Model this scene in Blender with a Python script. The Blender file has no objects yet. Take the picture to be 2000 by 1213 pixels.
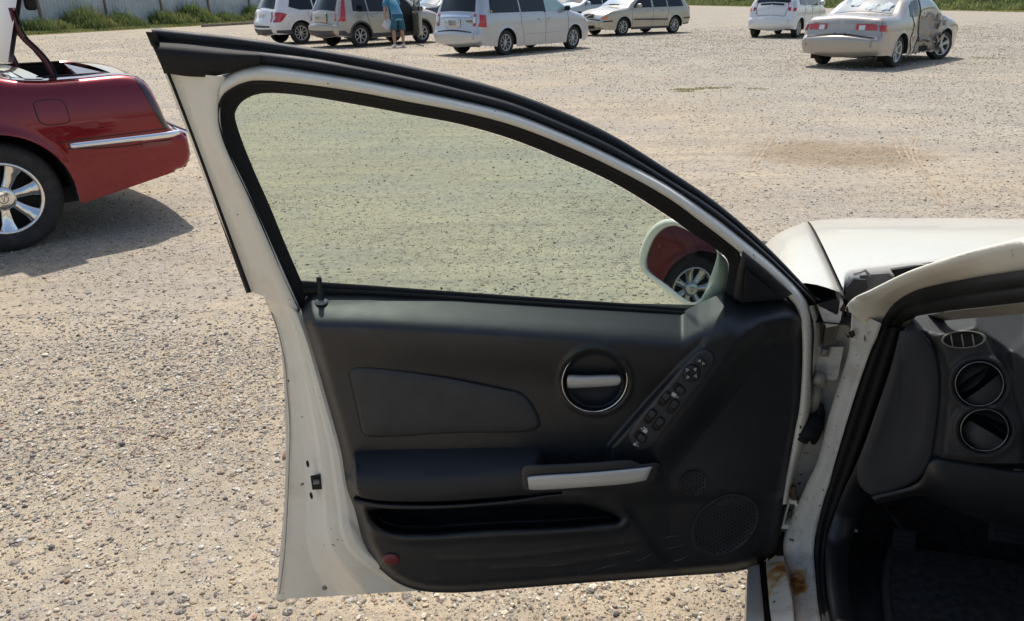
import bpy, bmesh, math, random
import numpy as np
from mathutils import Vector, Matrix
random.seed(7); rng = np.random.default_rng(11)
R_ = math.radians
scene = bpy.context.scene
col = scene.collection

# ------------------------------------------------------------------ camera
CAM_H, PITCH, ROLL, FPX = 1.45, R_(22.28), R_(-0.75), 1500.0
cr_, sr_, cp_, sp_ = math.cos(ROLL), math.sin(ROLL), math.cos(PITCH), math.sin(PITCH)
c_right = np.array([cr_, sr_*sp_, sr_*cp_])
c_up = np.array([-sr_, cr_*sp_, cr_*cp_])
c_fwd = np.array([0, cp_, -sp_])
CAM = np.array([0, 0, CAM_H])
cam_d = bpy.data.cameras.new("camera"); cam = bpy.data.objects.new("camera", cam_d); col.objects.link(cam)
cam_d.sensor_width = 36; cam_d.lens = 36*FPX/2000; cam_d.clip_start = 0.02; cam_d.clip_end = 1500
cam.matrix_world = Matrix(((c_right[0], c_up[0], -c_fwd[0], 0), (c_right[1], c_up[1], -c_fwd[1], 0),
                           (c_right[2], c_up[2], -c_fwd[2], CAM_H), (0, 0, 0, 1)))
scene.camera = cam

# ------------------------------------------------------------------ light
SUN_DIR = Vector((0.10, -0.56, -1.0)).normalized()      # the way the light travels
elev = math.asin(-SUN_DIR.z); azim = math.atan2(-SUN_DIR.x, -SUN_DIR.y)
world = bpy.data.worlds.new("World"); scene.world = world; world.use_nodes = True
wn = world.node_tree
sky = wn.nodes.new("ShaderNodeTexSky"); sky.sky_type = 'NISHITA'; sky.sun_disc = False
sky.sun_elevation = elev; sky.sun_rotation = azim; sky.air_density = 1.2; sky.dust_density = 2.5; sky.ozone_density = 1.0
wn.nodes["Background"].inputs[1].default_value = 0.14
wn.links.new(sky.outputs[0], wn.nodes["Background"].inputs[0])
sl = bpy.data.lights.new("sun", 'SUN'); sl.energy = 4.2; sl.angle = R_(0.55); sl.color = (1, 0.955, 0.88)
sun = bpy.data.objects.new("sun", sl); col.objects.link(sun)
sun.rotation_euler = SUN_DIR.to_track_quat('-Z', 'Y').to_euler(); sun.location = (0, 0, 30)
scene.view_settings.view_transform = 'Standard'; scene.view_settings.look = 'None'
scene.view_settings.gamma = 1; scene.view_settings.exposure = 0.16
scene.render.engine = 'CYCLES'; scene.cycles.max_bounces = 8; scene.cycles.transparent_max_bounces = 12
scene.cycles.sample_clamp_indirect = 6
scene.render.resolution_x = 1024; scene.render.resolution_y = 621

# ------------------------------------------------------------------ pixel (2000 px wide photo) -> direction -> place
def ray(px, py):
    px = np.asarray(px, float); py = np.asarray(py, float)
    return ((px-1000)/FPX)[..., None]*c_right + ((606.5-py)/FPX)[..., None]*c_up + c_fwd
def on_z(px, py, z=0.0):
    d = ray(px, py); return CAM + d*((z-CAM_H)/d[..., 2])[..., None]

# ------------------------------------------------------------------ mesh helpers
def cr(pts, n):
    """smooth curve through pts, n samples evenly by arc length (any dimension)"""
    P = np.asarray(pts, float)
    if len(P) == 2:
        t = np.linspace(0, 1, n)[:, None]; return P[0]*(1-t)+P[1]*t
    d = np.r_[0, np.cumsum(np.maximum(1e-9, np.linalg.norm(np.diff(P[:, :2], axis=0), axis=1))**0.5)]
    m = np.gradient(P, d, axis=0)
    tt = np.linspace(0, d[-1], 400); i = np.clip(np.searchsorted(d, tt, side='right')-1, 0, len(P)-2)
    hh = (d[i+1]-d[i])[:, None]; s = ((tt-d[i])/(d[i+1]-d[i]))[:, None]
    Q = (2*s**3-3*s**2+1)*P[i] + (s**3-2*s**2+s)*hh*m[i] + (-2*s**3+3*s**2)*P[i+1] + (s**3-s**2)*hh*m[i+1]
    L = np.r_[0, np.cumsum(np.linalg.norm(np.diff(Q[:, :2], axis=0), axis=1))]
    t2 = np.linspace(0, L[-1], n)
    return np.stack([np.interp(t2, L, Q[:, k]) for k in range(P.shape[1])], 1)
def lin(pts, n):
    P = np.asarray(pts, float); L = np.r_[0, np.cumsum(np.linalg.norm(np.diff(P, axis=0), axis=1))]
    t2 = np.linspace(0, L[-1], n); return np.stack([np.interp(t2, L, P[:, k]) for k in range(P.shape[1])], 1)
def ss(e0, e1, x):
    t = np.clip((np.asarray(x, float)-e0)/(e1-e0), 0, 1); return t*t*(3-2*t)

class MB:
    """collects shapes for one mesh"""
    def __init__(s): s.v = []; s.f = []; s.sm = []; s.m = []
    def add(s, V, F, smooth=True, mat=0):
        o = len(s.v); s.v += [tuple(map(float, q)) for q in V]
        s.f += [tuple(o+i for i in q) for q in F]; s.sm += [smooth]*len(F); s.m += [mat]*len(F); return s
    def loft(s, curves, closed=False, cyc=False, caps=(False, False), smooth=True, mat=0):
        nc = len(curves); n = len(curves[0]); V = [p for c in curves for p in c]; F = []
        for i in range(nc if cyc else nc-1):
            for j in range(n if closed else n-1):
                a, b = i, (i+1) % nc; k = (j+1) % n
                F.append((a*n+j, a*n+k, b*n+k, b*n+j))
        if caps[0]: F.append(tuple(range(n-1, -1, -1)))
        if caps[1]: F.append(tuple((nc-1)*n+i for i in range(n)))
        return s.add(V, F, smooth, mat)
    def box(s, c, size, M=None, bev=0.0, smooth=False, mat=0):
        bm = bmesh.new(); bmesh.ops.create_cube(bm, size=1)
        for v in bm.verts: v.co = Vector((v.co.x*size[0], v.co.y*size[1], v.co.z*size[2]))
        if bev > 0: bmesh.ops.bevel(bm, geom=bm.edges[:], offset=bev, segments=2, profile=0.5, affect='EDGES')
        V = [(M @ v.co if M else v.co)+Vector(c) for v in bm.verts]; F = [[v.index for v in f.verts] for f in bm.faces]
        bm.verts.index_update(); bm.free(); return s.add(V, F, smooth or bev > 0, mat)
    def tube(s, pts, rad, n=8, caps=True, smooth=True, mat=0):
        P = [Vector(p) for p in pts]; rr = rad if hasattr(rad, '__len__') else [rad]*len(P); rings = []
        ref = Vector((0.13, 0.21, 0.97))
        for i, p in enumerate(P):
            t = (P[min(i+1, len(P)-1)]-P[max(i-1, 0)]).normalized()
            a = t.cross(ref).normalized() if abs(t.dot(ref)) < .98 else t.cross(Vector((1, 0, 0))).normalized()
            b = t.cross(a)
            rings.append([p+(a*math.cos(k*2*math.pi/n)+b*math.sin(k*2*math.pi/n))*rr[i] for k in range(n)])
        return s.loft(rings, closed=True, caps=(caps, caps), smooth=smooth, mat=mat)
    def lathe(s, prof, axis_o, ax, e1, n=32, mat=0, smooth=True):
        """prof: (radius, along) ; axis from axis_o along ax ; e1 perpendicular"""
        ax = Vector(ax); e1 = Vector(e1); e2 = ax.cross(e1); o = Vector(axis_o)
        rings = [[o+ax*h+(e1*math.cos(t)+e2*math.sin(t))*r for t in [k*2*math.pi/n for k in range(n)]] for r, h in prof]
        return s.loft(rings, closed=True, mat=mat, smooth=smooth)
    def build(s, name, mats, parent=None, normals=True):
        me = bpy.data.meshes.new(name); me.from_pydata(s.v, [], s.f); 
        me.polygons.foreach_set("use_smooth", s.sm)
        if not isinstance(mats, (list, tuple)): mats = [mats]
        for m in mats: me.materials.append(m)
        if len(mats) > 1: me.polygons.foreach_set("material_index", s.m)
        me.update()
        if normals:
            bm = bmesh.new(); bm.from_mesh(me); bmesh.ops.remove_doubles(bm, verts=bm.verts, dist=1e-5)
            bmesh.ops.recalc_face_normals(bm, faces=bm.faces); bm.to_mesh(me); bm.free()
        o = bpy.data.objects.new(name, me); col.objects.link(o)
        if parent is not None:
            o.parent = parent
        return o
def fix_world(o, root):
    """mesh given in world metres: keep it there although it is parented"""
    o.matrix_parent_inverse = root.matrix_world.inverted(); return o
def empty(name, loc, rz=0.0):
    o = bpy.data.objects.new(name, None); col.objects.link(o); o.empty_display_size = 0.2
    o.matrix_world = Matrix.Translation(loc) @ Matrix.Rotation(rz, 4, 'Z'); 
    o.location = loc; o.rotation_euler = (0, 0, rz); return o
def tag(o, label=None, cat=None, group=None, kind=None):
    if label: o["label"] = label
    if cat: o["category"] = cat
    if group: o["group"] = group
    if kind: o["kind"] = kind
    return o

# ------------------------------------------------------------------ materials
def nt(name):
    m = bpy.data.materials.new(name); m.use_nodes = True; t = m.node_tree
    return m, t, t.nodes["Principled BSDF"], t.nodes, t.links
def pmat(name, c, rough=0.5, metal=0.0, coat=0.0, spec=0.5, var=0.0, vscale=6.0, bump=0.0, bscale=200.0, dirt=0.0, dirtc=(.12, .095, .07),
         dscale=9.0, rvar=0.0, chips=0.0, chipc=(.05, .035, .03)):
    m, t, b, N, Lk = nt(name)
    b.inputs["Base Color"].default_value = (*c, 1); b.inputs["Roughness"].default_value = rough; b.inputs["Metallic"].default_value = metal
    b.inputs["Coat Weight"].default_value = coat; b.inputs["Coat Roughness"].default_value = 0.04; b.inputs["Specular IOR Level"].default_value = spec
    if not (var or bump or dirt or rvar or chips): return m
    tc = N.new("ShaderNodeTexCoord"); src = None
    def noise(scale, det=5, rgh=.6):
        n = N.new("ShaderNodeTexNoise"); n.inputs["Scale"].default_value = scale; n.inputs["Detail"].default_value = det
        n.inputs["Roughness"].default_value = rgh; Lk.new(tc.outputs["Object"], n.inputs["Vector"]); return n
    def ramp(sock, a, bb):
        r = N.new("ShaderNodeMapRange"); r.inputs[1].default_value = a; r.inputs[2].default_value = bb; Lk.new(sock, r.inputs[0]); return r.outputs[0]
    cur = None
    def mix(fac, ca, cb):
        x = N.new("ShaderNodeMix"); x.data_type = 'RGBA'
        if fac is not None: Lk.new(fac, x.inputs[0])
        for k, cc in ((6, ca), (7, cb)):
            if isinstance(cc, tuple): x.inputs[k].default_value = (*cc, 1)
            else: Lk.new(cc, x.inputs[k])
        return x.outputs[2]
    cur = tuple(c)
    if var:
        cur = mix(ramp(noise(vscale).outputs[0], .3, .7), tuple(q*(1-var) for q in c), tuple(min(1, q*(1+var)) for q in c))
    if dirt:
        mm = N.new("ShaderNodeMath"); mm.operation = 'MULTIPLY'; mm.inputs[1].default_value = dirt
        Lk.new(ramp(noise(dscale, 8, .7).outputs[0], .5, .72), mm.inputs[0]); cur = mix(mm.outputs[0], cur, tuple(dirtc))
    if chips:
        cur = mix(ramp(noise(70, 3, .5).outputs[0], .735-chips*.05, .745-chips*.05), cur, tuple(chipc))
    if not isinstance(cur, tuple): Lk.new(cur, b.inputs["Base Color"])
    if rvar:
        r = N.new("ShaderNodeMapRange"); r.inputs[1].default_value = .3; r.inputs[2].default_value = .7
        r.inputs[3].default_value = max(0.02, rough-rvar); r.inputs[4].default_value = min(1, rough+rvar)
        Lk.new(noise(vscale*1.7).outputs[0], r.inputs[0]); Lk.new(r.outputs[0], b.inputs["Roughness"])
    if bump:
        bp = N.new("ShaderNodeBump"); bp.inputs["Strength"].default_value = bump; bp.inputs["Distance"].default_value = .002
        Lk.new(noise(bscale, 3, .5).outputs[0], bp.inputs["Height"]); Lk.new(bp.outputs[0], b.inputs["Normal"])
    return m
def glass_mat(name, tint, refl=1.0, rough=0.0, haze=0.0):
    m, t, b, N, Lk = nt(name); N.remove(b); out = [n for n in N if n.type == 'OUTPUT_MATERIAL'][0]
    tr = N.new("ShaderNodeBsdfTransparent"); tr.inputs[0].default_value = (*tint, 1)
    gl = N.new("ShaderNodeBsdfGlossy"); gl.inputs[0].default_value = (1, 1, 1, 1); gl.inputs["Roughness"].default_value = rough
    fr = N.new("ShaderNodeFresnel"); fr.inputs[0].default_value = 1.45
    mu = N.new("ShaderNodeMath"); mu.operation = 'MULTIPLY'; mu.inputs[1].default_value = refl; Lk.new(fr.outputs[0], mu.inputs[0])
    mx = N.new("ShaderNodeMixShader"); Lk.new(mu.outputs[0], mx.inputs[0]); Lk.new(tr.outputs[0], mx.inputs[1]); Lk.new(gl.outputs[0], mx.inputs[2])
    if haze:                                   # film of dust, uneven
        df = N.new("ShaderNodeBsdfDiffuse"); df.inputs[0].default_value = (.75, .78, .72, 1); tc = N.new("ShaderNodeTexCoord"); nz = N.new("ShaderNodeTexNoise"); nz.inputs["Scale"].default_value = 7; nz.inputs["Detail"].default_value = 8; nz.inputs["Roughness"].default_value = .75
        Lk.new(tc.outputs["Object"], nz.inputs["Vector"]); mr = N.new("ShaderNodeMapRange"); mr.inputs[1].default_value = .3; mr.inputs[2].default_value = .75; mr.inputs[3].default_value = haze*.4; mr.inputs[4].default_value = haze*2.2; Lk.new(nz.outputs[0], mr.inputs[0])
        m2 = N.new("ShaderNodeMixShader"); Lk.new(mr.outputs[0], m2.inputs[0]); Lk.new(mx.outputs[0], m2.inputs[1]); Lk.new(df.outputs[0], m2.inputs[2]); mx = m2
    Lk.new(mx.outputs[0], out.inputs[0]); return m
M = {}
M['white'] = pmat('white_paint', (.79, .745, .64), .38, coat=.25, var=.05, vscale=5, dirt=.4, dscale=5, dirtc=(.42, .37, .28), rvar=.08, chips=.25)
M['white_dirty'] = pmat('jamb_white', (.62, .595, .53), .5, var=.06, vscale=9, dirt=.75, dscale=14, dirtc=(.22, .18, .12), chips=1.0)
M['sun_dimmed_white'] = pmat('sun_dimmed_white', (.51, .495, .44), .30, coat=.4, var=.05, vscale=3, dirt=.55, dscale=55, dirtc=(.44, .41, .34))  # the car's white paint, colour darkened to offset direct sun on these panels
M['rubber'] = pmat('black_rubber', (.012, .012, .0125), .7, var=.25, vscale=30, bump=.15, bscale=400, spec=.3)
M['rubber_sat'] = pmat('satin_black_seal', (.014, .0155, .020), .6, var=.2, vscale=12, bump=.1, bscale=300, rvar=.06, spec=.35)
M['trim'] = pmat('door_trim_plastic', (.0095, .0108, .0135), .48, var=.15, vscale=7, dirt=.45, dscale=26, dirtc=(.030, .031, .031), bump=.07, bscale=900, rvar=.04, spec=.72)
M['trim_soft'] = pmat('armrest_vinyl', (.0155, .0165, .0195), .55, var=.15, vscale=8, bump=.10, bscale=700, rvar=.07, spec=.5)
M['fabric'] = pmat('insert_fabric', (.030, .0305, .031), .62, var=.2, vscale=30, bump=.12, bscale=1200, spec=.6)
M['black'] = pmat('dark_recess', (.006, .006, .007), .7)
M['dash'] = pmat('dashboard_plastic', (.030, .031, .034), .62, var=.15, vscale=9, bump=.10, bscale=600, rvar=.07)
M['silver'] = pmat('satin_silver', (.62, .61, .575), .33, metal=.35, var=.05, vscale=6)
M['chrome'] = pmat('chrome', (.82, .82, .83), .08, metal=1.0)
M['grey_metal'] = pmat('hinge_metal', (.30, .285, .25), .55, metal=.3, var=.25, vscale=25, dirt=.7, dscale=30, dirtc=(.10, .07, .05))
M['glass'] = glass_mat('green_tinted_glass', (.665, .785, .725), .6, haze=.006)
M['windshield'] = glass_mat('windshield_glass', (.90, .94, .90), .8)
M['switch_grey'] = pmat('switch_plate_grey', (.034, .036, .040), .5, bump=.05, bscale=900, spec=.6)
M['vent_ring'] = pmat('vent_ring_metal', (.38, .38, .38), .28, metal=.9)
M['carpet'] = pmat('carpet', (.05, .05, .052), .95, var=.4, vscale=60, bump=1.0, bscale=500, spec=.1, dirt=.5, dscale=20, dirtc=(.06, .05, .04))
M['icon'] = pmat('icon_print', (.62, .62, .62), .6)
M['tan'] = pmat('pillar_trim_tan', (.20, .185, .16), .75, bump=.3, bscale=700)
def rust_mat():
    m, t, b, N, Lk = nt('rusty_white_sill'); b.inputs["Roughness"].default_value = .6
    tc = N.new("ShaderNodeTexCoord"); n = N.new("ShaderNodeTexNoise"); n.inputs["Scale"].default_value = 26; n.inputs["Detail"].default_value = 8
    Lk.new(tc.outputs["Object"], n.inputs["Vector"])
    at = N.new("ShaderNodeAttribute"); at.attribute_name = "rust"
    ad = N.new("ShaderNodeMath"); ad.operation = 'ADD'; Lk.new(n.outputs[0], ad.inputs[0]); Lk.new(at.outputs["Fac"], ad.inputs[1])
    r = N.new("ShaderNodeValToRGB"); Lk.new(ad.outputs[0], r.inputs[0]); e = r.color_ramp.elements
    e[0].position = .66; e[0].color = (.62, .59, .52, 1); e[1].position = .99; e[1].color = (.11, .035, .012, 1)
    q = e.new(.76); q.color = (.50, .36, .17, 1); q = e.new(.86); q.color = (.40, .16, .03, 1)
    n2 = N.new("ShaderNodeTexNoise"); n2.inputs["Scale"].default_value = 14; n2.inputs["Detail"].default_value = 9; n2.inputs["Roughness"].default_value = .72; Lk.new(tc.outputs["Object"], n2.inputs["Vector"])
    r2 = N.new("ShaderNodeMapRange"); r2.inputs[1].default_value = .48; r2.inputs[2].default_value = .72; r2.inputs[3].default_value = 0; r2.inputs[4].default_value = .6; Lk.new(n2.outputs[0], r2.inputs[0])
    n3 = N.new("ShaderNodeTexNoise"); n3.inputs["Scale"].default_value = 75; n3.inputs["Detail"].default_value = 3; Lk.new(tc.outputs["Object"], n3.inputs["Vector"])
    r3 = N.new("ShaderNodeMapRange"); r3.inputs[1].default_value = .685; r3.inputs[2].default_value = .70; r3.inputs[3].default_value = 0; r3.inputs[4].default_value = .9; Lk.new(n3.outputs[0], r3.inputs[0])
    x1 = N.new("ShaderNodeMix"); x1.data_type = 'RGBA'; Lk.new(r2.outputs[0], x1.inputs[0]); Lk.new(r.outputs[0], x1.inputs[6]); x1.inputs[7].default_value = (.27, .225, .15, 1)
    x2 = N.new("ShaderNodeMix"); x2.data_type = 'RGBA'; Lk.new(r3.outputs[0], x2.inputs[0]); Lk.new(x1.outputs[2], x2.inputs[6]); x2.inputs[7].default_value = (.06, .04, .03, 1)
    Lk.new(x2.outputs[2], b.inputs["Base Color"]); return m
M['rust'] = rust_mat()
def dusty_mirror():
    m, t, b, N, Lk = nt('dusty_mirror'); b.inputs["Metallic"].default_value = 1; b.inputs["Base Color"].default_value = (.46, .47, .49, 1)
    b.inputs["Roughness"].default_value = .015; return m
M['mirror'] = dusty_mirror()
def grille_mat():
    m, t, b, N, Lk = nt('speaker_mesh'); tc = N.new("ShaderNodeTexCoord"); v = N.new("ShaderNodeTexVoronoi"); v.inputs["Scale"].default_value = 125
    v.inputs["Randomness"].default_value = .12
    Lk.new(tc.outputs["Object"], v.inputs["Vector"]); r = N.new("ShaderNodeValToRGB"); Lk.new(v.outputs["Distance"], r.inputs[0])
    r.color_ramp.elements[0].position = .34; r.color_ramp.elements[0].color = (.002, .002, .002, 1)
    r.color_ramp.elements[1].position = .42; r.color_ramp.elements[1].color = (.05, .05, .052, 1)
    Lk.new(r.outputs[0], b.inputs["Base Color"]); b.inputs["Roughness"].default_value = .6
    bp = N.new("ShaderNodeBump"); bp.inputs["Strength"].default_value = .6; bp.inputs["Distance"].default_value = .002
    Lk.new(r.outputs[0], bp.inputs["Height"]); Lk.new(bp.outputs[0], b.inputs["Normal"]); return m
M['grille'] = grille_mat()
# ------------------------------------------------------------------ ground
def ground_mat():
    m, t, b, N, Lk = nt('gravel_lot'); b.inputs["Roughness"].default_value = .95; b.inputs["Specular IOR Level"].default_value = .15
    tc = N.new("ShaderNodeTexCoord")
    def mapping(sc, rot=0):
        q = N.new("ShaderNodeMapping"); q.inputs["Scale"].default_value = sc; q.inputs["Rotation"].default_value = (0, 0, rot); Lk.new(tc.outputs["Object"], q.inputs[0]); return q.outputs[0]
    def noise(sc, det=6, rg=.6, vec=None):
        n = N.new("ShaderNodeTexNoise"); n.inputs["Scale"].default_value = sc; n.inputs["Detail"].default_value = det; n.inputs["Roughness"].default_value = rg
        Lk.new(vec or tc.outputs["Object"], n.inputs["Vector"]); return n.outputs[0]
    def rng_(sock, a, bb, c=0., d=1.):
        r = N.new("ShaderNodeMapRange"); r.interpolation_type = 'SMOOTHSTEP'
        for k, vv in ((1, a), (2, bb), (3, c), (4, d)): r.inputs[k].default_value = vv
        Lk.new(sock, r.inputs[0]); return r.outputs[0]
    def mth(op, a, c=None):
        x = N.new("ShaderNodeMath"); x.operation = op
        for k, q in ((0, a), (1, c)):
            if q is None: continue
            if isinstance(q, (int, float)): x.inputs[k].default_value = q
            else: Lk.new(q, x.inputs[k])
        return x.outputs[0]
    def mix(f, a, c, bl='MIX'):
        x = N.new("ShaderNodeMix"); x.data_type = 'RGBA'; x.blend_type = bl
        if isinstance(f, float): x.inputs[0].default_value = f
        else: Lk.new(f, x.inputs[0])
        for k, q in ((6, a), (7, c)):
            if isinstance(q, tuple): x.inputs[k].default_value = (*q, 1)
            else: Lk.new(q, x.inputs[k])
        return x.outputs[2]
    sep = N.new("ShaderNodeSeparateXYZ"); Lk.new(tc.outputs["Object"], sep.inputs[0]); X, Y = sep.outputs[0], sep.outputs[1]
    sand = mix(rng_(noise(1.3), .3, .7), (.44, .358, .240), (.375, .304, .205))
    sand = mix(rng_(noise(.16, 4), .35, .65), sand, (.47, .390, .280))
    # wheel-track streaks, long along one direction
    st = noise(1.0, 7, .62, mapping((.22, 2.6, 1), R_(-8)))
    sand = mix(rng_(st, .42, .66, 0., .85), sand, (.31, .262, .195))
    # fields of loose grey crushed stone
    fld = mth('ADD', noise(.22, 5, .6), mth('MULTIPLY', rng_(mth('ADD', X, mth('MULTIPLY', Y, .22)), 3.0, 9.0), .32))
    fld = rng_(fld, .50, .66)
    grv = noise(.8, 4, .6)
    grey = mix(rng_(grv, .35, .65), (.40, .37, .295), (.335, .314, .252))
    base = mix(fld, sand, grey)
    base = mix(rng_(noise(.62, 5, .65), .46, .62, 0., .70), base, (.30, .275, .235)); base = mix(rng_(noise(.33, 5, .6), .52, .66, 0., .65), base, (.51, .42, .295))
    # stones: cells of three sizes with their own colours
    bumps = None
    for sc, cover, w in ((26., .50, 1.0), (60., .62, .6), (135., .75, .35)):
        v = N.new("ShaderNodeTexVoronoi"); v.inputs["Scale"].default_value = sc; Lk.new(tc.outputs["Object"], v.inputs["Vector"])
        v2 = N.new("ShaderNodeSeparateColor"); Lk.new(v.outputs["Color"], v2.inputs[0])
        r = N.new("ShaderNodeValToRGB"); Lk.new(v2.outputs[0], r.inputs[0]); e = r.color_ramp.elements; r.color_ramp.interpolation = 'CONSTANT'
        e[0].position = 0; e[0].color = (.36, .28, .21, 1); e[1].position = .2; e[1].color = (.27, .245, .215, 1)
        for pz, cc in ((.38, (.46, .41, .34, 1)), (.52, (.19, .175, .165, 1)), (.63, (.55, .50, .43, 1)), (.74, (.37, .29, .225, 1)), (.84, (.11, .10, .10, 1)), (.90, (.34, .20, .15, 1)), (.94, (.44, .42, .39, 1))):
            q = e.new(pz); q.color = cc
        dens = mth('ADD', mth('MULTIPLY', noise(2.1, 4), .5), mth('MULTIPLY', fld, .35))
        pick = mth('MULTIPLY', rng_(mth('SUBTRACT', mth('ADD', v2.outputs[1], dens), cover+.30), 0., .08), rng_(v.outputs["Distance"], .42, .30))
        base = mix(mth('MULTIPLY', pick, .85), base, r.outputs[0])
        hgt = mth('MULTIPLY', mth('MULTIPLY', rng_(v.outputs["Distance"], .5, .0), pick), w/sc*14)
        bumps = hgt if bumps is None else mth('ADD', bumps, hgt)
    # damp brown patch out in the lot
    P = on_z(1640, 300)
    q = N.new("ShaderNodeMapping"); q.vector_type = 'POINT'; q.inputs["Location"].default_value = (-P[0]/1.05, -P[1]/.85, 0); q.inputs["Scale"].default_value = (1/1.05, 1/.85, 1)
    Lk.new(tc.outputs["Object"], q.inputs[0]); ln = N.new("ShaderNodeVectorMath"); ln.operation = 'LENGTH'; Lk.new(q.outputs[0], ln.inputs[0])
    wet = rng_(mth('ADD', ln.outputs["Value"], mth('MULTIPLY', noise(2.2, 6), 1.1)), 1.6, 1.0)
    wet = mth('MULTIPLY', wet, rng_(st, .25, .6, .55, 1.))
    base = mix(mth('MULTIPLY', wet, .95), base, (.225, .155, .08))
    # trodden fine grain
    base = mix(rng_(noise(240., 3, .6), .38, .62, .0, .45), base, (.16, .135, .11)); base = mix(rng_(noise(420., 2, .6), .52, .66, .0, .6), base, (.60, .53, .44))
    spk = noise(14., 9, .82); base = mix(rng_(spk, .50, .64, 0., .6), base, (.20, .175, .145)); base = mix(rng_(spk, .48, .35, 0., .55), base, (.52, .445, .35))
    spk2 = noise(2.4, 8, .8, mapping((.35, 1.9, 1), R_(12))); base = mix(rng_(spk2, .50, .66, 0., .6), base, (.25, .215, .175))
    # green-brown weed film in places far out
    gm = mth('MULTIPLY', rng_(noise(.35, 6, .7), .60, .72), rng_(Y, 9., 20.))
    base = mix(mth('MULTIPLY', gm, .45), base, (.17, .16, .07))
    Lk.new(base, b.inputs["Base Color"])
    bp = N.new("ShaderNodeBump"); bp.inputs["Strength"].default_value = 1.0; bp.inputs["Distance"].default_value = .03
    hh = mth('ADD', bumps, mth('ADD', mth('MULTIPLY', noise(240., 4, .6), .07), mth('MULTIPLY', noise(9., 5, .6), .55)))
    Lk.new(hh, bp.inputs["Height"]); Lk.new(bp.outputs[0], b.inputs["Normal"]); return m
M['ground'] = ground_mat()
mb = MB(); n = 41
xs = np.sign(np.linspace(-1, 1, n))*np.abs(np.linspace(-1, 1, n))**3*600; ys = xs+0
V = [(x, y+20, 0) for y in ys for x in xs]
mb.add(V, [(j*n+i, j*n+i+1, (j+1)*n+i+1, (j+1)*n+i) for j in range(n-1) for i in range(n-1)])
tag(mb.build('ground', M['ground']), kind='structure')

# loose stones lying on the lot: real pebbles, thinning with distance
def stone_mat():
    m, t, b, N, Lk = nt('pebble_stone'); b.inputs["Roughness"].default_value = .85; b.inputs["Specular IOR Level"].default_value = .25
    at = N.new("ShaderNodeAttribute"); at.attribute_name = "tone"; tc = N.new("ShaderNodeTexCoord")
    n = N.new("ShaderNodeTexNoise"); n.inputs["Scale"].default_value = 160; n.inputs["Detail"].default_value = 4; Lk.new(tc.outputs["Object"], n.inputs["Vector"])
    mr = N.new("ShaderNodeMapRange"); mr.inputs[1].default_value = .25; mr.inputs[2].default_value = .75; mr.inputs[3].default_value = .72; mr.inputs[4].default_value = 1.2; Lk.new(n.outputs[0], mr.inputs[0])
    mu = N.new("ShaderNodeVectorMath"); mu.operation = 'SCALE'; Lk.new(at.outputs["Color"], mu.inputs[0]); Lk.new(mr.outputs[0], mu.inputs["Scale"])
    Lk.new(mu.outputs[0], b.inputs["Base Color"]); return m
M['stone'] = stone_mat()
def clump(x, y):
    return (np.sin(x*2.3+1.3*np.sin(y*1.7))+np.sin(y*3.1+1.1*np.sin(x*2.9+1))+np.sin((x+y)*5.3)*.6)/2.6*.5+.5
def scatter(count, ymin, ymax, smin, smax, power, bias):
    """uniform in the wedge the lens sees, so density per square metre is even"""
    out = []
    need = count
    while need > 0:
        y = np.sqrt(rng.uniform(ymin**2, ymax**2, need*3)); x = rng.uniform(-.95, .72, need*3)*y
        keep = rng.uniform(0, 1, need*3) < (bias+(1-bias)*clump(x, y)**1.6)
        x = x[keep][:need]; y = y[keep][:need]; out.append(np.stack([x, y], 1)); need -= len(x)
    P = np.concatenate(out); s = smin+(smax-smin)*rng.uniform(0, 1, len(P))**power
    return P, s
pal = np.array([(.42, .335, .25), (.36, .285, .22), (.28, .255, .23), (.52, .46, .375), (.20, .185, .175), (.60, .55, .48), (.12, .115, .115), (.36, .22, .165), (.46, .44, .41), (.52, .38, .22), (.31, .30, .29), (.46, .25, .18)])*np.array([1.02, 1.03, 1.0])
pw = np.array([.21, .15, .12, .16, .08, .11, .045, .03, .08, .02, .05, .005]); pw /= pw.sum()
def shape(kind):
    bm = bmesh.new()
    if kind == 'big': bmesh.ops.create_icosphere(bm, subdivisions=1, radius=1)
    V = np.array([v.co[:] for v in bm.verts]) if kind == 'big' else np.array([(1, 0, 0), (-1, 0, 0), (0, 1, 0), (0, -1, 0), (0, 0, 1), (0, 0, -1)], float)
    F = np.array([[v.index for v in f.verts] for f in bm.faces]) if kind == 'big' else np.array([(0, 2, 4), (2, 1, 4), (1, 3, 4), (3, 0, 4), (2, 0, 5), (1, 2, 5), (3, 1, 5), (0, 3, 5)])
    bm.free(); return V, F
allV, allF, allT, allS, base_i = [], [], [], [], 0
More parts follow.
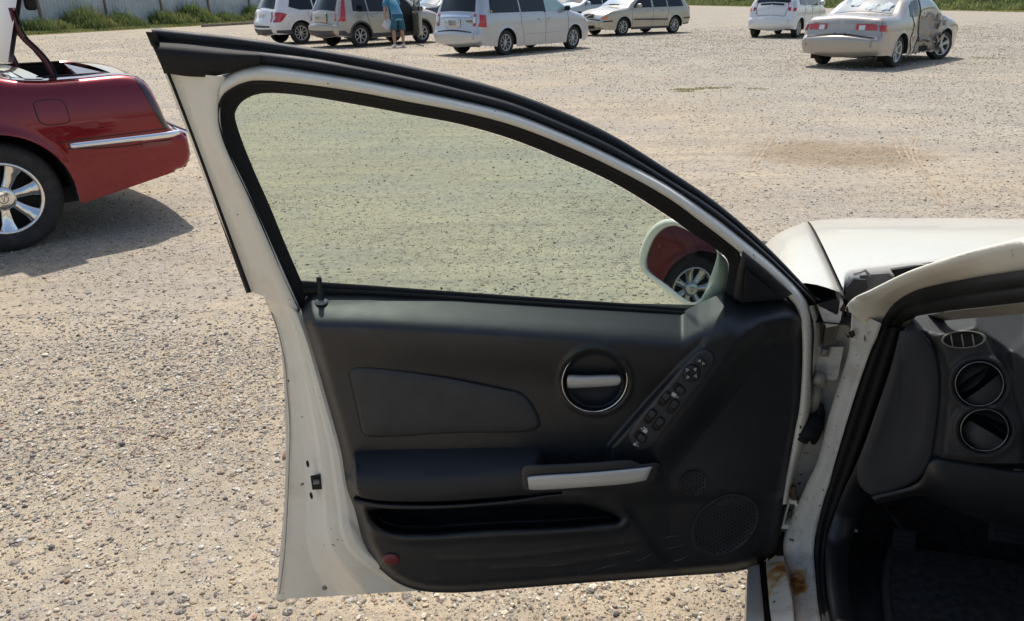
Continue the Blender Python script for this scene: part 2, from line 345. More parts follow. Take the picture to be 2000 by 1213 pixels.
for kind, a in (('small', (70000, 1.12, 3.3, .0020, .0048, 1.3, .34)), ('small', (30000, 1.12, 2.6, .0014, .0026, 1.0, .5)), ('big', (16000, 1.12, 3.6, .0045, .0085, 1.7, .18)), ('big', (800, 1.2, 4.0, .008, .0130, 2.2, .15)),
          ('small', (24000, 3.0, 6.0, .0030, .0065, 1.8, .2)), ('big', (450, 3.6, 8.0, .007, .012, 2.0, .25)), ('small', (9000, 5.5, 12., .0045, .010, 2.0, .25))):
    XY, S = scatter(*a); ns = len(S); IV, IF = shape(kind); nv, nf = len(IV), len(IF); jt = .26 if kind == 'big' else .35
    ang = rng.uniform(0, 2*np.pi, ns); sx = rng.uniform(.8, 1.4, ns); sy = rng.uniform(.55, 1.0, ns); sz = rng.uniform(.35, .8, ns)
    B3 = IV[None]*(1+rng.uniform(-jt, jt, (ns, nv, 1)))+(rng.uniform(-.25, .25, (ns, nv, 3)) if kind == 'small' else 0)
    B3 = B3*S[:, None, None]*np.stack([sx, sy, sz], 1)[:, None, :]
    ca, sa = np.cos(ang)[:, None], np.sin(ang)[:, None]
    VX = B3[..., 0]*ca-B3[..., 1]*sa+XY[:, :1]; VY = B3[..., 0]*sa+B3[..., 1]*ca+XY[:, 1:]; VZ = B3[..., 2]+(S*sz*rng.uniform(.1, .75, ns))[:, None]
    allV.append(np.stack([VX, VY, VZ], -1).reshape(-1, 3)); allF.append((IF[None]+(np.arange(ns)*nv)[:, None, None]).reshape(-1, 3)+base_i); base_i += ns*nv
    tone = pal[rng.choice(len(pal), ns, p=pw)]*rng.uniform(.8, 1.15, (ns, 1)); allT.append(np.repeat(tone, nv, 0)); allS.append((rng.uniform(0, 1, ns).repeat(nf) > .7) & (kind == 'big'))
VV = np.concatenate(allV); FF = np.concatenate(allF); TT = np.concatenate(allT)
me = bpy.data.meshes.new('gravel'); me.vertices.add(len(VV)); me.vertices.foreach_set('co', VV.ravel())
me.loops.add(FF.size); me.loops.foreach_set('vertex_index', FF.ravel().astype(np.int32))
me.polygons.add(len(FF)); me.polygons.foreach_set('loop_start', np.arange(0, FF.size, 3, dtype=np.int32)); me.polygons.foreach_set('loop_total', np.full(len(FF), 3, np.int32))
at = me.attributes.new('tone', 'FLOAT_COLOR', 'POINT'); at.data.foreach_set('color', np.concatenate([TT, np.ones((len(TT), 1))], 1).ravel())
me.update(); me.validate(); me.materials.append(M['stone'])
me.polygons.foreach_set('use_smooth', np.concatenate(allS))
o = bpy.data.objects.new('gravel', me); col.objects.link(o)
tag(o, 'loose pale, grey and brown pebbles strewn over the sandy lot', 'gravel', kind='stuff')

# loose stones further out: too many to model one by one, set by geometry nodes
nfar = 300000; yy = np.sqrt(rng.uniform(4.5**2, 42**2, nfar*2)); xx = rng.uniform(-.80, .80, nfar*2)*yy
fieldm = ss(2., 9., xx+.22*yy); cl = clump(xx*.5, yy*.5)*.5+clump(xx*1.7+3, yy*1.1)*.5; kp = rng.uniform(0, 1, nfar*2) < (.04+.38*cl**1.8+.50*fieldm*cl)*ss(42, 24, yy)*(1-.75*np.exp(-(((xx-on_z(1640, 300)[0])/1.0)**2+((yy-on_z(1640, 300)[1])/.8)**2)))*np.where(yy < 9, .8, 1.); xx = xx[kp][:nfar]; yy = yy[kp][:nfar]; nfar = len(xx)
fs_ = (.0032+.0085*rng.uniform(0, 1, nfar)**2.4)*(1+.030*yy)
me = bpy.data.meshes.new('far_gravel'); me.vertices.add(nfar); me.vertices.foreach_set('co', np.stack([xx, yy, fs_*.2], 1).ravel())
at = me.attributes.new('tone', 'FLOAT_COLOR', 'POINT'); tn = pal[rng.choice(len(pal), nfar, p=pw)]*rng.uniform(.9, 1.3, (nfar, 1)); at.data.foreach_set('color', np.concatenate([tn, np.ones((nfar, 1))], 1).ravel())
at = me.attributes.new('size', 'FLOAT_VECTOR', 'POINT'); at.data.foreach_set('vector', np.stack([fs_*rng.uniform(.8, 1.4, nfar), fs_*rng.uniform(.6, 1., nfar), fs_*rng.uniform(.4, .9, nfar)], 1).ravel())
at = me.attributes.new('turn', 'FLOAT_VECTOR', 'POINT'); at.data.foreach_set('vector', np.stack([rng.uniform(-.3, .3, nfar), rng.uniform(-.3, .3, nfar), rng.uniform(0, 6.28, nfar)], 1).ravel())
o = bpy.data.objects.new('far_gravel', me); col.objects.link(o); tag(o, 'loose crushed stone over the far part of the lot', 'gravel', kind='stuff')
fm_ = M['stone'].copy(); fm_.name = 'far_pebble_stone'
for nd in fm_.node_tree.nodes:
    if nd.type == 'ATTRIBUTE': nd.attribute_type = 'INSTANCER'
ng = bpy.data.node_groups.new('stone_instances', 'GeometryNodeTree'); ng.interface.new_socket('Geometry', in_out='INPUT', socket_type='NodeSocketGeometry'); ng.interface.new_socket('Geometry', in_out='OUTPUT', socket_type='NodeSocketGeometry')
gi = ng.nodes.new('NodeGroupInput'); go = ng.nodes.new('NodeGroupOutput'); ip = ng.nodes.new('GeometryNodeInstanceOnPoints'); ic_ = ng.nodes.new('GeometryNodeMeshIcoSphere'); ic_.inputs['Radius'].default_value = 1; ic_.inputs['Subdivisions'].default_value = 1
sm = ng.nodes.new('GeometryNodeSetMaterial'); sm.inputs['Material'].default_value = fm_
n1 = ng.nodes.new('GeometryNodeInputNamedAttribute'); n1.data_type = 'FLOAT_VECTOR'; n1.inputs['Name'].default_value = 'size'; n2 = ng.nodes.new('GeometryNodeInputNamedAttribute'); n2.data_type = 'FLOAT_VECTOR'; n2.inputs['Name'].default_value = 'turn'
mp = ng.nodes.new('GeometryNodeMeshToPoints')
ng.links.new(gi.outputs[0], mp.inputs[0]); ng.links.new(mp.outputs[0], ip.inputs['Points']); ng.links.new(ic_.outputs['Mesh'], sm.inputs[0]); ng.links.new(sm.outputs[0], ip.inputs['Instance']); ng.links.new(n1.outputs[0], ip.inputs['Scale']); ng.links.new(n2.outputs[0], ip.inputs['Rotation']); ng.links.new(ip.outputs[0], go.inputs[0])
md = o.modifiers.new('stones', 'NODES'); md.node_group = ng

# tyre marks pressed into the sand round the damp patch
tm = pmat('pressed_sand', (.30, .235, .165), .95, var=.3, vscale=6, dirt=.6, dscale=5, dirtc=(.40, .32, .23))
for k, pts in enumerate(([(1503, 268), (1487, 290), (1472, 312), (1462, 335)], [(1512, 268), (1497, 290), (1482, 312), (1473, 335)], [(1738, 262), (1748, 282), (1762, 312)], [(1752, 262), (1762, 282), (1777, 312)], [(1785, 266), (1778, 285), (1784, 310), (1800, 340), (1822, 372), (1838, 400)], [(1793, 266), (1787, 285), (1793, 310), (1810, 340), (1833, 372), (1850, 400)])):
    c = cr(pts, 24); P = on_z(c[:, 0], c[:, 1], .004); T = np.gradient(P, axis=0); T /= np.linalg.norm(T, axis=1, keepdims=True); Nn = np.stack([-T[:, 1], T[:, 0], 0*T[:, 0]], 1); w = .012+.006*np.sin(np.arange(24)*1.7)
    m_ = MB(); m_.loft([P-Nn*w[:, None], P+Nn*w[:, None]]); tag(m_.build('tyre_mark', tm), kind='structure')
# ------------------------------------------------------------------ white car with its driver's door standing open
HEAD = R_(16.0)                                   # the car points 16 degrees right of the view
cF = np.array([math.sin(HEAD), math.cos(HEAD), 0]); cR = np.array([math.cos(HEAD), -math.sin(HEAD), 0])
cO = np.array([.531, 1.405, 0])                     # ground under the front door hinge, at the rocker's outer face
def CF(F, L, z): return cO+np.multiply.outer(np.asarray(F, float), cF)+np.multiply.outer(np.asarray(L, float), cR)+np.multiply.outer(np.asarray(z, float), np.array([0, 0, 1.]))
def SP(px, py, L0, k=0.0):
    """where the line of sight meets the upright plane L + k F = L0 of the car"""
    d = ray(px, py); o = CAM-cO; a = o@cR+k*(o@cF); b = d@cR+k*(d@cF); return CAM+d*((L0-a)/b)[..., None]
def FP(px, py, F):
    d = ray(px, py); o = CAM-cO; return CAM+d*((np.asarray(F, float)-o@cF)/(d@cF))[..., None]
car = empty('white_sedan', tuple(cO), -HEAD)
tag(car, 'white sedan in the foreground with its driver door wide open', 'car')
def wpart(mb, name, mat, parent=None, normals=True):
    o = mb.build(name, mat, None, normals); o.parent = parent or car
    if parent is None: o.matrix_parent_inverse = car.matrix_world.inverted()
    return o

# ---- the door: an upright plane (inner sheet) whose window frame leans in towards the seat
dA = on_z(545, 1170, .24); dB = on_z(1480, 1110, .24)
dU = (dB-dA)/np.linalg.norm(dB-dA); dW = np.array([dU[1], -dU[0], 0]); ZB, KT = .93, .30
def D(p, w=0.0):
    p = np.asarray(p, float); d = ray(p[..., 0], p[..., 1]); a = (CAM-dA)@dW; b = d@dW; t = -a/b
    w = np.asarray(w, float)
    for _ in range(60):
        z = CAM_H+d[..., 2]*t; t = (w+KT*np.maximum(0, z-ZB)-a)/b
    return CAM+d*t[..., None]
def cri(pts, n):
    """smooth curve, samples even in control-point index (keeps paired curves in step)"""
    P = np.asarray(pts, float); k = len(P); m = np.gradient(P, axis=0); tt = np.linspace(0, k-1, n); i = np.minimum(tt.astype(int), k-2); s = (tt-i)[:, None]
    return (2*s**3-3*s**2+1)*P[i]+(s**3-2*s**2+s)*m[i]+(-2*s**3+3*s**2)*P[i+1]+(s**3-s**2)*m[i+1]

def pdist(P, poly):
    """signed distance (px) to polygon, negative inside"""
    P = np.asarray(P, float); Q = np.asarray(poly, float); d = np.full(P.shape[:-1], 1e9); ins = np.zeros(P.shape[:-1], bool)
    for i in range(len(Q)):
        a, b = Q[i], Q[(i+1) % len(Q)]; ab = b-a; t = np.clip(((P-a)@ab)/(ab@ab), 0, 1); d = np.minimum(d, np.linalg.norm(P-(a+t[..., None]*ab), axis=-1))
        cond = (a[1] > P[..., 1]) != (b[1] > P[..., 1]); xx = (b[0]-a[0])*(P[..., 1]-a[1])/(b[1]-a[1]+1e-12)+a[0]; ins ^= cond & (P[..., 0] < xx)
    return np.where(ins, -d, d)
def pline(P, pts):
    P = np.asarray(P, float); Q = np.asarray(pts, float); d = np.full(P.shape[:-1], 1e9)
    for a, b in zip(Q[:-1], Q[1:]):
        ab = b-a; t = np.clip(((P-a)@ab)/(ab@ab), 0, 1); d = np.minimum(d, np.linalg.norm(P-(a+t[..., None]*ab), axis=-1))
    return d
door_root = None
# outer skin of the door = the part that carries all the rest
skinL = [(515, 577), (530, 615), (545, 660), (553, 720), (556, 780), (558, 870), (556, 970), (547, 1080), (540, 1171)]
out_l = cr(skinL, 30); out_r = cr([(1570, 600), (1578, 700), (1572, 800), (1552, 900), (1535, 980), (1520, 1040), (1490, 1090), (1455, 1104), (1440, 1106)], 30)
mb = MB(); grid = []
for t in np.linspace(0, 1, 24):
    c = out_l*(1-t)+out_r*t; bulge = -.118-.05*math.sin(math.pi*t)*np.sin(np.linspace(.25, 2.6, 30)); bulge[-1] = -.112; grid.append(D(c, bulge if 0 < t < 1 else -.112))
mb.loft(grid)
door = wpart(mb, 'door', M['white'])
def dpart(mb, name, mat, normals=True): return wpart(mb, name, mat, door, normals)

# window frame rail, from the corner over the top and down the hinge side
NR = 90
O3 = cri([(434, 146), (470, 130), (506, 125), (550, 129), (600, 137), (700, 153), (800, 173), (900, 194), (1000, 219), (1100, 258), (1200, 304), (1300, 356), (1399, 424), (1450, 464), (1498, 503), (1542, 543), (1567, 572), (1582, 605), (1587, 650), (1586, 720), (1584, 784), (1577, 835), (1560, 897), (1546, 947), (1539, 985)], NR)
I1 = cri([(424, 212), (436, 186), (470, 165), (510, 159), (600, 167), (700, 182), (800, 201), (900, 220), (1000, 246), (1100, 284), (1200, 330), (1300, 385), (1374, 439), (1424, 478), (1475, 519), (1515, 557), (1540, 581), (1558, 606), (1566, 645), (1567, 715), (1562, 790), (1553, 840), (1542, 897), (1534, 940), (1528, 985)], NR)
def between(a, b, t): return a*(1-t)+b*t
mb = MB()
mb.loft([D(O3, -.05), D(O3, -.022), D(between(O3, I1, .12), -.004), D(between(O3, I1, .28), .008), D(between(O3, I1, .5), .014), D(between(O3, I1, .8), .014), D(I1, .006), D(I1, -.03)])
dpart(mb, 'window_frame_rail', M['white'])
# rear upright of the frame
PL = cri([(320, 139), (343, 200), (371, 272), (409, 375), (447, 470), (484, 567)], 50)
PR = cri([(440, 150), (430, 212), (439, 275), (486, 378), (536, 490), (588, 607)], 50)
mb = MB()
mb.loft([D(PL, -.05), D(PL, -.014), D(between(PL, PR, .30), -.012), D(between(PL, PR, .36), -.002), D(between(PL, PR, .62), .0), D(between(PL, PR, .70), .010), D(between(PL, PR, .9), .012), D(PR, .006), D(PR, -.03)])
dpart(mb, 'window_frame_post', M['white'])
# inner sheet beside and under the trim
n = 120
SL = cri([(482, 563), (512, 574), (530, 615), (545, 660), (553, 720), (556, 790), (558, 880), (556, 980), (548, 1080), (540, 1171)], n)
SR = cri([(584, 604), (590, 618), (600, 645), (612, 680), (626, 725), (650, 800), (676, 880), (696, 970), (730, 1070), (880, 1150)], n)
tv = np.linspace(0, 1, n); hem = np.interp(tv, [0, .1, .22, 1], [-.03, -.06, -.108, -.112])
mb = MB(); rows = []
tk = np.array([0, .05, .075, .16, .30, .36, .44, .52, .57, .66, .72, .76, .86, 1]); vk = np.array([0, 0, .03, .07, .12, .22, .55, .86, .95, .985, .99, 1.10, 1.12, 1.06])
emb1 = cr([(577, 1010), (574, 1080), (590, 1135), (640, 1146), (740, 1142), (800, 1138), (740, 1100), (700, 1040), (650, 985), (610, 960), (577, 1010)], 50)[:-1]
emb2 = cr([(640, 1030), (634, 1085), (655, 1118), (720, 1118), (752, 1110), (720, 1070), (690, 1020), (660, 1005), (640, 1030)], 40)[:-1]
emb3 = cr([(570, 690), (590, 740), (603, 790), (612, 850), (604, 870), (590, 800), (575, 740), (570, 690)], 40)[:-1]
for t in np.unique(np.r_[np.linspace(0, 1, 44), tk]):
    P_ = between(SL, SR, t); f_ = np.interp(t, tk, vk); w = hem*(1-f_)
    for e_, am in ((emb2, .004), (emb3, -.005)): w = w+am*(1-ss(-9, 0, pdist(P_, e_)))*(hem < -.09)
    rows.append(D(P_, w))
mb.loft([D(SL+np.array([1.5, 0]), hem-.02)]+rows)
# bottom return of the sheet
dpart(mb, 'door_inner_sheet', M['white'])
mb = MB(); bl = cri([(541, 1172), (640, 1165), (760, 1158), (860, 1156)], 20)
pass
# hem line bead down the rear edge
mb = MB(); hl = cri([(519, 584), (541, 640), (556, 705), (561, 760), (566, 830), (565, 905), (561, 1000), (556, 1080), (546, 1160)], 60)
mb.tube(D(hl, -.103), .0012, 5); dpart(mb, 'sealer_bead', pmat('sealer', (.30, .27, .22), .8))

# black weatherstrip over the top
NW = 90
O1 = cri([(294, 54), (380, 63), (470, 73), (600, 92), (700, 109), (800, 129), (900, 151), (1000, 180), (1100, 218), (1200, 266), (1300, 328), (1400, 396), (1498, 481), (1597, 584)], NW)
O2 = cri([(302, 78), (385, 84), (470, 93), (600, 109), (700, 127), (800, 147), (900, 171), (1000, 198), (1100, 238), (1200, 284), (1300, 345), (1400, 410), (1498, 493), (1594, 588)], NW)
O3b = cri([(316, 120), (390, 124), (470, 126), (600, 139), (700, 155), (800, 175), (900, 196), (1000, 222), (1100, 261), (1200, 307), (1300, 360), (1400, 428), (1498, 507), (1592, 594)], NW)
mb = MB()
mb.loft([D(O1, -.06), D(O1, -.036), D(between(O1, O2, .25), -.026), D(between(O1, O2, .8), -.022), D(O2, -.03), D(between(O2, O3b, .12), -.016), D(between(O2, O3b, .35), -.004), D(between(O2, O3b, .6), -.002), D(between(O2, O3b, .85), -.012), D(O3b, -.03), D(O3b, -.06)])
dpart(mb, 'roof_weatherstrip', M['rubber_sat'])
# corner cap where the roof strip ends
mb = MB()
ca = cri([(302, 80), (360, 84), (430, 92), (508, 102)], 24); cb = cri([(320, 143), (378, 150), (428, 147), (508, 124)], 24)
mb.loft([D(ca, -.02), D(between(ca, cb, .1), -.003), D(between(ca, cb, .28), .012), D(between(ca, cb, .5), .013), D(between(ca, cb, .75), .009), D(cb, .007), D(cb, -.01)])
mb.loft([D(between(ca[:1], cb[:1], t).repeat(2, 0), [-.04, .0]) for t in np.linspace(0, 1, 5)])
dpart(mb, 'corner_cap', M['rubber'])
# black edge strip down the rear upright
mb = MB(); ea = cri([(286, 66), (318, 136), (366, 258), (408, 372), (448, 482), (481, 573)], 40); eb = ea+np.array([11, -2])
mb.loft([D(ea, -.05), D(ea, -.022), D(between(ea, eb, .5), -.010), D(eb, -.014), D(eb, -.05)], caps=(False, False))
dpart(mb, 'rear_edge_seal', M['rubber'])
mb = MB(); q = D(np.array([[284, 62], [303, 63], [312, 82], [296, 90]]), -.004); q2 = D(np.array([[284, 62], [303, 63], [312, 82], [296, 90]]), -.045)
mb.loft([q2, q], closed=True, caps=(True, True), smooth=False); dpart(mb, 'seal_end_clip', M['rubber'])
# inner window seal
J1 = cri([(583, 612), (547, 537), (520, 471), (489, 400), (455, 330), (430, 270), (421, 228), (426, 198), (440, 179), (470, 162), (510, 156), (600, 164), (700, 179), (800, 198), (900, 217), (1000, 243), (1100, 281), (1200, 327), (1300, 382), (1374, 436), (1424, 472), (1447, 500), (1448, 540), (1440, 588)], 110)
J2 = cri([(600, 575), (589, 550), (557, 476), (526, 400), (497, 335), (474, 278), (461, 238), (460, 218), (474, 198), (500, 185), (535, 182), (600, 188), (700, 205), (800, 224), (900, 243), (1000, 272), (1100, 312), (1200, 358), (1300, 419), (1349, 454), (1399, 488), (1419, 506), (1423, 530), (1414, 580)], 110)
mb = MB()
mb.loft([D(J1, -.02), D(J1, .008), D(between(J1, J2, .14), .010), D(between(J1, J2, .26), -.001), D(between(J1, J2, .34), -.005), D(between(J1, J2, .8), -.012), D(J2, -.017), D(J2, -.045)])
dpart(mb, 'window_seal', M['rubber'])
# seal along the belt line
mb = MB(); ba = cri([(588, 548), (720, 557), (900, 570), (1100, 584), (1250, 594), (1350, 601)], 40); bb = cri([(592, 573), (720, 575), (900, 586), (1100, 599), (1250, 608), (1340, 615)], 40)
mb.loft([D(ba, -.04), D(ba, -.018), D(between(ba, bb, .25), -.012), D(between(ba, bb, .5), -.014), D(between(ba, bb, .6), -.006), D(bb, -.004), D(bb, -.04)]); dpart(mb, 'belt_seal', M['rubber'])
# glass
gl = np.concatenate([J2[::3]+np.array([-3, 0]), np.array([[1405, 618], [1200, 612], [900, 600], [620, 590]])])
mb = MB(); c = gl.mean(0); rings = [c+(gl-c)*t for t in (.02, .35, .7, 1.0)]
mb.loft([D(r, -.026) for r in rings], closed=True, caps=(True, False)); 
dpart(mb, 'window_glass', M['glass'])

# ---- trim panel: real relief, one sheet
NX, NY = 250, 170
tT = lin([(594, 570), (720, 573), (900, 583), (1100, 596), (1220, 603), (1332, 610), (1362, 594), (1388, 582), (1415, 571), (1447, 586), (1500, 583), (1534, 582)], NX)
tB = cr([(740, 1110), (774, 1137), (816, 1153), (879, 1158), (1000, 1150), (1150, 1138), (1300, 1127), (1462, 1111), (1496, 1093), (1516, 1069), (1525, 1035)], NX)
tL = cr([(594, 570), (587, 588), (591, 619), (605, 664), (617, 705), (643, 797), (666, 882), (678, 954), (693, 996), (710, 1059), (740, 1110)], NY)
tR = cr([(1534, 582), (1551, 596), (1566, 619), (1571, 660), (1572, 720), (1569, 798), (1562, 840), (1548, 898), (1540, 935), (1533, 990), (1525, 1035)], NY)
s_ = np.linspace(0, 1, NX)[None, :, None]; t_ = np.linspace(0, 1, NY)[:, None, None]
G = (1-t_)*tT[None]+t_*tB[None]+(1-s_)*tL[:, None]+s_*tR[:, None]-((1-s_)*(1-t_)*tT[0]+s_*(1-t_)*tT[-1]+(1-s_)*t_*tB[0]+s_*t_*tB[-1])
pocket = [(716, 997), (747, 986), (892, 982), (1135, 979), (1169, 986), (1204, 1002), (1218, 1018), (1169, 1026), (962, 1037), (771, 1042), (730, 1023)]
def ridge_w(P):
    dy = P[..., 1]-np.interp(P[..., 0], tT[:, 0], tT[:, 1]); return -.010+.085*np.sin(np.clip(dy/92, 0, 1)*math.pi/2)-.010*ss(120, 300, dy)
def trim_w(P):
    x, y = P[..., 0], P[..., 1]
    ytop = np.interp(x, tT[:, 0], tT[:, 1]); dy = y-ytop
    w = -.010+.050*np.clip(dy/38, 0, 1)+.028*np.sin(np.clip((dy-38)/36, 0, 1)*math.pi/2)
    w = w-.024*ss(80, 170, dy)
    # ridge carrying the switches, and the scoop in front of it
    scoop = pdist(P, [(1760, 600), (1566, 613), (1528, 615), (1486, 627), (1458, 650), (1433, 680), (1402, 728), (1360, 784), (1304, 854), (1262, 912), (1262, 1300), (1760, 1300)])
    panel = pdist(P, [(560, 545), (1334, 604), (1379, 655), (1368, 676), (1330, 712), (1190, 872), (1186, 930), (560, 930)])
    ridge = ridge_w(P)
    left = ss(-4, 7, panel)
    w = w*(1-left)+left*ridge
    low = ss(930, 1010, y+.10*(x-1000)*0); w = w*(1-low)+low*(.044)
    sm_ = ss(-52, 6, scoop); w = w*sm_+(1-sm_)*(.004+.030*ss(800, 960, y))
    # upright crease under the pull handle, front part set back
    cre = ss(-16, 16, (x-np.interp(y, [940, 1000, 1060, 1130], [1212, 1232, 1268, 1330]))); w = w-.016*cre*ss(955, 985, y)
    # bin
    pk = pdist(P, cr(pocket+pocket[:1], 60)[:-1]); w = w-(w+.055)*(1-ss(-14, -1, pk))+.008*np.exp(-((pk-9)/8)**2)
    # long styling creases near the bottom
    for ln in ([(860, 1093), (1000, 1088), (1150, 1070), (1250, 1058)], [(960, 1112), (1100, 1102), (1240, 1082)]):
        w = w+.0014*np.exp(-(pline(P, ln)/4)**2)
    # well round the lock knob
    w = w-.0015*np.exp(-(((x-628)/16)**2+((y-590)/9)**2))
    # dish behind the release handle
    rr = np.hypot((x-1162)/66, (y-744)/61); w = w-.034*(1-ss(.86, .99, rr))+.005*np.exp(-((rr-1.06)/.07)**2)
    # rounding towards the border
    bd = np.minimum.reduce([np.hypot(*(P-G[:, [0]]).T).T if False else pline(P, np.concatenate([tL[::6], tB[::10], tR[::6][::-1]]))])
    w = w-.030*(1-ss(0, 26, bd))**2
    return w
Wt = trim_w(G); mb = MB(); rows = [D(G[j], Wt[j]) for j in range(NY)]
mb.loft(rows)
edge = np.concatenate([G[:, 0], G[-1, 1:], G[::-1, -1][1:]]); we = np.concatenate([Wt[:, 0], Wt[-1, 1:], Wt[::-1, -1][1:]])
mb.loft([D(edge, we), D(edge, we-.06)])
dpart(mb, 'trim_panel', M['trim'])
def plate(outline, w, depth=.02, dome=.0, rnd=.003, inset=.04, curve=True, n=60, steps=3):
    P = np.asarray(outline, float)
    if curve: P = cr(np.concatenate([P, P[:1]]), n+1)[:-1]
    if w < -50: off = w+100; base = ridge_w
    else: off = w; base = lambda p: 0.0
    DD = lambda p, ww: D(p, base(p)+ww)
    w = off; c = P.mean(0); m = MB(); rings = [DD(P, w-depth), DD(P, w-rnd), DD(c+(P-c)*(1-inset*.4), w-rnd*.3), DD(c+(P-c)*(1-inset), w)]
    for k in range(1, steps+1):
        f = (1-inset)*(1-k/steps*.92); rings.append(DD(c+(P-c)*f, w+dome*(1-(f/(1-inset))**2)))
    m.loft(rings, closed=True, caps=(False, True)); return m
# padded insert in its groove
ins = [(681, 725), (686, 719), (695, 717), (737, 719), (858, 735), (996, 763), (1017, 768), (1034, 784), (1053, 822), (1053, 832), (1041, 840), (892, 845), (719, 852), (709, 848), (702, 818)]
ic = np.array(ins).mean(0)
dpart(plate(ic+(np.array(ins)-ic)*1.014, .0462, .03, 0, .001, .03), 'insert_groove', M['black'])
dpart(plate(ins, .0505, .03, .003, .0045, .05), 'fabric_insert', M['fabric'])
# armrest
na = 60
a0 = cri([(684, 884), (700, 876), (760, 872), (880, 870), (1010, 868), (1050, 868), (1066, 880)], na)
a1 = cri([(688, 908), (704, 920), (770, 923), (880, 922), (1010, 912), (1036, 908), (1064, 905)], na)
a2 = cri([(685, 918), (706, 932), (770, 937), (880, 936), (1012, 924), (1040, 918), (1066, 912)], na)
a3 = cri([(685, 945), (708, 958), (770, 963), (880, 962), (1014, 950), (1042, 945), (1066, 938)], na)
a4 = cri([(690, 962), (712, 973), (770, 979), (880, 978), (1017, 966), (1044, 960), (1066, 950)], na)
lw = np.minimum(1, np.linspace(0, 1, na)*9)**.5; rw = np.minimum(1, (1-np.linspace(0, 1, na))*9)**.5; sh = .35+.65*lw*rw
mb = MB(); mb.loft([D(a0, .030), D(between(a0, a1, .15), .042*sh+.004), D(a1, .088*sh), D(a2, .098*sh), D(a3, .100*sh), D(a4, .094*sh), D(a4, .03)]); arm = dpart(mb, 'armrest', M['trim_soft'])
# rail below the armrest
r0 = cri([(690, 972), (760, 983), (880, 984), (1000, 975), (1060, 966), (1098, 962)], 50); r1 = cri([(694, 984), (760, 994), (880, 993), (1000, 983), (1060, 974), (1096, 969)], 50)
mb = MB(); mb.loft([D(r0, .03), D(r0, .072), D(between(r0, r1, .5), .080), D(r1, .070), D(r1, .025)]); dpart(mb, 'pocket_lip', M['trim'])
# pull handle
ph = [(1018, 913), (1022, 908), (1060, 907), (1150, 903), (1238, 899), (1252, 906), (1286, 903), (1291, 906), (1289, 919), (1276, 940), (1267, 947), (1150, 956), (1040, 962), (1024, 960), (1018, 940)]
dpart(plate(ph, .104, .075, .0, .006, .07), 'pull_handle', M['trim'])
pi = [(1034, 936), (1040, 930), (1150, 923), (1270, 912), (1276, 915), (1272, 927), (1259, 941), (1210, 946), (1045, 957), (1037, 950)]
def bar(top, bot, w, dome, depth, name, mat, n=40):
    T_ = cri(top, n); B_ = cri(bot, n); m = MB(); e = np.sqrt(np.clip(np.minimum(np.linspace(0, 1, n), 1-np.linspace(0, 1, n))*18, 0, 1))
    m.loft([D(T_, w-depth)]+[D(between(T_, B_, t), w+dome*(4*t*(1-t))**.6*e-.001*(1-e)) for t in np.linspace(0, 1, 9)]+[D(B_, w-depth)]); return dpart(m, name, mat)
bar([(1035, 937), (1040, 930), (1150, 923), (1240, 915), (1274, 911)], [(1036, 948), (1043, 957), (1150, 951), (1222, 945), (1262, 938)], .108, .004, .01, 'handle_insert', M['silver'])
# release handle: ring, dish and lever
th = np.linspace(0, 2*math.pi, 73)[:-1]
def ell(cx, cy, a, b, rot=0.0, k=th):
    c0, s0 = math.cos(rot), math.sin(rot); return np.stack([cx+a*np.cos(k)*c0-b*np.sin(k)*s0, cy-(a*np.cos(k)*s0+b*np.sin(k)*c0)], 1)
rg = lambda k: ell(1161.5, 744, 65*k, 60.5*k, .35)
mb = MB(); mb.loft([D(rg(1.05), .02), D(rg(1.01), .048), D(rg(.985), .052), D(rg(.96), .048), D(rg(.95), .03)], closed=True)
ring = dpart(mb, 'handle_ring', M['chrome'])
mb = MB(); mb.loft([D(rg(1.10), .030), D(rg(1.07), .047), D(rg(1.03), .045), D(rg(1.0), .03)], closed=True); dpart(mb, 'handle_ring_seat', M['trim'])
mb = MB(); lv = np.array([(1107, 735), (1112, 732), (1140, 733), (1205, 732), (1213, 735), (1213, 747), (1207, 753), (1150, 757), (1112, 758), (1106, 754)], float)
bar([(1107, 737), (1112, 732), (1140, 733), (1180, 732), (1206, 732), (1213, 736)], [(1107, 752), (1112, 758), (1140, 757), (1180, 755), (1206, 752), (1213, 746)], .036, .008, .02, 'release_lever', M['silver'])
mb = MB(); q = np.array([(1106, 700), (1136, 690), (1136, 800), (1110, 786), (1098, 745)], float); dpart(plate(q, .010, .02, 0, .002, .05, curve=False), 'lever_pivot', M['dash'])
# switch plate with its switches
spl = [(1227, 848), (1240, 827), (1276, 784), (1338, 712), (1360, 689), (1375, 682), (1387, 687), (1394, 698), (1390, 715), (1375, 739), (1317, 815), (1278, 866), (1262, 879), (1247, 880), (1233, 868)]
sc0 = np.array(spl).mean(0)
dpart(plate(sc0+(np.array(spl)-sc0)*1.02, -99.9985, .03, 0, .001, .02), 'switch_plate_gap', M['black'])
dpart(plate(spl, -99.9965, .03, .0, .002, .03), 'switch_plate', M['switch_grey'])
sd = np.array([1375-1240, 700-860.]); sd /= np.linalg.norm(sd); sn = np.array([-sd[1], sd[0]])     # along the plate / across
def sw_poly(c, la, lc, n=24, pw=3.2):
    k = np.linspace(0, 2*math.pi, n+1)[:-1]; ax = np.sign(np.cos(k))*np.abs(np.cos(k))**(2/pw)*la; ay = np.sign(np.sin(k))*np.abs(np.sin(k))**(2/pw)*lc
    return np.array(c)+ax[:, None]*sd+ay[:, None]*sn
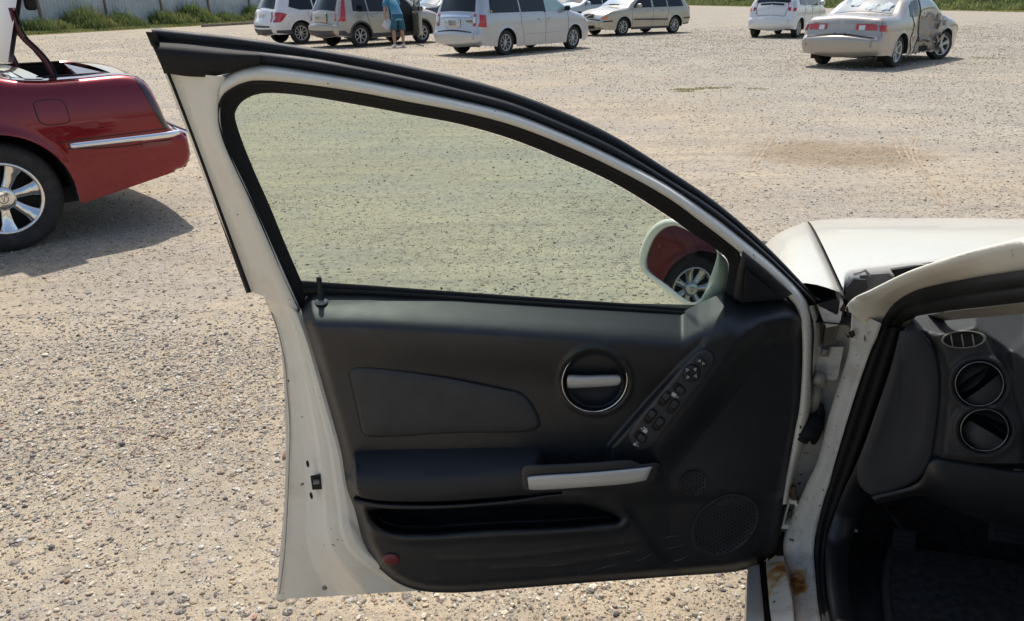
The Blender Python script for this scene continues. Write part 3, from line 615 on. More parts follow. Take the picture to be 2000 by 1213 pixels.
for i, c in enumerate(((1298, 779), (1314, 794), (1270, 813), (1286, 828))):
    dpart(plate(sw_poly(c, 16, 9), -99.9955, .01, 0, .001, .05, curve=False), 'switch_well', M['black'])
    dpart(plate(sw_poly((c[0]+3.5, c[1]-4), 8, 6.5), -99.9905, .012, 0, .002, .15, curve=False), 'window_switch', M['switch_grey'])
    dpart(plate(sw_poly((c[0]-4, c[1]+4), 3, 6), -99.993, .008, 0, .001, .15, curve=False), 'switch_lip', M['trim'])
for c in ((1326.5, 760), (1251, 853)):
    o1 = np.array(c); 
    dpart(plate(sw_poly(c, 9, 14), -99.9955, .01, 0, .001, .05, curve=False), 'switch_well', M['black'])
    dpart(plate(sw_poly(o1+sn*4, 6.5, 8), -99.991, .012, 0, .002, .15, curve=False), 'lock_switch', M['switch_grey'])
dpart(plate(sw_poly((1370, 708), 7.5, 13), -99.9915, .012, .001, .002, .1, curve=False), 'mirror_selector', M['trim'])
dpart(plate(ell(1351, 729, 17.5, 17.5)[::3], -99.9955, .01, 0, .001, .04), 'pad_gap', M['black'])
dpart(plate(ell(1351, 729, 15.5, 15.5)[::3], -99.9895, .012, -.001, .003, .12), 'mirror_pad', M['trim'])
# printed symbols: arrows on the pad and selector, padlock-like marks by the locks
def mark(polys, w, name):
    m = MB()
    for p in polys:
        p = np.asarray(p, float); m.loft([D(p, ridge_w(p)+w-.0012), D(p, ridge_w(p)+w)], closed=True, caps=(True, True), smooth=False)
    return dpart(m, name, M['icon'])
def tri(c, ang, r=4.0):
    """outlined arrow head"""
    c = np.array(c); out = []
    P = [c+r*np.array([math.cos(ang+a), math.sin(ang+a)]) for a in (0, 2.25, -2.25)]; Q = [c+(p-c)*.55 for p in P]
    for i in range(3): out.append([P[i], P[(i+1) % 3], Q[(i+1) % 3], Q[i]])
    return out
mark(sum((tri((1351+dx, 729+dy), a) for dx, dy, a in ((-9, -7, -2.2), (7, -8, -.8), (-8, 8, 2.3), (8, 6, .9))), []), .0115, 'pad_arrows')
mark(tri((1366, 705), 3.0, 3.6)+tri((1374, 710), .3, 3.6), .0095, 'selector_arrows')
def ibox(c, a, b, rot=0.): 
    u = np.array([math.cos(rot), math.sin(rot)]); v = np.array([-u[1], u[0]]); c = np.array(c); return [c+u*a+v*b, c-u*a+v*b, c-u*a-v*b, c+u*a-v*b]
mark([ibox((1316, 771), 4.5, 3.6, .5)]+tri((1323, 776), .6, 3.2), .0048, 'lock_symbol')
mark([ibox((1260, 842), 4.2, 3.2, .5), ibox((1260, 836.5), 4.5, .8, .5)]+tri((1253, 837), 3.6, 3.0), .0048, 'lock_symbol')
mark([ibox((1240, 868), 3.0, 2.2, .5), ibox((1244, 864.5), 2.6, .7, .5)]+tri((1246, 871), .5, 2.6), .0048, 'unlock_symbol')
# speakers
def grille(cx, cy, a, b, rot, w, nm):
    rg2 = lambda k: ell(cx, cy, a*k, b*k, rot); m = MB()
    f_ = lambda k, o: D(rg2(k), trim_w(rg2(k))+o)
    m.loft([f_(1.0, -.012), f_(1.0, .002), f_(.97, .004), f_(.94, .0025), f_(.6, .003), f_(.2, .003)], closed=True, caps=(False, True)); g_ = dpart(m, nm, M['dash'])
    h_ = MB(); sp = 7.4; hx = np.linspace(0, 2*math.pi, 7)[:-1]; cr2, sr2 = math.cos(rot), math.sin(rot)
    for iy in range(-14, 15):
        for ix in range(-16, 17):
            ex, ey = (ix+.5*(iy % 2))*sp, iy*sp*.866
            if (ex/(a*.92))**2+(ey/(b*.92))**2 > 1: continue
            c_ = np.array([cx+ex*cr2-ey*sr2, cy-(ex*sr2+ey*cr2)]); hp_ = c_+2.5*np.stack([np.cos(hx), np.sin(hx)], 1); h_.add(D(hp_, trim_w(hp_)+.0042), [tuple(range(6))], False)
    o_ = dpart(h_, 'grille_holes', M['black']); o_['kind'] = 'stuff'
g1 = trim_w(np.array([[1417., 1024.]]))[0]; g2 = trim_w(np.array([[1354., 944.]]))[0]
grille(1416, 1025, 74, 53, .62, .034, 'speaker_grille'); grille(1354, 944, 27, 24, .5, max(g2, .02)+.008, 'tweeter_grille')
# red reflector, lock knob, latch, holes
mrf = pmat('red_reflector', (.16, .012, .02), .3, coat=.5, var=.3, vscale=90, bump=.6, bscale=500)
dpart(plate(ell(764, 1093, 17, 11.5, -.1)[::3], float(trim_w(ell(764, 1093, 17, 11.5, -.1)).max())+.003, .03, .002, .002, .06), 'door_reflector', mrf)
mb = MB(); q = D(np.array([[628., 589.]]), trim_w(np.array([[628., 589.]])))[0]
mb.lathe([(.0, .004), (.007, .004), (.0125, .002), (.0125, -.002)], q, (0, 0, 1), (1, 0, 0), 24); kn = dpart(mb, 'knob_collar', M['grey_metal'])
mb = MB(); mb.lathe([(.0, .048), (.0042, .047), (.005, .044), (.0045, .026), (.0058, .024), (.0058, -.01)], q, (0, 0, 1), (1, 0, 0), 16); dpart(mb, 'lock_knob', M['rubber_sat'])
mb = MB(); lt = np.array([(606, 929), (636, 924), (638, 955), (610, 957)], float); dpart(plate(lt, -.012, .03, 0, .001, .05, curve=False), 'latch_slot', M['black'])
mb = MB(); q = D(np.array([(618., 940.)]), -.010)[0]; mb.box(q, (.012, .014, .006), Matrix.Rotation(.2, 3, 'Z'), .001); dpart(mb, 'latch_claw', M['grey_metal'])
dpart(plate(ell(505, 566, 8, 6)[::4], -.019, .02, 0, .001, .1), 'striker_bolt_hole', M['black'])
for c in ((601, 906), (608, 968)): dpart(plate(ell(*c, 3, 7, .2)[::6], -.026, .01, 0, .001, .1), 'slot_hole', M['black'])
dpart(plate(ell(634, 1149, 5, 4)[::6], -.094, .004, .001, .001, .2), 'drain_plug', pmat('plug', (.25, .22, .17), .7))
# scuffs from shoes along the bottom of the trim
scm = pmat('pale_scuff', (.16, .16, .155), .8, var=.5, vscale=200)
for q in ([(1128, 1128), (1131, 1122), (1134, 1117)], [(1150, 1118), (1180, 1108), (1215, 1100)], [(1240, 1098), (1262, 1088), (1280, 1076)], [(1285, 1052), (1310, 1048), (1332, 1046)], [(1290, 1075), (1320, 1068), (1345, 1062)], [(1180, 1085), (1215, 1080), (1248, 1070)], [(1405, 1104), (1418, 1103), (1430, 1097)], [(1050, 1106), (1090, 1103), (1120, 1100)], [(1300, 1100), (1330, 1092), (1352, 1080)]):
    c_ = cr(q, 14); m_ = MB(); m_.tube(D(c_, trim_w(c_)+.0001), [.0001+.0006*math.sin(k_/13*math.pi)**2*(.5+.5*math.sin(k_*2.3)**2) for k_ in range(14)], 5); dpart(m_, 'scuff_mark', scm)
# sail panel in the front corner of the window
dpart(plate([(1450, 490), (1500, 530), (1548, 574), (1530, 585), (1448, 591), (1431, 580), (1441, 528)], .018, .05, 0, .004, .05, curve=False), 'sail_panel', M['trim'])
dpart(plate([(1455, 524), (1490, 553), (1520, 580), (1452, 586)], .030, .01, 0, .003, .1, curve=False), 'sail_cover', M['rubber'])
# front edge plate of the door, seen past the trim
mb = MB(); f0 = cri([(1580, 598), (1590, 640), (1588, 700), (1586, 740)], 16); f1 = cri([(1598, 594), (1609, 640), (1604, 690), (1586, 742)], 16)
mb.loft([D(f0, .0), D(between(f0, f1, .5), -.03), D(f1, -.075), D(f1, -.10)]); dpart(mb, 'door_front_edge', M['white'])
# rearview mirror outside the glass; aimed so that it shows the red car's front wheel
MIRROR_TODO = True
# ---- body of the white car ahead of and around the open door
def curve_car(rows, n):            # rows of (F, L, z)
    P = cr(rows, n); return CF(P[:, 0], P[:, 1], P[:, 2])
# gap line between wing and bonnet comes from the photo; heights are a car's
gF = np.linspace(-.03, 1.06, 34); u = (gF+.03)/1.09
gL = .105+.0*u+.03*u**3; gZ = .925-.085*u-.075*u**3
sect = [(.0, .0), (-.018, -.001), (-.045, -.006), (-.08, -.022), (-.112, -.052), (-.135, -.095), (-.148, -.16), (-.150, -.26), (-.135, -.38), (-.120, -.47)]
sect = [tuple(q) for q in cr(sect, 30)]
mb = MB(); curves = []
arch = lambda F: np.sqrt(np.maximum(0, .345**2-(F-.52)**2))
for dl, dz in [(0.0, -.02)]+sect:
    tap = np.clip((gF-.62)/.44, 0, 1)
    L = gL-.004+dl*(1-.35*tap**2)+.10*tap**2.2*(dl < -.03)*min(1, abs(dl)*9); z = gZ+dz-.03*tap**2*(abs(dl)*5)
    curves.append((L, np.maximum(z, np.where(arch(gF) > 0, .31+arch(gF), 0)) if dl < -.1 and dz < -.2 else z))
mb.loft([CF(gF+.085*min(1, abs(dl)/.07)*(1-u)**1.5, L, z) for (L, z), (dl, dz) in zip(curves, [(0.0, -.02)]+sect)])
# front end turns down to the lamp
Lf = np.array([c[0][-1] for c in curves]); zf = np.array([c[1][-1] for c in curves])
mb.loft([CF(np.full(len(Lf), gF[-1]), Lf, zf), CF(np.full(len(Lf), gF[-1]+.03), Lf+.015, zf-.03), CF(np.full(len(Lf), gF[-1]+.045), Lf+.02, zf-.12)])
wing = wpart(mb, 'front_wing', M['sun_dimmed_white'])
# bonnet
NB = 60; bl = (1-np.cos(np.linspace(0, np.pi, NB)))/2; mb = MB(); rows = []
rear = lambda t: np.interp(.113+1.5*np.minimum(t, 1-t), [.113, .127, .144, .178, .21, .272, .5, .863], [-.02, .077, .106, .118, .125, .145, .19, .22])   # rear edge curves forward
for k, s in enumerate(np.r_[0, np.linspace(.012, 1, 40)]):
    F0 = rear(bl); Ff = 1.09+.17*np.sin(np.pi*bl)**.9; F = F0+(Ff-F0)*s
    uu = np.clip((F+.03)/1.09, 0, 1.2); L = .1075+(1.511)*bl*1.0+.03*uu**3*(1-2*bl)
    z = .927-.085*uu-.075*uu**3+.062*np.sin(np.pi*bl)**.8*(1-.25*uu)
    z = z+.0035*np.sin(F*13+L*4)*np.sin(L*9-1)*ss(.3, .9, uu)*ss(.9, .3, L)    # dents from the knock
    z = z-.010*np.exp(-(((F-.93)/.08)**2+((L-.42)/.10)**2))
    if k == 0: z = z-.02
    rows.append(CF(F, L, z))
mb.loft(rows)
mb.loft([rows[-1], CF(Ff+.03, L, z-.03), CF(Ff+.05, L, z-.12)])
hood = wpart(mb, 'bonnet', M['sun_dimmed_white'])
mb = MB(); mb.tube(CF(gF[:33], gL[:33]+.0008, gZ[:33]-.008), .004, 6); wpart(mb, 'bonnet_gap', M['black'], hood)
mb = MB(); eg = np.linspace(0, 1, 12); mb.loft([CF(.02+1.05*eg, np.full(12, l), .86-.075*eg-.075*eg**3-.02) for l in np.linspace(-.02, 1.64, 10)]); wpart(mb, 'engine_bay', M['black'])
# rubber bulkhead strip and cowl under the bonnet's rear edge
mb = MB(); bF = rear(bl); 
cl_ = np.clip(.113+1.5*bl, .15, 1.56); mb.loft([CF(bF+.03, cl_, .895+.055*np.sin(np.pi*bl)**.8), CF(bF-.005, cl_, .875+.045*np.sin(np.pi*bl)**.8), CF(bF-.05, cl_, .845+.04*np.sin(np.pi*bl)**.8), CF(np.full(NB, .03), cl_, .86+.04*np.sin(np.pi*bl)**.8)])
cowl = wpart(mb, 'cowl_panel', M['rubber'])
def fpoly(pts, F, depth, mat, name, parent=None, smooth=False):
    P = np.asarray(pts, float); Fv = np.broadcast_to(np.asarray(F, float), (len(P),)); m = MB()
    a = FP(P[:, 0], P[:, 1], Fv); m.loft([a, a+cF*depth], closed=True, caps=(True, True), smooth=smooth); return wpart(m, name, mat, parent)
fpoly([(1650, 585), (1653, 562), (1668, 545), (1692, 548), (1696, 562), (1668, 590)], .03, .01, M['rubber_sat'], 'cowl_end_flap', cowl)
fpoly([(1680, 538), (1735, 534), (1752, 548), (1720, 572), (1680, 580)], .05, .01, pmat('cowl_grey', (.10, .10, .105), .6, var=.3, vscale=30), 'cowl_seal', cowl)
fpoly([(1740, 528), (1825, 514), (1830, 530), (1752, 545)], .08, .01, M['rubber_sat'], 'wiper_cover', cowl)
mb = MB(); Pw = FP(np.array([1668, 1690, 1700]), np.array([536, 528, 541]), np.array([.03, .04, .04])); mb.tube(Pw, .003, 6); wpart(mb, 'washer_hose', M['grey_metal'], cowl)
# A-pillar: white outside, then rubber, then trim; runs up and back towards the lens
NA = 46
pA = cri([(1652, 604), (1657, 592), (1672, 579), (1700, 566), (1750, 541), (1800, 520), (1900, 488), (2000, 463)], NA)
pB = cri([(1664, 612), (1668, 600), (1684, 588), (1712, 576), (1762, 551), (1812, 531), (1912, 502), (2010, 482)], NA)
pC = cri([(1712, 655), (1718, 638), (1731, 612), (1752, 588), (1790, 567), (1850, 552), (1925, 539), (2010, 526)], NA)
pD = cri([(1754, 660), (1760, 640), (1768, 627), (1786, 619), (1815, 613), (1870, 605), (1935, 598), (2010, 589)], NA)
pFc = np.interp(np.linspace(0, 1, 46), np.linspace(0, 1, 8), [-.05, -.06, -.09, -.2, -.32, -.42, -.57, -.70])
def ext(c, v, m):                      # run a traced curve on up the pillar to the roof
    return np.concatenate([c, c[-1]+np.cumsum(np.tile(v/m, (m, 1)), 0)])
def up_pillar(c):
    v = CF(-.62, .10, .10)-CF(0, 0, 0); return ext(c, v, 8)
lo = lambda P, d0, d1=None: FP(P[:, 0], P[:, 1], pFc+d0)
A0 = up_pillar(lo(pA, .02)); A1 = up_pillar(lo(pB, -.012)); A2 = up_pillar(lo(between(pB, pC, .35), -.006)); A3 = up_pillar(lo(between(pB, pC, .85), .012)); A4 = up_pillar(lo(pC, .018))
inner = A0+cR*.05+np.array([0, 0, -.005])
mb = MB(); mb.loft([inner, A0, between(A0, A1, .45)-cR*.006, A1, A2, A3, A4, A4+cR*.03]); pillar = wpart(mb, 'windscreen_pillar', M['white'])
S0 = up_pillar(lo(pC, .012)); S1 = up_pillar(lo(between(pC, pD, .2), -.018)); S2 = up_pillar(lo(between(pC, pD, .42), -.006)); S3 = up_pillar(lo(between(pC, pD, .5), .012)); S4 = up_pillar(lo(between(pC, pD, .6), -.006)); S5 = up_pillar(lo(between(pC, pD, .85), .0)); S6 = up_pillar(lo(pD, .03))
# rubber continues down the front of the opening
wl = cri([(1719, 640), (1697, 692), (1668, 779), (1632, 896), (1609, 976), (1596, 1029), (1590, 1081), (1592, 1128), (1597, 1174), (1603, 1213), (1614, 1290)], 50)
wr = cri([(1760, 640), (1745, 700), (1713, 798), (1676, 896), (1646, 966), (1626, 1020), (1615, 1065), (1612, 1110), (1616, 1165), (1622, 1213), (1634, 1290)], 50)
wF = np.interp(np.linspace(0, 1, 50), [0, .55, .65, .75, .85, 1], [-.055, -.045, -.07, -.16, -.28, -.46])
fp = lambda P, dF: FP(P[:, 0], P[:, 1], wF+dF)
mb = MB(); mb.loft([S0, S1, S2, S3, S4, S5, S6])
mb.loft([fp(wl, .01), fp(between(wl, wr, .12), -.018), fp(between(wl, wr, .35), -.022), fp(between(wl, wr, .46), -.004), fp(between(wl, wr, .58), -.02), fp(between(wl, wr, .85), -.022), fp(wr, .01)])
wpart(mb, 'door_opening_seal', M['rubber'], pillar)
# trim inside the pillar
pE = cri([(1762, 640), (1790, 634), (1830, 628), (1870, 624), (1940, 618), (2010, 612)], NA); pD2 = cri([(1760, 632), (1786, 621), (1815, 615), (1870, 607), (1935, 600), (2010, 591)], NA)
mb = MB(); mb.loft([up_pillar(lo(pD2, .03)), up_pillar(lo(between(pD2, pE, .5), .05)), up_pillar(lo(pE, .09))]); wpart(mb, 'pillar_trim', M['tan'], pillar)
fpoly_later = [(1572, 560), (1668, 560), (1668, 650), (1590, 650)]
# hinge pillar and sill
jl = cri([(1664, 606), (1660, 660), (1654, 700), (1620, 807), (1598, 894), (1577, 941), (1558, 985), (1536, 1034), (1530, 1061), (1532, 1093), (1539, 1130), (1548, 1174), (1552, 1213), (1562, 1290)], 60)
jr = cri([(1722, 632), (1712, 660), (1697, 694), (1667, 782), (1632, 898), (1621, 940), (1608, 980), (1595, 1033), (1590, 1064), (1590, 1096), (1593, 1134), (1597, 1176), (1603, 1215), (1613, 1290)], 60)
jF = np.interp(np.linspace(0, 1, 60), [0, .55, .66, .74, .82, .9, 1], [-.05, -.01, -.03, -.09, -.17, -.27, -.43])
fj = lambda P, dF: FP(P[:, 0], P[:, 1], jF+dF)
mb = MB(); mb.loft([fj(jl, .09), fj(jl, .03), fj(between(jl, jr, .12), .004), fj(between(jl, jr, .4), -.006), fj(between(jl, jr, .55), -.010), fj(between(jl, jr, .8), -.030), fj(jr, -.035), fj(jr, .0)])
jamb = wpart(mb, 'hinge_pillar', M['rust'])
# rust: painted through a point attribute on the sill pieces
def rustify(o, centers):
    me = o.data; co = np.array([v.co[:] for v in me.vertices]); r = np.zeros(len(co))
    for c, rad in centers: r = np.maximum(r, .62*np.exp(-(np.linalg.norm(co-c, axis=1)/rad)**2))
    a = me.attributes.new('rust', 'FLOAT', 'POINT'); a.data.foreach_set('value', r)
sl_ = cri([(1496, 1096), (1497, 1116), (1500, 1150), (1503, 1185), (1507, 1215), (1514, 1290)], 40); sr_2 = cri([(1530, 1086), (1534, 1110), (1541, 1142), (1548, 1176), (1552, 1215), (1562, 1290)], 40)
sF = np.linspace(-.045, -.42, 40); mb = MB(); fs = lambda P, dF: FP(P[:, 0], P[:, 1], sF+dF)
mb.loft([fs(sl_, .06), fs(sl_, .012)]+[fs(between(sl_, sr_2, t), .006-.012*t) for t in np.linspace(.08, .97, 12)]+[fs(sr_2, .0), fs(sr_2, .05)])
sill = wpart(mb, 'sill_step', M['rust']); rc = FP(np.array([1537, 1543]), np.array([1150, 1182]), np.array([-.13, -.2])); rustify(sill, [(rc[0], .06), (rc[1], .055)]); rj = FP(np.array([1549., 1545.]), np.array([1140., 1112.]), np.array([-.14, -.1])); rustify(jamb, [(rj[0], .030), (rj[1], .022), (A1[2], .03)])
mb = MB(); q = np.array([(1539, 1128), (1548, 1124), (1557, 1128), (1553, 1140), (1548, 1156), (1544, 1160)], float); c = q.mean(0)
# rocker outside and the dark gap behind it
rl = cri([(1461, 1108), (1460, 1140), (1459, 1175), (1458, 1215), (1457, 1290)], 30); rr_ = cri([(1483, 1102), (1486, 1140), (1490, 1178), (1493, 1215), (1500, 1290)], 30)
rF = np.linspace(-.02, -.40, 30); fr = lambda P, dF: FP(P[:, 0], P[:, 1], rF+dF)
mb = MB(); dn = np.array([0, 0, -.09]); mb.loft([fr(rl, 0)+dn*1.3+cR*.03, fr(rl, 0)+dn*.6, fr(rl, .0), fr(between(rl, rr_, .3), -.004), fr(between(rl, rr_, .75), -.004), fr(rr_, .0), fr(rr_, .06)])
wpart(mb, 'rocker_panel', M['sun_dimmed_white'])
rk = cri([(1482, 1100), (1486, 1140), (1490, 1178), (1493, 1215), (1500, 1290)], 30); rk2 = cri([(1500, 1094), (1500, 1140), (1503, 1178), (1508, 1215), (1516, 1290)], 30)
mb = MB(); mb.loft([fr(rk, .03), fr(rk2, .03)]); wpart(mb, 'sill_seal', M['rubber'])
# recess behind the hinges, hinges, check strap, wiring boot
fpoly([(1588, 600), (1640, 598), (1668, 660), (1640, 760), (1606, 880), (1570, 960), (1540, 1080), (1500, 1100), (1540, 970), (1580, 800)], .09, .01, M['white_dirty'], 'jamb_face', jamb)
fpoly([(1594, 594), (1640, 582), (1636, 612), (1632, 615)], .035, .02, M['rubber_sat'], 'jamb_seal_block', jamb)
fpoly([(1596, 596), (1634, 616), (1638, 612), (1641, 585), (1647, 590), (1642, 625), (1636, 636), (1614, 640), (1606, 622)], .030, .05, M['white_dirty'], 'hinge_bracket', jamb)
fpoly([(1612, 638), (1640, 633), (1632, 672), (1608, 676)], .045, .03, pmat('hinge_wear', (.10, .085, .06), .7, var=.4, vscale=60), 'hinge_knuckle', jamb)
fpoly([(1600, 678), (1648, 678), (1636, 740), (1630, 743), (1606, 738), (1592, 726)], .055, .03, M['white_dirty'], 'hinge_leaf', jamb)
fpoly([(1604, 682), (1622, 682), (1619, 697), (1601, 696)], .045, .012, M['grey_metal'], 'hinge_washer', jamb)
mb = MB(); q = FP(np.array([1611.]), np.array([688.]), np.array([.045]))[0]; mb.lathe([(0, .006), (.006, .006), (.008, .002), (.008, 0)], q, tuple(-cF), tuple(cR), 12); wpart(mb, 'hinge_bolt', M['grey_metal'], jamb)
mb = MB(); q = FP(np.array([1590., 1600., 1605.]), np.array([735., 738., 752.]), np.array([.03, .03, .03])); mb.tube(q, [.013, .016, .012], 10); mb.tube(FP(np.array([1598., 1588.]), np.array([752., 810.]), np.array([.04, .05])), .010, 10); wpart(mb, 'check_strap', M['grey_metal'], jamb)
mb = MB(); th2 = np.linspace(0, 2*math.pi, 25)[:-1]
pe = lambda k, F: FP(1596+15*k*np.cos(th2)-4*k*np.sin(th2), 828-10*k*np.cos(th2)+40*k*np.sin(th2), F)
mb.loft([pe(1, .08), pe(1, .05), pe(.9, .04), pe(.5, .035), pe(.3, .03)], closed=True, caps=(False, True))
bts = FP(np.array([1592., 1585., 1579., 1573., 1566.]), np.array([826., 832., 840., 848., 858.]), np.array([.03, .02, .01, .0, .0])); 
mb.tube(lin(bts, 11), [.022, .017, .021, .016, .02, .015, .019, .014, .018, .013, .015], 12); wpart(mb, 'wiring_boot', M['rubber'], jamb)
mb = MB(); lo_h = np.array([(1541, 976), (1556, 979), (1558, 986), (1546, 1028), (1540, 1033), (1526, 1033)], float); a = FP(lo_h[:, 0], lo_h[:, 1], .01); c = lo_h.mean(0); b2 = c+(lo_h-c)*.74; bb2 = FP(b2[:, 0], b2[:, 1], .012)
mb.loft([a+cF*.03, a, bb2, bb2+cF*.03], closed=True, smooth=False); wpart(mb, 'hinge_loop', M['white'], jamb)
mb = MB(); mb.tube(FP(np.array([1548., 1551.]), np.array([950., 975.]), np.array([.02, .02])), .008, 10); pinm = pmat('rusty_pin', (.12, .07, .04), .75, var=.4, vscale=80); wpart(mb, 'hinge_pin', pinm, jamb); mb = MB(); mb.tube(FP(np.array([1541., 1545.]), np.array([998., 1008.]), np.array([.03, .03])), .006, 8); wpart(mb, 'hinge_pin', pinm, jamb)
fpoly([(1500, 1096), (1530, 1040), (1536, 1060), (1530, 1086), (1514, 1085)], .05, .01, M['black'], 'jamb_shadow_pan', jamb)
fpoly(fpoly_later, .14, .01, M['black'], 'wing_inner', jamb)
# rust holes on the pillar
for q in ([(1657, 650), (1668, 646), (1671, 655), (1664, 661), (1659, 657)], [(1640, 606), (1648, 592), (1652, 602), (1647, 612)], [(1655, 598), (1661, 604), (1661, 616), (1656, 618), (1652, 606)]):
    fpoly(q, -.055, .004, pmat('rust_hole', (.035, .02, .014), .9), 'rust_hole', jamb)

# ---- inside: dashboard, vents, footwell
gx, gy = np.meshgrid(np.linspace(0, 1, 150), np.linspace(612, 905, 70)); dxl = np.interp(gy, [612, 640, 660, 702, 800, 905], [1795, 1768, 1758, 1750, 1722, 1700]); gx = dxl+(2420-dxl)*gx
def dash_F(x, y):
    top = np.interp(x, [1700, 1790, 1850, 1905, 1925, 2000, 2420], [642, 642, 655, 636, 650, 700, 720])
    F = -.235+.0*x
    F = F+.00030*np.maximum(0, 1840-x)*1.0
    F = F+.0030*np.maximum(0, top-y)
    bez = pdist(np.stack([x, y], -1), [(1815, 655), (1840, 690), (1848, 724), (1848, 773), (1838, 893), (2000, 920), (1998, 830), (1976, 761), (1959, 711), (1925, 660), (1907, 634), (1830, 648)])
    F = F-.016*(1-ss(-8, 3, bez))
    for cx, cy, a, b in ((1913, 750, 62, 56), (1923, 840, 62, 54)):
        rr = np.hypot((x-cx)/a, (y-cy)/b); F = F-.010*np.exp(-((rr-.93)/.10)**2)
        F = F+.05*(1-ss(.70, .78, rr))
    F = F-.012*np.exp(-(pline(np.stack([x, y], -1), [(2030, 640), (1982, 690), (1988, 760), (2020, 860)])/12)**2)
    return F
FD = dash_F(gx, gy); mb = MB(); mb.loft([FP(gx[j], gy[j], FD[j]) for j in range(len(gx))]); dash = wpart(mb, 'dashboard', M['dash'])
# end cap on the door side
ec = np.array([(1758, 648), (1788, 641), (1811, 660), (1828, 689), (1836, 738), (1834, 798), (1824, 867), (1816, 904), (1789, 940), (1706, 969), (1674, 935), (1700, 841), (1742, 710)], float)
ecc = cr(np.concatenate([ec, ec[:1]]), 61)[:-1]; c = ecc.mean(0); mb = MB(); rr_s = [(1, -.10, ), (1, -.232), (.985, -.240), (.93, -.243), (.6, -.238), (.2, -.236)]
mb.loft([FP((c+(ecc-c)*k)[:, 0], (c+(ecc-c)*k)[:, 1], F) for k, F in rr_s], closed=True, caps=(False, True)); wpart(mb, 'dashboard_end_cap', M['dash'], dash)
# knee panel under it
kx = cri([(1700, 968), (1789, 942), (1818, 894), (1870, 897), (2000, 919), (2200, 950), (2420, 985)], 50); kb = cri([(1712, 985), (1795, 968), (1840, 985), (1900, 1010), (2000, 1035), (2200, 1070), (2420, 1110)], 50)
mb = MB(); mb.loft([FP(kx[:, 0], kx[:, 1], -.20), FP(kx[:, 0], kx[:, 1]+2, -.238), FP(between(kx, kb, .15)[:, 0], between(kx, kb, .15)[:, 1], -.246), FP(between(kx, kb, .7)[:, 0], between(kx, kb, .7)[:, 1], -.232), FP(kb[:, 0], kb[:, 1], -.18), FP(kb[:, 0], kb[:, 1]-4, .1)]); wpart(mb, 'knee_panel', M['trim'], dash)
# round vents with chrome rings and turned barrels
for i, (cx, cy, a, b, rot) in enumerate(((1913, 750, 47.5, 43.5, .9), (1923, 840, 47, 41, -.5))):
    e = lambda k, F: FP(ell(cx, cy, a*k, b*k)[:, 0], ell(cx, cy, a*k, b*k)[:, 1], F)
    mb = MB(); mb.loft([e(1.02, -.250), e(1.0, -.264), e(.975, -.264), e(.965, -.25)], closed=True); v = wpart(mb, 'vent_ring', M['vent_ring'], dash)
    mb = MB(); mb.loft([e(.96, -.255), e(.95, -.235), e(.93, -.17)], closed=True, caps=(False, True)); wpart(mb, 'vent_well', M['black'], dash)
    q = FP(np.array([cx*1.]), np.array([cy*1.]), np.array([-.222]))[0]; mb = MB()
    ax1 = Vector(tuple(cR))*math.cos(rot)+Vector((0, 0, 1))*math.sin(rot); ax2 = Vector(tuple(-cF)); ax3 = ax1.cross(ax2)
    for sgn in (-1, 1):
        rings = []
        for k in np.linspace(-.98, .98, 13):
            rad = .043*math.sqrt(1-k*k*.75); rings.append([Vector(q)+ax1*(k*.041)+(ax2*math.cos(t)*(.9)+ax3*math.sin(t))*rad for t in (np.linspace(-.30, 1.45, 12) if sgn > 0 else np.linspace(-1.45, -.85, 12))])
        mb.loft(rings)
    rings = [[Vector(q)+ax1*(k*.036)+ax2*(.004+.040*math.sqrt(max(0, 1-k*k))*j)-ax3*(.022+.004*j) for j in (0, .5, 1)] for k in np.linspace(-1, 1, 13)]; mb.loft(rings)
    wpart(mb, 'vent_barrel', M['dash'], dash)
# oval demister outlet with three vanes
oe = lambda k, F: FP(ell(1882, 663, 43*k, 17*k, .04)[:, 0], ell(1882, 663, 43*k, 17*k, .04)[:, 1], F)
fo = float(dash_F(np.array([1882.]), np.array([666.]))[0])-.012
mb = MB(); mb.loft([oe(1.04, fo+.02), oe(1.0, fo), oe(.92, fo), oe(.88, fo+.01)], closed=True); wpart(mb, 'side_outlet_ring', M['grey_metal'], dash)
mb = MB(); mb.loft([oe(.95, fo+.004), oe(.9, fo+.005)], closed=True, caps=(False, True)); wpart(mb, 'side_outlet_well', M['black'], dash)
for xx in (1858, 1879, 1900):
    mb = MB(); mb.tube(FP(np.array([xx-1., xx+3.5]), np.array([653., 678.]), np.array([fo+.001, fo+.001])), .0012, 5); wpart(mb, 'outlet_vane', M['grey_metal'], dash)
# footwell and floor
def cbox(F0, F1, L0, L1, z0, z1):
    return [CF(a, b, c) for a, b, c in ((F0, L0, z0), (F1, L0, z0), (F1, L1, z0), (F0, L1, z0), (F0, L0, z1), (F1, L0, z1), (F1, L1, z1), (F0, L1, z1))]
BF = [(0, 3, 2, 1), (4, 5, 6, 7), (0, 1, 5, 4), (1, 2, 6, 5), (2, 3, 7, 6), (3, 0, 4, 7)]
mb = MB(); fx = np.linspace(.42, -2.4, 30); rows = [CF(fx, np.full(30, l), .27+.06*ss(.3, .42, fx)+.02*np.sin(l*14+fx*6)*.3+(.16*ss(.62, .78, l)-.16*ss(1.0, 1.15, l))) for l in np.linspace(.10, 1.70, 40)]; mb.loft(rows); wpart(mb, 'floor_carpet', M['carpet'])
mb = MB(); mb.add(cbox(.40, .44, .12, 1.70, .2, .78), BF, False); wpart(mb, 'firewall', M['carpet'])
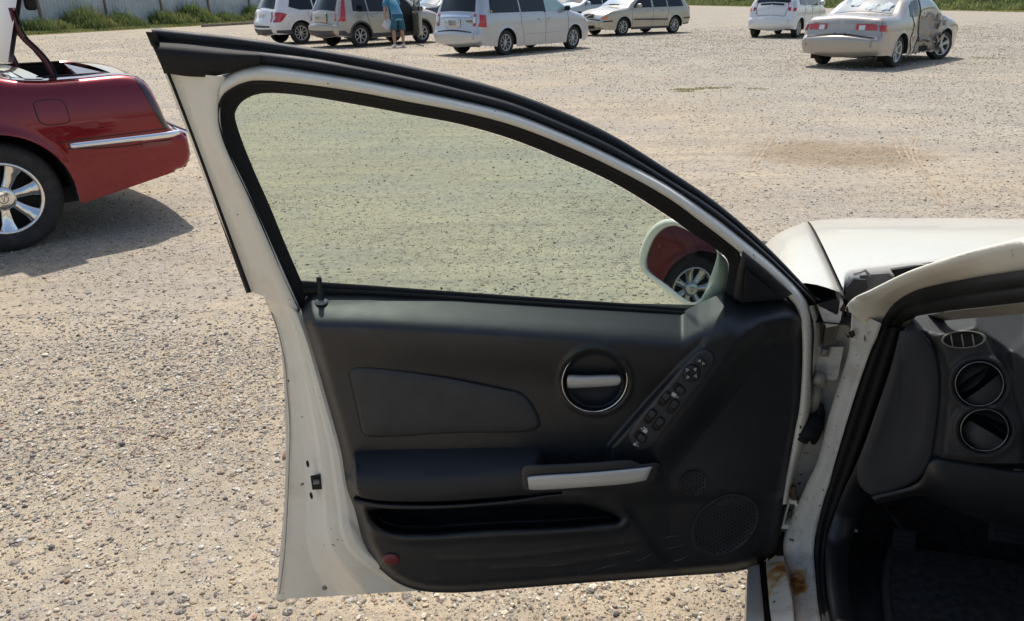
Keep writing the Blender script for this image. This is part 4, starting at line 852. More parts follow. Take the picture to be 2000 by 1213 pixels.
kp = np.array([(1760, 655), (1745, 702), (1712, 800), (1676, 898), (1648, 958), (1628, 1010), (1614, 1060), (1612, 1115), (1622, 1215), (1636, 1300)], float); kq = np.array([(1800, 660), (1790, 702), (1765, 800), (1720, 905), (1690, 975), (1680, 1010), (1665, 1050), (1655, 1115), (1668, 1215), (1690, 1300)], float)
kpF = np.interp(np.linspace(0, 1, 10), [0, .55, .65, .75, .85, 1], [-.10, -.06, -.08, -.16, -.26, -.42]); n5 = 40; kF = np.interp(np.linspace(0, 1, n5), np.linspace(0, 1, 10), kpF)
k1 = cri(kp, n5); k2 = cri(kq, n5); mb = MB(); mb.loft([FP(k1[:, 0], k1[:, 1], kF), FP(between(k1, k2, .3)[:, 0], between(k1, k2, .3)[:, 1], kF-.005), FP(k2[:, 0], k2[:, 1], kF+.03), FP(k2[:, 0], k2[:, 1], kF+.16), CF(np.full(n5, .38), np.full(n5, .15), np.linspace(.70, .25, n5))]); wpart(mb, 'kick_panel', M['trim'])
def pedal(px, py, F, wx, hy, name, arm):
    m = MB(); q = FP(np.array([float(px)]), np.array([float(py)]), np.array([F]))[0]; RM = Matrix(((cR[0], cF[0], 0), (cR[1], cF[1], 0), (0, 0, 1))) @ Matrix.Rotation(-.5, 3, 'X')
    m.box(q, (wx, .012, hy), RM, .004)
    for k in range(4): m.box(Vector(q)+RM @ Vector((0, -.007, -hy*.33+k*hy*.22)), (wx*.8, .004, hy*.08), RM)
    A = FP(np.array([p[0] for p in arm], float), np.array([p[1] for p in arm], float), np.array([p[2] for p in arm])); m.tube(A, .006, 8); return wpart(m, name, M['rubber_sat'])
pedal(1765, 1056, .05, .05, .055, 'parking_brake_pedal', [(1762, 1035, .055), (1745, 1010, .07), (1722, 985, .1), (1715, 960, .12)])
pedal(1985, 1036, .08, .11, .06, 'brake_pedal', [(1985, 1030, .09), (1990, 980, .12)])
mb = MB(); mm = CF(*np.array([(.05, .30, .305), (-.1, .26, .30), (-.45, .25, .297), (-.75, .26, .295), (-.8, .40, .295), (-.75, .6, .295), (-.3, .66, .30), (.06, .66, .306)]).T); mb.loft([mm, mm+np.array([0, 0, .012])], closed=True, caps=(True, True), smooth=False); fm = wpart(mb, 'floor_mat', M['carpet'])
mb = MB(); mb.tube(curve_car([(-.72, .33, .311), (-.5, .30, .312), (-.32, .34, .313), (-.27, .45, .314), (-.30, .62, .314)], 30), .010, 8); mb.tube(curve_car([(.06, .30, .318), (-.1, .265, .314), (-.45, .255, .312), (-.75, .265, .310)], 30), .008, 8); wpart(mb, 'mat_edging', pmat('mat_edge', (.045, .045, .046), .8), fm)
mb = MB(); q = FP(np.array([1668.]), np.array([1036.]), np.array([-.02]))[0]; mb.box(q, (.014, .004, .006), Matrix.Rotation(-HEAD, 3, 'Z'), .001); wpart(mb, 'bonnet_release', M['icon'])
# rest of the shell: roof, windscreen, far side, seats
mb = MB(); rf = []
zroof = lambda F, L: 1.40-.10*((L-.90)/.62)**2*.55-.05*np.maximum(0, (F+1.35)/.35)**2*1.2-.10*np.maximum(0, (-2.35-F)/.5)
for F in np.linspace(-1.05, -2.6, 14):
    L = np.linspace(.36, 1.46, 16); rf.append(CF(np.full(16, F), L, zroof(F, L)))
mb.loft(rf); mb.loft([[p+np.array([0, 0, -.03]) for p in r] for r in rf]); wpart(mb, 'roof', M['white'])
mb = MB(); ws = []
for k in np.linspace(0, 1, 12):
    L = np.linspace(.17+.19*k, 1.65-.19*k, 16); F = .12-1.15*k+.10*np.sin(np.pi*np.linspace(0, 1, 16))*(1-k*.6); z = .93+.43*k+.05*np.sin(np.pi*np.linspace(0, 1, 16)); ws.append(CF(F, L, z))
mb.loft(ws); wpart(mb, 'windscreen', M['windshield'])
mb = MB(); mb.add(cbox(-2.9, 0.9, 1.72, 1.76, .3, .95), BF, False); mb.add(cbox(-1.15, -1.05, 1.55, 1.62, .95, 1.33), BF, False); mb.tube([CF(-1.0, 1.50, 1.35), CF(.05, 1.70, .93)], .03, 8); wpart(mb, 'far_side_panel', M['white'])
mb = MB(); mb.add(cbox(-3.0, -1.16, .02, .06, .3, .93), BF, False); mb.add(cbox(-1.28, -1.16, .06, .12, .35, .95), BF, False); mb.tube([CF(-1.2, .10, .95), CF(-1.25, .33, 1.36)], .04, 8); wpart(mb, 'rear_side_panel', M['white'])
mb = MB(); mb.add(cbox(-3.0, -2.5, .1, 1.7, .4, .95), BF, False); wpart(mb, 'parcel_shelf', M['dash'])
for L0 in (.28, 1.02):
    mb = MB(); q = CF(-1.05, L0+.26, .46); RM = Matrix.Rotation(-HEAD, 3, 'Z'); mb.box(q, (.52, .52, .18), RM, .06); mb.box(CF(-1.42, L0+.26, .85), (.50, .16, .72), RM @ Matrix.Rotation(.35, 3, 'X'), .06); mb.box(CF(-1.56, L0+.26, 1.24), (.26, .10, .16), RM @ Matrix.Rotation(.2, 3, 'X'), .04); wpart(mb, 'seat', M['fabric'])
# steering wheel
mb = MB(); q = Vector(CF(-.42, .56, .80)); e1 = Vector(tuple(cR)); e3 = (Vector(tuple(-cF))*.9+Vector((0, 0, .45))).normalized(); e2 = e3.cross(e1)
rings = [q+(e1*math.cos(t)+e2*math.sin(t))*.19 for t in np.linspace(0, 2*math.pi, 41)]; mb.tube(rings, .016, 10, caps=False); mb.box(q-e3*.02, (.14, .10, .06), Matrix((e1, e2, e3)).transposed(), .02)
for a in (0, math.pi, -math.pi/2): mb.tube([q-e3*.02, q+(e1*math.cos(a)+e2*math.sin(a))*.18], .014, 8)
mb.tube([q-e3*.02, Vector(CF(-.1, .56, .66))], .04, 10); wpart(mb, 'steering_wheel', M['trim'])
# underside and front wheel so that the body meets the ground in shade
mb = MB(); mb.add(cbox(-3.4, 1.0, .14, 1.66, .18, .24), BF, False); wpart(mb, 'underbody', M['black'])
# ------------------------------------------------------------------ parked cars: one builder, different bodies
def paint(name, c, metal=.35, rough=.28, coat=.8, dirt=.12, dc=(.32, .27, .2)):
    return pmat(name, c, rough, metal=metal, coat=coat, var=.04, vscale=2.5, dirt=dirt, dscale=3, dirtc=dc)
M['tyre'] = pmat('tyre_rubber', (.022, .021, .021), .8, var=.25, vscale=18, bump=.3, bscale=120, dirt=.35, dscale=12, dirtc=(.10, .085, .07))
M['alloy'] = pmat('alloy_wheel', (.50, .49, .46), .35, metal=.7, var=.1, vscale=15)
M['chrome_wheel'] = pmat('chrome_wheel', (.80, .79, .77), .10, metal=1.0, var=.08, vscale=12)
M['carglass'] = pmat('dark_car_glass', (.010, .012, .014), .08, spec=.45)
M['lens_red'] = pmat('red_lens', (.42, .012, .018), .15, coat=1.0, var=.25, vscale=25)
M['lens_dark'] = pmat('smoked_lens', (.02, .012, .014), .12, coat=1.0)
M['lens_clear'] = pmat('clear_lens', (.62, .62, .62), .12, coat=1.0, metal=.3)
M['lens_amber'] = pmat('amber_lens', (.65, .20, .03), .2, coat=1.0)
M['plate'] = pmat('licence_plate', (.55, .57, .56), .5, var=.35, vscale=45)
M['plastic_grey'] = pmat('grey_cladding', (.055, .056, .058), .65, var=.15, vscale=8, dirt=.3, dscale=6)
M['under'] = pmat('underbody_black', (.010, .010, .010), .9)
M['seam'] = pmat('panel_seam', (.02, .02, .02), .8)

class Car:
    def __init__(s, name, label, L, W, upper, lower, wheels, R, belt, tum, mat, heading, anchor, r=.12, plan=(.9, .10, .9, .14), crown=(.10, .04), arch=.055, dent=None, nx=120, k=1.0):
        s.L, s.W, s.belt, s.tum, s.r, s.plan, s.crown, s.R, s.wheels = L, W/2, belt, tum, r, plan, crown, R, wheels
        up = cr(upper, 260); i0, i1 = int(np.argmin(up[:, 0])), int(np.argmax(up[:, 0])); s.up = up[i0:i1+1][np.argsort(up[i0:i1+1, 0], kind='stable')]
        s.upc = up; lw_ = np.asarray(lower, float); a_ = up[:i0+1][::-1]; b_ = up[i1:][::-1]; lw_ = lw_[(lw_[:, 0] > a_[-1, 0]+.01) & (lw_[:, 0] < b_[0, 0]-.01)]; s.lo = np.concatenate([a_, lw_, b_]); s.lo_a = float(a_[-1, 0]); s.lo_b = float(b_[0, 0]); s.archR = R+arch; s.mat = mat; s.dent = dent
        s.roof = up[:, 1].max()
        # anchor: (pixel x, y) of a wheel's contact, and which wheel: 'rr','rl','fr','fl'
        (px, py), which = anchor; P = on_z(px, py)
        lx = wheels[0] if which[0] == 'r' else wheels[1]; ly = (-1 if which[1] == 'r' else 1)*(W/2-.03)
        h = R_(heading); c, sn = math.cos(h), math.sin(h)
        lx *= k; ly *= k; s.o = empty(name, (P[0]-lx*c+ly*sn, P[1]-lx*sn-ly*c, 0), h); s.o.scale = (k, k, k); s.name = name
        tag(s.o, label, 'car'); s.body(nx)
    def U(s, x): return np.interp(x, s.up[:, 0], s.up[:, 1])
    def B(s, x):
        b = np.interp(x, s.lo[:, 0], s.lo[:, 1])
        for wx in s.wheels:
            d = s.archR**2-(x-wx)**2; b = np.where(d > 0, np.maximum(b, s.R+np.sqrt(np.maximum(d, 0))), b)
        return b
    def hw(s, x, z):
        xr, kr, xf, kf = s.plan
        t = np.maximum(0, (xr-x)/xr); u = np.maximum(0, (x-(s.L-xf))/xf)
        w = s.W*(1-kr*t**2.2-kf*u**2.2)
        lowt = np.clip((s.belt*.62-z)/(s.belt*.62), 0, 1); w = w*(1-.055*lowt**2)
        w = w-.035*np.clip((z-s.belt*.75)/(s.belt*.25), 0, 1)**2
        g = np.maximum(0, z-s.belt); return w-s.tum*g-.10*s.tum*g*g
    def side(s, x, z):
        x = np.asarray(x, float); z = np.asarray(z, float); sh = x.shape; P = np.stack([x.ravel(), z.ravel()], 1); d = np.full(len(P), 9.)
        for a in range(0, len(s.upc)-1, 2):
            A = s.upc[a]; Bq = s.upc[min(a+2, len(s.upc)-1)]; ab = Bq-A; q = ab@ab
            if q < 1e-12: continue
            t = np.clip(((P-A)@ab)/q, 0, 1); d = np.minimum(d, np.hypot(*(P-(A+t[:, None]*ab)).T))
        d = d.reshape(sh); dd = np.minimum(d, s.r); off = s.r-np.sqrt(np.maximum(0, s.r**2-(s.r-dd)**2))
        y = s.hw(x, z)-off
        # arch lips stand proud
        for wx in s.wheels:
            q = np.abs(np.hypot(x-wx, z-s.R)-s.archR); y = y+.012*np.exp(-(q/.035)**2)*(z > s.R*.5)
        return y
    def rim(s, sarc, b):
        """point on the skin that wraps over the car from rear to front; sarc 0..1, b -1..1"""
        n = len(s.upc); f = np.clip(np.asarray(sarc, float), 0, 1)*(n-1); P = np.stack([np.interp(f, np.arange(n), s.upc[:, k]) for k in (0, 1)], -1)
        T = np.stack([np.interp(f, np.arange(n), np.gradient(s.upc[:, k])) for k in (0, 1)], -1); N = np.stack([-T[..., 1], T[..., 0]], -1); N /= np.linalg.norm(N, axis=-1, keepdims=True)+1e-9
        # soften the normal so that creases stay tidy
        cw = s.crown[0]*np.abs(N[..., 0])+s.crown[1]*np.abs(N[..., 1]); w = s.hw(P[..., 0], P[..., 1])-s.r
        off = cw*(1-np.asarray(b)**2)**1.6
        return np.stack([P[..., 0]+N[..., 0]*off, w*b, P[..., 1]+N[..., 1]*off], -1)
    def s_rear(s, z):
        i = np.argmax(s.upc[:, 1] >= z); return i/(len(s.upc)-1)
    def s_front(s, z):
        i = len(s.upc)-1-np.argmax(s.upc[::-1, 1] >= z); return i/(len(s.upc)-1)
    def s_x(s, x): return float(np.argmin(np.abs(s.upc[:, 0]-x)))/(len(s.upc)-1)
    def body(s, nx):
        xs = [s.up[0, 0], s.up[-1, 0]]; k = np.linspace(0, math.pi, nx); xs += list(s.up[0, 0]+(s.L-s.up[0, 0]+s.up[-1, 0]-s.L)*(1-np.cos(k))/2)
        for wx in s.wheels: xs += [wx-s.archR+e for e in (-.01, .0005, .004, .012, .03, .06)]+[wx+s.archR-e for e in (-.01, .0005, .004, .012, .03, .06)]
        xs = np.unique(np.round(xs, 5)); ts = np.unique(np.r_[np.linspace(0, 1, 22), .97, .985, .993, .02])
        x = np.repeat(xs[:, None], len(ts), 1); lo, hi = s.B(xs), s.U(xs); lo = np.minimum(lo, hi-.002); z = lo[:, None]+(hi-lo)[:, None]*ts[None]
        y = s.side(x, z); m = MB()
        if s.dent is not None:
            yr, xr_, zr_ = s.dent(x, y, z)
        for sg in (1, -1):
            if sg < 0 and s.dent is not None: V = np.stack([xr_, -yr, zr_], -1)
            else: V = np.stack([x, y*sg, z], -1)
            m.loft([V[i] for i in range(len(xs))])
        nb = 17; b = np.linspace(-1, 1, nb)
        xa, xb = s.lo_a, s.lo_b; seq = [(x_, l_, 0) for x_, l_ in zip(xs, lo) if x_ <= xa][::-1]+[(x_, h_, 1) for x_, h_ in zip(xs, hi)]+[(x_, l_, 0) for x_, l_ in zip(xs, lo) if x_ >= xb][::-1]
        Q = np.array([q[:2] for q in seq]); T = np.gradient(Q, axis=0); ds_ = np.linalg.norm(np.diff(Q, axis=0), axis=1); T = np.zeros_like(Q)
        d_ = np.diff(Q, axis=0)/np.maximum(ds_, 1e-6)[:, None]; T[0] = d_[0]; T[-1] = d_[-1]; T[1:-1] = d_[:-1]+d_[1:]; T /= np.linalg.norm(T, axis=1, keepdims=True)+1e-9
        Nn = np.stack([-T[:, 1], T[:, 0]], 1); ye = s.side(Q[:, 0], Q[:, 1]); cw = s.crown[0]*np.abs(Nn[:, 0])+s.crown[1]*np.abs(Nn[:, 1]); of = (1-b**2)**1.6
        rows = [np.stack([Q[i, 0]+Nn[i, 0]*cw[i]*of, b*ye[i], Q[i, 1]+Nn[i, 1]*cw[i]*of], -1) for i in range(len(Q))]
        cut = s.cutx() if hasattr(s, 'cutx') else None; seg = []
        for i in range(len(rows)-1):
            if cut and seq[i][2] and cut[0] <= seq[i][0] <= cut[1]:
                if seg: m.loft(seg); seg = []
                continue
            if not seg: seg = [rows[i]]
            seg.append(rows[i+1])
        if seg: m.loft(seg)
        s.shell = m.build('body', s.mat, s.o)
        # dark liner below so that light does not pass through
        m = MB(); x0, x1 = s.wheels[0]-.42, s.wheels[1]+.42; zf = float(np.min(s.lo[:, 1]))+.03
        m.box(((x0+x1)/2, 0, zf+.06), (x1-x0, s.W*1.72, .10)); 
        for wx in s.wheels:
            for sg in (1, -1):
                th3 = np.linspace(-.15, math.pi+.15, 15); R2 = s.archR+.004
                a = np.stack([wx+R2*np.cos(th3), np.full(15, sg*(s.W-.02)), s.R+R2*np.sin(th3)], -1); a[:, 1] = sg*(s.side(a[:, 0], np.minimum(a[:, 2], s.U(a[:, 0])-.03))-.01); c = a+0; c[:, 1] = sg*(s.W-.42)
                m.loft([a, c]); m.add([tuple(p) for p in c], [tuple(range(15))], False)
        m.build('underbody', M['under'], s.o)
    def patch(s, top, bot, name, mat, off=.006, nx=14, nz=6, sides=(1, -1), parent=None):
        """sheet laid on the side, between two (x,z) lines"""
        T = lin(top, nx); Bm = lin(bot, nx); out = []
        for sg in sides:
            m = MB(); g = [T*(1-k)+Bm*k for k in np.linspace(0, 1, nz)]
            rows = [np.stack([q[:, 0], sg*(s.side(q[:, 0], q[:, 1])+off), q[:, 1]], -1) for q in g]; m.loft(rows)
            out.append(m.build(name, mat, parent or s.o))
        return out
    def rpatch(s, s0, s1, y0, y1, name, mat, off=.006, ns=10, nb=14, y2=None, y3=None, parent=None):
        """sheet laid on the wrap-over skin; y0..y1 at s0, y2..y3 at s1 (metres)"""
        y2 = y0 if y2 is None else y2; y3 = y1 if y3 is None else y3; m = MB(); rows = []
        for k in np.linspace(0, 1, ns):
            sa = s0+(s1-s0)*k; e = s.rim(np.array([sa]), np.array([1.0]))[0, 1]
            b = np.linspace(y0+(y2-y0)*k, y1+(y3-y1)*k, nb)/max(e, .05); b = np.clip(b, -1, 1)
            p = s.rim(np.full(nb, sa), b); q = s.rim(np.full(nb, min(1, sa+.004)), b)-s.rim(np.full(nb, max(0, sa-.004)), b)
            N = np.stack([-q[:, 2], 0*q[:, 0], q[:, 0]], -1); N /= np.linalg.norm(N, axis=1, keepdims=True)+1e-9; rows.append(p+N*off)
        m.loft(rows); return m.build(name, mat, parent or s.o)
    def seam(s, pts, name='door_seam', r=.006, sides=(1, -1), mat=None):
        P = cr(pts, 30)
        for sg in sides:
            m = MB(); m.tube(np.stack([P[:, 0], sg*(s.side(P[:, 0], P[:, 1])-.001), P[:, 1]], -1), r, 5); m.build(name, mat or M['seam'], s.o)
    def handle(s, x, z, sides=(1, -1), mat=None, w=.2):
        for sg in sides:
            m = MB(); y = float(s.side(np.array([x]), np.array([z]))[0]); m.box((x, sg*(y+.015), z), (w, .03, .035), None, .012); m.build('door_handle', mat or s.mat, s.o)
    def mirror(s, x, z, mat=None, sides=(1, -1)):
        for sg in sides:
            m = MB(); y = float(s.side(np.array([x]), np.array([z]))[0]); m.box((x, sg*(y+.12), z+.07), (.12, .20, .15), Matrix.Rotation(.2*sg, 3, 'Z'), .05); m.box((x+.02, sg*(y+.02), z+.02), (.08, .12, .05), None, .015); m.build('side_mirror', mat or s.mat, s.o)
    def box(s, c, size, name, mat, bev=.01, rot=None, parent=None):
        if size[0] < .06 and c[0] < .12:            # things on the tailgate sit on its skin
            sa = s.s_rear(c[2]); e = s.rim(np.array([sa]), np.array([1.]))[0, 1]; c = (float(s.rim(np.array([sa]), np.array([c[1]/max(e, .1)]))[0, 0])-size[0]*.2, c[1], c[2])
        m = MB(); m.box(c, size, rot, bev); return m.build(name, mat, parent or s.o)
    def wheel(s, which, style=6, mat=None, rimr=.66, steer=0.0, wid=.20, sink=0.0):
        x = s.wheels[0] if which[0] == 'r' else s.wheels[1]; sg = -1 if which[1] == 'r' else 1
        make_wheel(s.o, (x, sg*(s.W-.045-wid/2), s.R-sink), s.R, rimr*s.R, wid, sg, style, mat or M['alloy'], steer)
wheel_cache = {}
def make_wheel(parent, c, R, rr, wid, sg, style, mat, steer=0.0):
    key = (round(R, 3), round(rr, 3), wid, style, mat.name)
    if key not in wheel_cache:
        t = MB(); h = wid/2
        t.lathe([(rr*.97, -h*.8), (rr*1.02, -h*.98), (R*.88, -h), (R*.965, -h*.86), (R, -h*.62), (R, h*.62), (R*.965, h*.86), (R*.88, h), (rr*1.06, h*.98), (rr*.985, h*.86)], (0, 0, 0), (0, 1, 0), (1, 0, 0), 48)
        for g in (-.45, 0, .45):                   # tread grooves as raised ribs
            t.lathe([(R, h*(g-.14)), (R*1.006, h*(g-.12)), (R*1.006, h*(g+.12)), (R, h*(g+.14))], (0, 0, 0), (0, 1, 0), (1, 0, 0), 48)
        tw = t.build('wheel', M['tyre']); tmesh = tw.data; bpy.data.objects.remove(tw)
        m = MB(); m.lathe([(rr*1.02, h*.80), (rr*1.0, h*.93), (rr*.93, h*.90), (rr*.90, h*.70), (rr*.88, -h*.6)], (0, 0, 0), (0, 1, 0), (1, 0, 0), 48)
        n = abs(style); hub = .20 if n >= 6 else .24
        for k in range(n):
            a = 2*math.pi*k/n+.26; e1 = Vector((math.cos(a), 0, math.sin(a))); e2 = Vector((-math.sin(a), 0, math.cos(a)))
            wd = rr*(.15 if n > 8 else .20 if n > 6 else .26) * (1.0 if style > 0 else 1.5)
            rows = []
            for q, f in (((.12, 1.0), (.45, .78), (.75, .82), (.95, 1.25)) if style > 0 else ((.12, .9), (.40, .85), (.72, 1.15), (.95, 1.75))):
                dep = h*(.72 if q < .2 else .70 if q < .6 else .76 if q < .9 else .86)
                rows.append([e1*(rr*q)+e2*(-wd*f*.5)+Vector((0, dep-.03, 0)), e1*(rr*q)+e2*(-wd*f*.36)+Vector((0, dep, 0)), e1*(rr*q)+e2*(wd*f*.36)+Vector((0, dep, 0)), e1*(rr*q)+e2*(wd*f*.5)+Vector((0, dep-.03, 0))])
            m.loft(rows)
        m.lathe([(.0, h*.80), (rr*hub*.8, h*.79), (rr*hub, h*.74), (rr*hub*1.05, h*.5)], (0, 0, 0), (0, 1, 0), (1, 0, 0), 24)
        rw = m.build('rim', mat); rmesh = rw.data; bpy.data.objects.remove(rw)
        d = MB(); d.lathe([(0, h*.3), (rr*.55, h*.3), (rr*.56, h*.1), (rr*.9, h*.08), (rr*.9, -h*.2)], (0, 0, 0), (0, 1, 0), (1, 0, 0), 32); dw = d.build('brake_disc', M['under']); dmesh = dw.data; bpy.data.objects.remove(dw)
        wheel_cache[key] = (tmesh, rmesh, dmesh)
    tm, rm, dm = wheel_cache[key]; rot = (0, 0, steer+(math.pi if sg < 0 else 0))
    w = bpy.data.objects.new('wheel', tm); col.objects.link(w); w.parent = parent; w.location = c; w.rotation_euler = rot
    for nm, me in (('rim', rm), ('brake_disc', dm)):
        o = bpy.data.objects.new(nm, me); col.objects.link(o); o.parent = w
    return w
# ------------------------------------------------------------------ the red car with its boot open
P_red = paint('red_paint', (.19, .0012, .010), .6, .2, .9, .02)
class RedCar(Car):
    def cutx(s): return (.36, .80)
red = RedCar('red_coupe', 'dark red car with chrome bumper strip and its boot lid raised', 5.10, 1.90,
    [(.12, .36), (.05, .375), (.006, .44), (.0, .53), (.015, .60), (.10, .635), (.13, .70), (.168, .86), (.215, .965), (.30, 1.003), (.60, 1.005), (.84, 1.008), (1.02, 1.04), (1.45, 1.24), (1.78, 1.34), (2.4, 1.365), (3.05, 1.33), (3.45, 1.15), (3.80, .985), (4.2, .93), (4.7, .83), (4.95, .74), (5.06, .62), (5.10, .5), (5.06, .38), (5.0, .28)],
    [(.16, .355), (.40, .310), (.76, .24), (1.2, .20), (4.0, .20), (4.6, .22), (5.0, .27)], (1.16, 4.02), .335, .93, .42, P_red, 220, ((36, 493), 'rl'), r=.055, plan=(.8, .035, .9, .14), crown=(.05, .02), arch=.06, nx=170)
for w in ('rr', 'rl', 'fr', 'fl'): red.wheel(w, -7, M['chrome_wheel'], .66, 0, .225)
for w_ in [c for c in red.o.children if c.name.startswith('wheel')]:
    m = MB(); m.lathe([(0, .100), (.05, .099), (.072, .092), (.074, .07)], (0, 0, 0), (0, 1, 0), (1, 0, 0), 32); m.build('hub_cap', M['chrome_wheel'], w_)
    m = MB(); m.lathe([(.022, .0995), (.026, .1015), (.030, .0990)], (0, 0, 0), (0, 1, 0), (1, 0, 0), 24)
    for a in (-.35, .35): m.box((0.012*a, .1005, 0), (.005, .002, .04), Matrix.Rotation(a, 3, 'Y'))
    m.build('hub_emblem', pmat('emblem', (.35, .34, .33), .3, metal=.8), w_)
# chrome strip along the bumper, round the corner
st = cr([(.745, .612), (.45, .612), (.25, .612), (.12, .612), (.06, .612)], 24)
for sg in (1, -1):
    m = MB(); y = red.side(st[:, 0], st[:, 1]); rows = []
    for dz, o in ((-.020, -.004), (-.018, .012), (0, .017), (.018, .012), (.020, -.004)): rows.append(np.stack([st[:, 0], sg*(y+o), st[:, 1]+dz], -1))
    m.loft(rows); m.add([tuple(r[0]) for r in rows], [(0, 1, 2, 3, 4)], False); m.build('bumper_strip', M['chrome'], red.o)
m = MB(); b = np.linspace(-1, 1, 21); rr_ = []
for z in (.595, .600, .612, .624, .63):
    q = red.rim(np.full(21, red.s_rear(.58)), b); q[:, 2] = z; q[:, 0] -= .0 if z in (.595, .63) else .018; rr_.append(q)
m.loft(rr_); m.build('rear_bumper_strip', M['chrome'], red.o)
red.seam([(.76, .60), (.5, .575), (.28, .575), (.12, .58)], 'bumper_seam', .004)
red.seam([(.13, .655), (.3, .652), (.6, .648), (.80, .64)], 'wing_lower_seam', .004)
red.seam([(.30, .560), (.20, .56), (.14, .56)], 'marker_outline', .003)
red.patch([(.32, .575), (.13, .575)], [(.32, .545), (.13, .545)], 'side_marker', pmat('red_marker', (.17, .008, .016), .2, coat=1), .004)
# narrow upright tail lamps wrapping the corner
red.patch([(.238, .975), (.272, .985)], [(.132, .66), (.168, .66)], 'tail_lamp', M['lens_dark'], .003, 6, 16)
for sg in (1, -1): red.rpatch(red.s_rear(.66), red.s_rear(.97), sg*.55, sg*.85, 'tail_lamp_rear', M['lens_red'], .004)
# fuel flap: rounded square outline and its own sheet
for sg in (1,):
    k = np.linspace(0, 2*math.pi, 49); cx, cz, a = .80, .825, .085; sq = lambda v: np.sign(v)*np.abs(v)**.45
    X = cx+a*sq(np.cos(k))+.012*np.sin(k); Z = cz+a*.86*sq(np.sin(k)); y = red.side(X, Z); m = MB(); m.tube(np.stack([X, sg*(y-.001), Z], -1), .0035, 5, caps=False); m.build('fuel_flap_gap', M['seam'], red.o)
    m = MB(); rings = [np.stack([cx+(X-cx)*q, sg*(red.side(cx+(X-cx)*q, cz+(Z-cz)*q)+.002), cz+(Z-cz)*q], -1)[:-1] for q in (.96, .6, .2)]; m.loft(rings, closed=True, caps=(False, True)); m.build('fuel_flap', P_red, red.o)
# windows
red.patch([(1.38, 1.10), (1.60, 1.20), (2.0, 1.29), (2.6, 1.315), (3.0, 1.28), (3.4, 1.10), (3.55, 1.0)], [(1.22, 1.0), (1.8, .99), (2.3, .98), (2.7, .975), (3.0, .975), (3.3, .975), (3.6, .985)], 'side_window', M['carglass'], .006, 30, 8)
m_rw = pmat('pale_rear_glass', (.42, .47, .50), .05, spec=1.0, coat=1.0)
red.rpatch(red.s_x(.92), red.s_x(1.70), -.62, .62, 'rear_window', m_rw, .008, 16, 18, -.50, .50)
red.rpatch(red.s_x(.86), red.s_x(.92), -.70, .70, 'window_trim', M['chrome'], .004)
red.rpatch(red.s_x(3.0), red.s_x(3.75), -.52, .52, 'windscreen', M['carglass'], .008, 12, 16, -.66, .66)
red.seam([(1.95, .99), (1.9, .7), (1.88, .30)]); red.seam([(3.35, .98), (3.38, .6), (3.38, .25)]); red.seam([(1.92, .26), (2.6, .25), (3.36, .25)])
red.handle(2.15, .80); red.mirror(3.2, .98)
red.patch([(4.55, .60), (4.95, .59)], [(4.55, .57), (4.95, .56)], 'front_side_strip', M['chrome'], .012)
red.rpatch(red.s_front(.66), red.s_front(.72), .45, .80, 'head_lamp', M['lens_clear'], .01); red.rpatch(red.s_front(.66), red.s_front(.72), -.80, -.45, 'head_lamp', M['lens_clear'], .01)
# boot opening: walls, floor, channel lip, seal
m = MB(); wi = .70
tub = np.array([(.36, -wi), (.79, -wi+.02), (.79, wi-.02), (.36, wi)])
m.loft([np.c_[tub, np.full(4, z)] for z in (1.0, .6, .42)], closed=True, caps=(False, True), smooth=False); m.build('boot_well', pmat('boot_lining', (.012, .012, .012), .95), red.o)
for sg in (1, -1):
    m = MB(); xx = np.linspace(.27, .95, 20); zz = red.U(xx); e = red.side(xx, zz-.002); rows = []
    for yy, dz in ((e-.0, 0), (e-.06, .006), (np.full(20, wi+.05), .008), (np.full(20, wi+.035), -.02), (np.full(20, wi+.01), -.02), (np.full(20, wi), .0), (np.full(20, wi), -.1)): rows.append(np.stack([xx, sg*yy, zz+dz], -1))
    m.loft(rows); m.build('boot_channel', P_red, red.o)
    m = MB(); m.tube([(x, sg*(wi+.005), 1.012) for x in np.linspace(.38, .80, 12)], .010, 8); m.build('boot_seal', M['rubber'], red.o)
# deck panel between boot and rear window
m = MB(); m.loft([[(x, y, red.U(x)+.008+.02*(1-(y/.8)**2)) for y in np.linspace(-.80, .80, 15)] for x in (.78, .83, .88)]); m.build('rear_deck', P_red, red.o)
m = MB(); m.loft([[(x, y, z) for y in np.linspace(-.78, .78, 15)] for x, z in ((.25, .96), (.30, 1.0), (.36, 1.0), (.37, .7))]); m.build('rear_panel', P_red, red.o)
# raised lid on goose-neck hinges
lid_o = Vector((.81, 0, .97)); la = R_(70); ct, sn_ = math.cos(la), math.sin(la)
def lidp(d, y, hgt):          # d from hinge edge along lid, hgt off its outer face
    return (lid_o.x+.02-d*ct*1.0+hgt*sn_*1.0+.10, y, lid_o.z+.13+d*sn_+hgt*ct)
m = MB(); ys = np.linspace(-.68, .68, 15)
m.loft([[lidp(d, y*(1-.04*d), .03*(1-(y/.7)**2)) for y in ys] for d in np.linspace(0, .68, 8)]+[[lidp(.70, y*.96, .02*(1-(y/.7)**2)-.03) for y in ys], [lidp(.71+.0, y*.95, -.12) for y in ys], [lidp(.70, y*.94, -.30) for y in ys]])
lid = m.build('boot_lid', P_red, red.o)
m = MB(); m.loft([[lidp(d, y*(.96-.04*d), -.028) for y in ys] for d in np.linspace(.01, .66, 6)]+[[lidp(.67, y*.92, -.12) for y in ys], [lidp(.665, y*.91, -.29) for y in ys]]); m.build('lid_inner', pmat('lid_inner_pale', (.42, .40, .44), .5, var=.1, vscale=5), lid)
m = MB(); m.box(lidp(.45, .60, -.06), (.07, .05, .20), None, .02); m.build('lid_bumper', M['rubber'], lid)
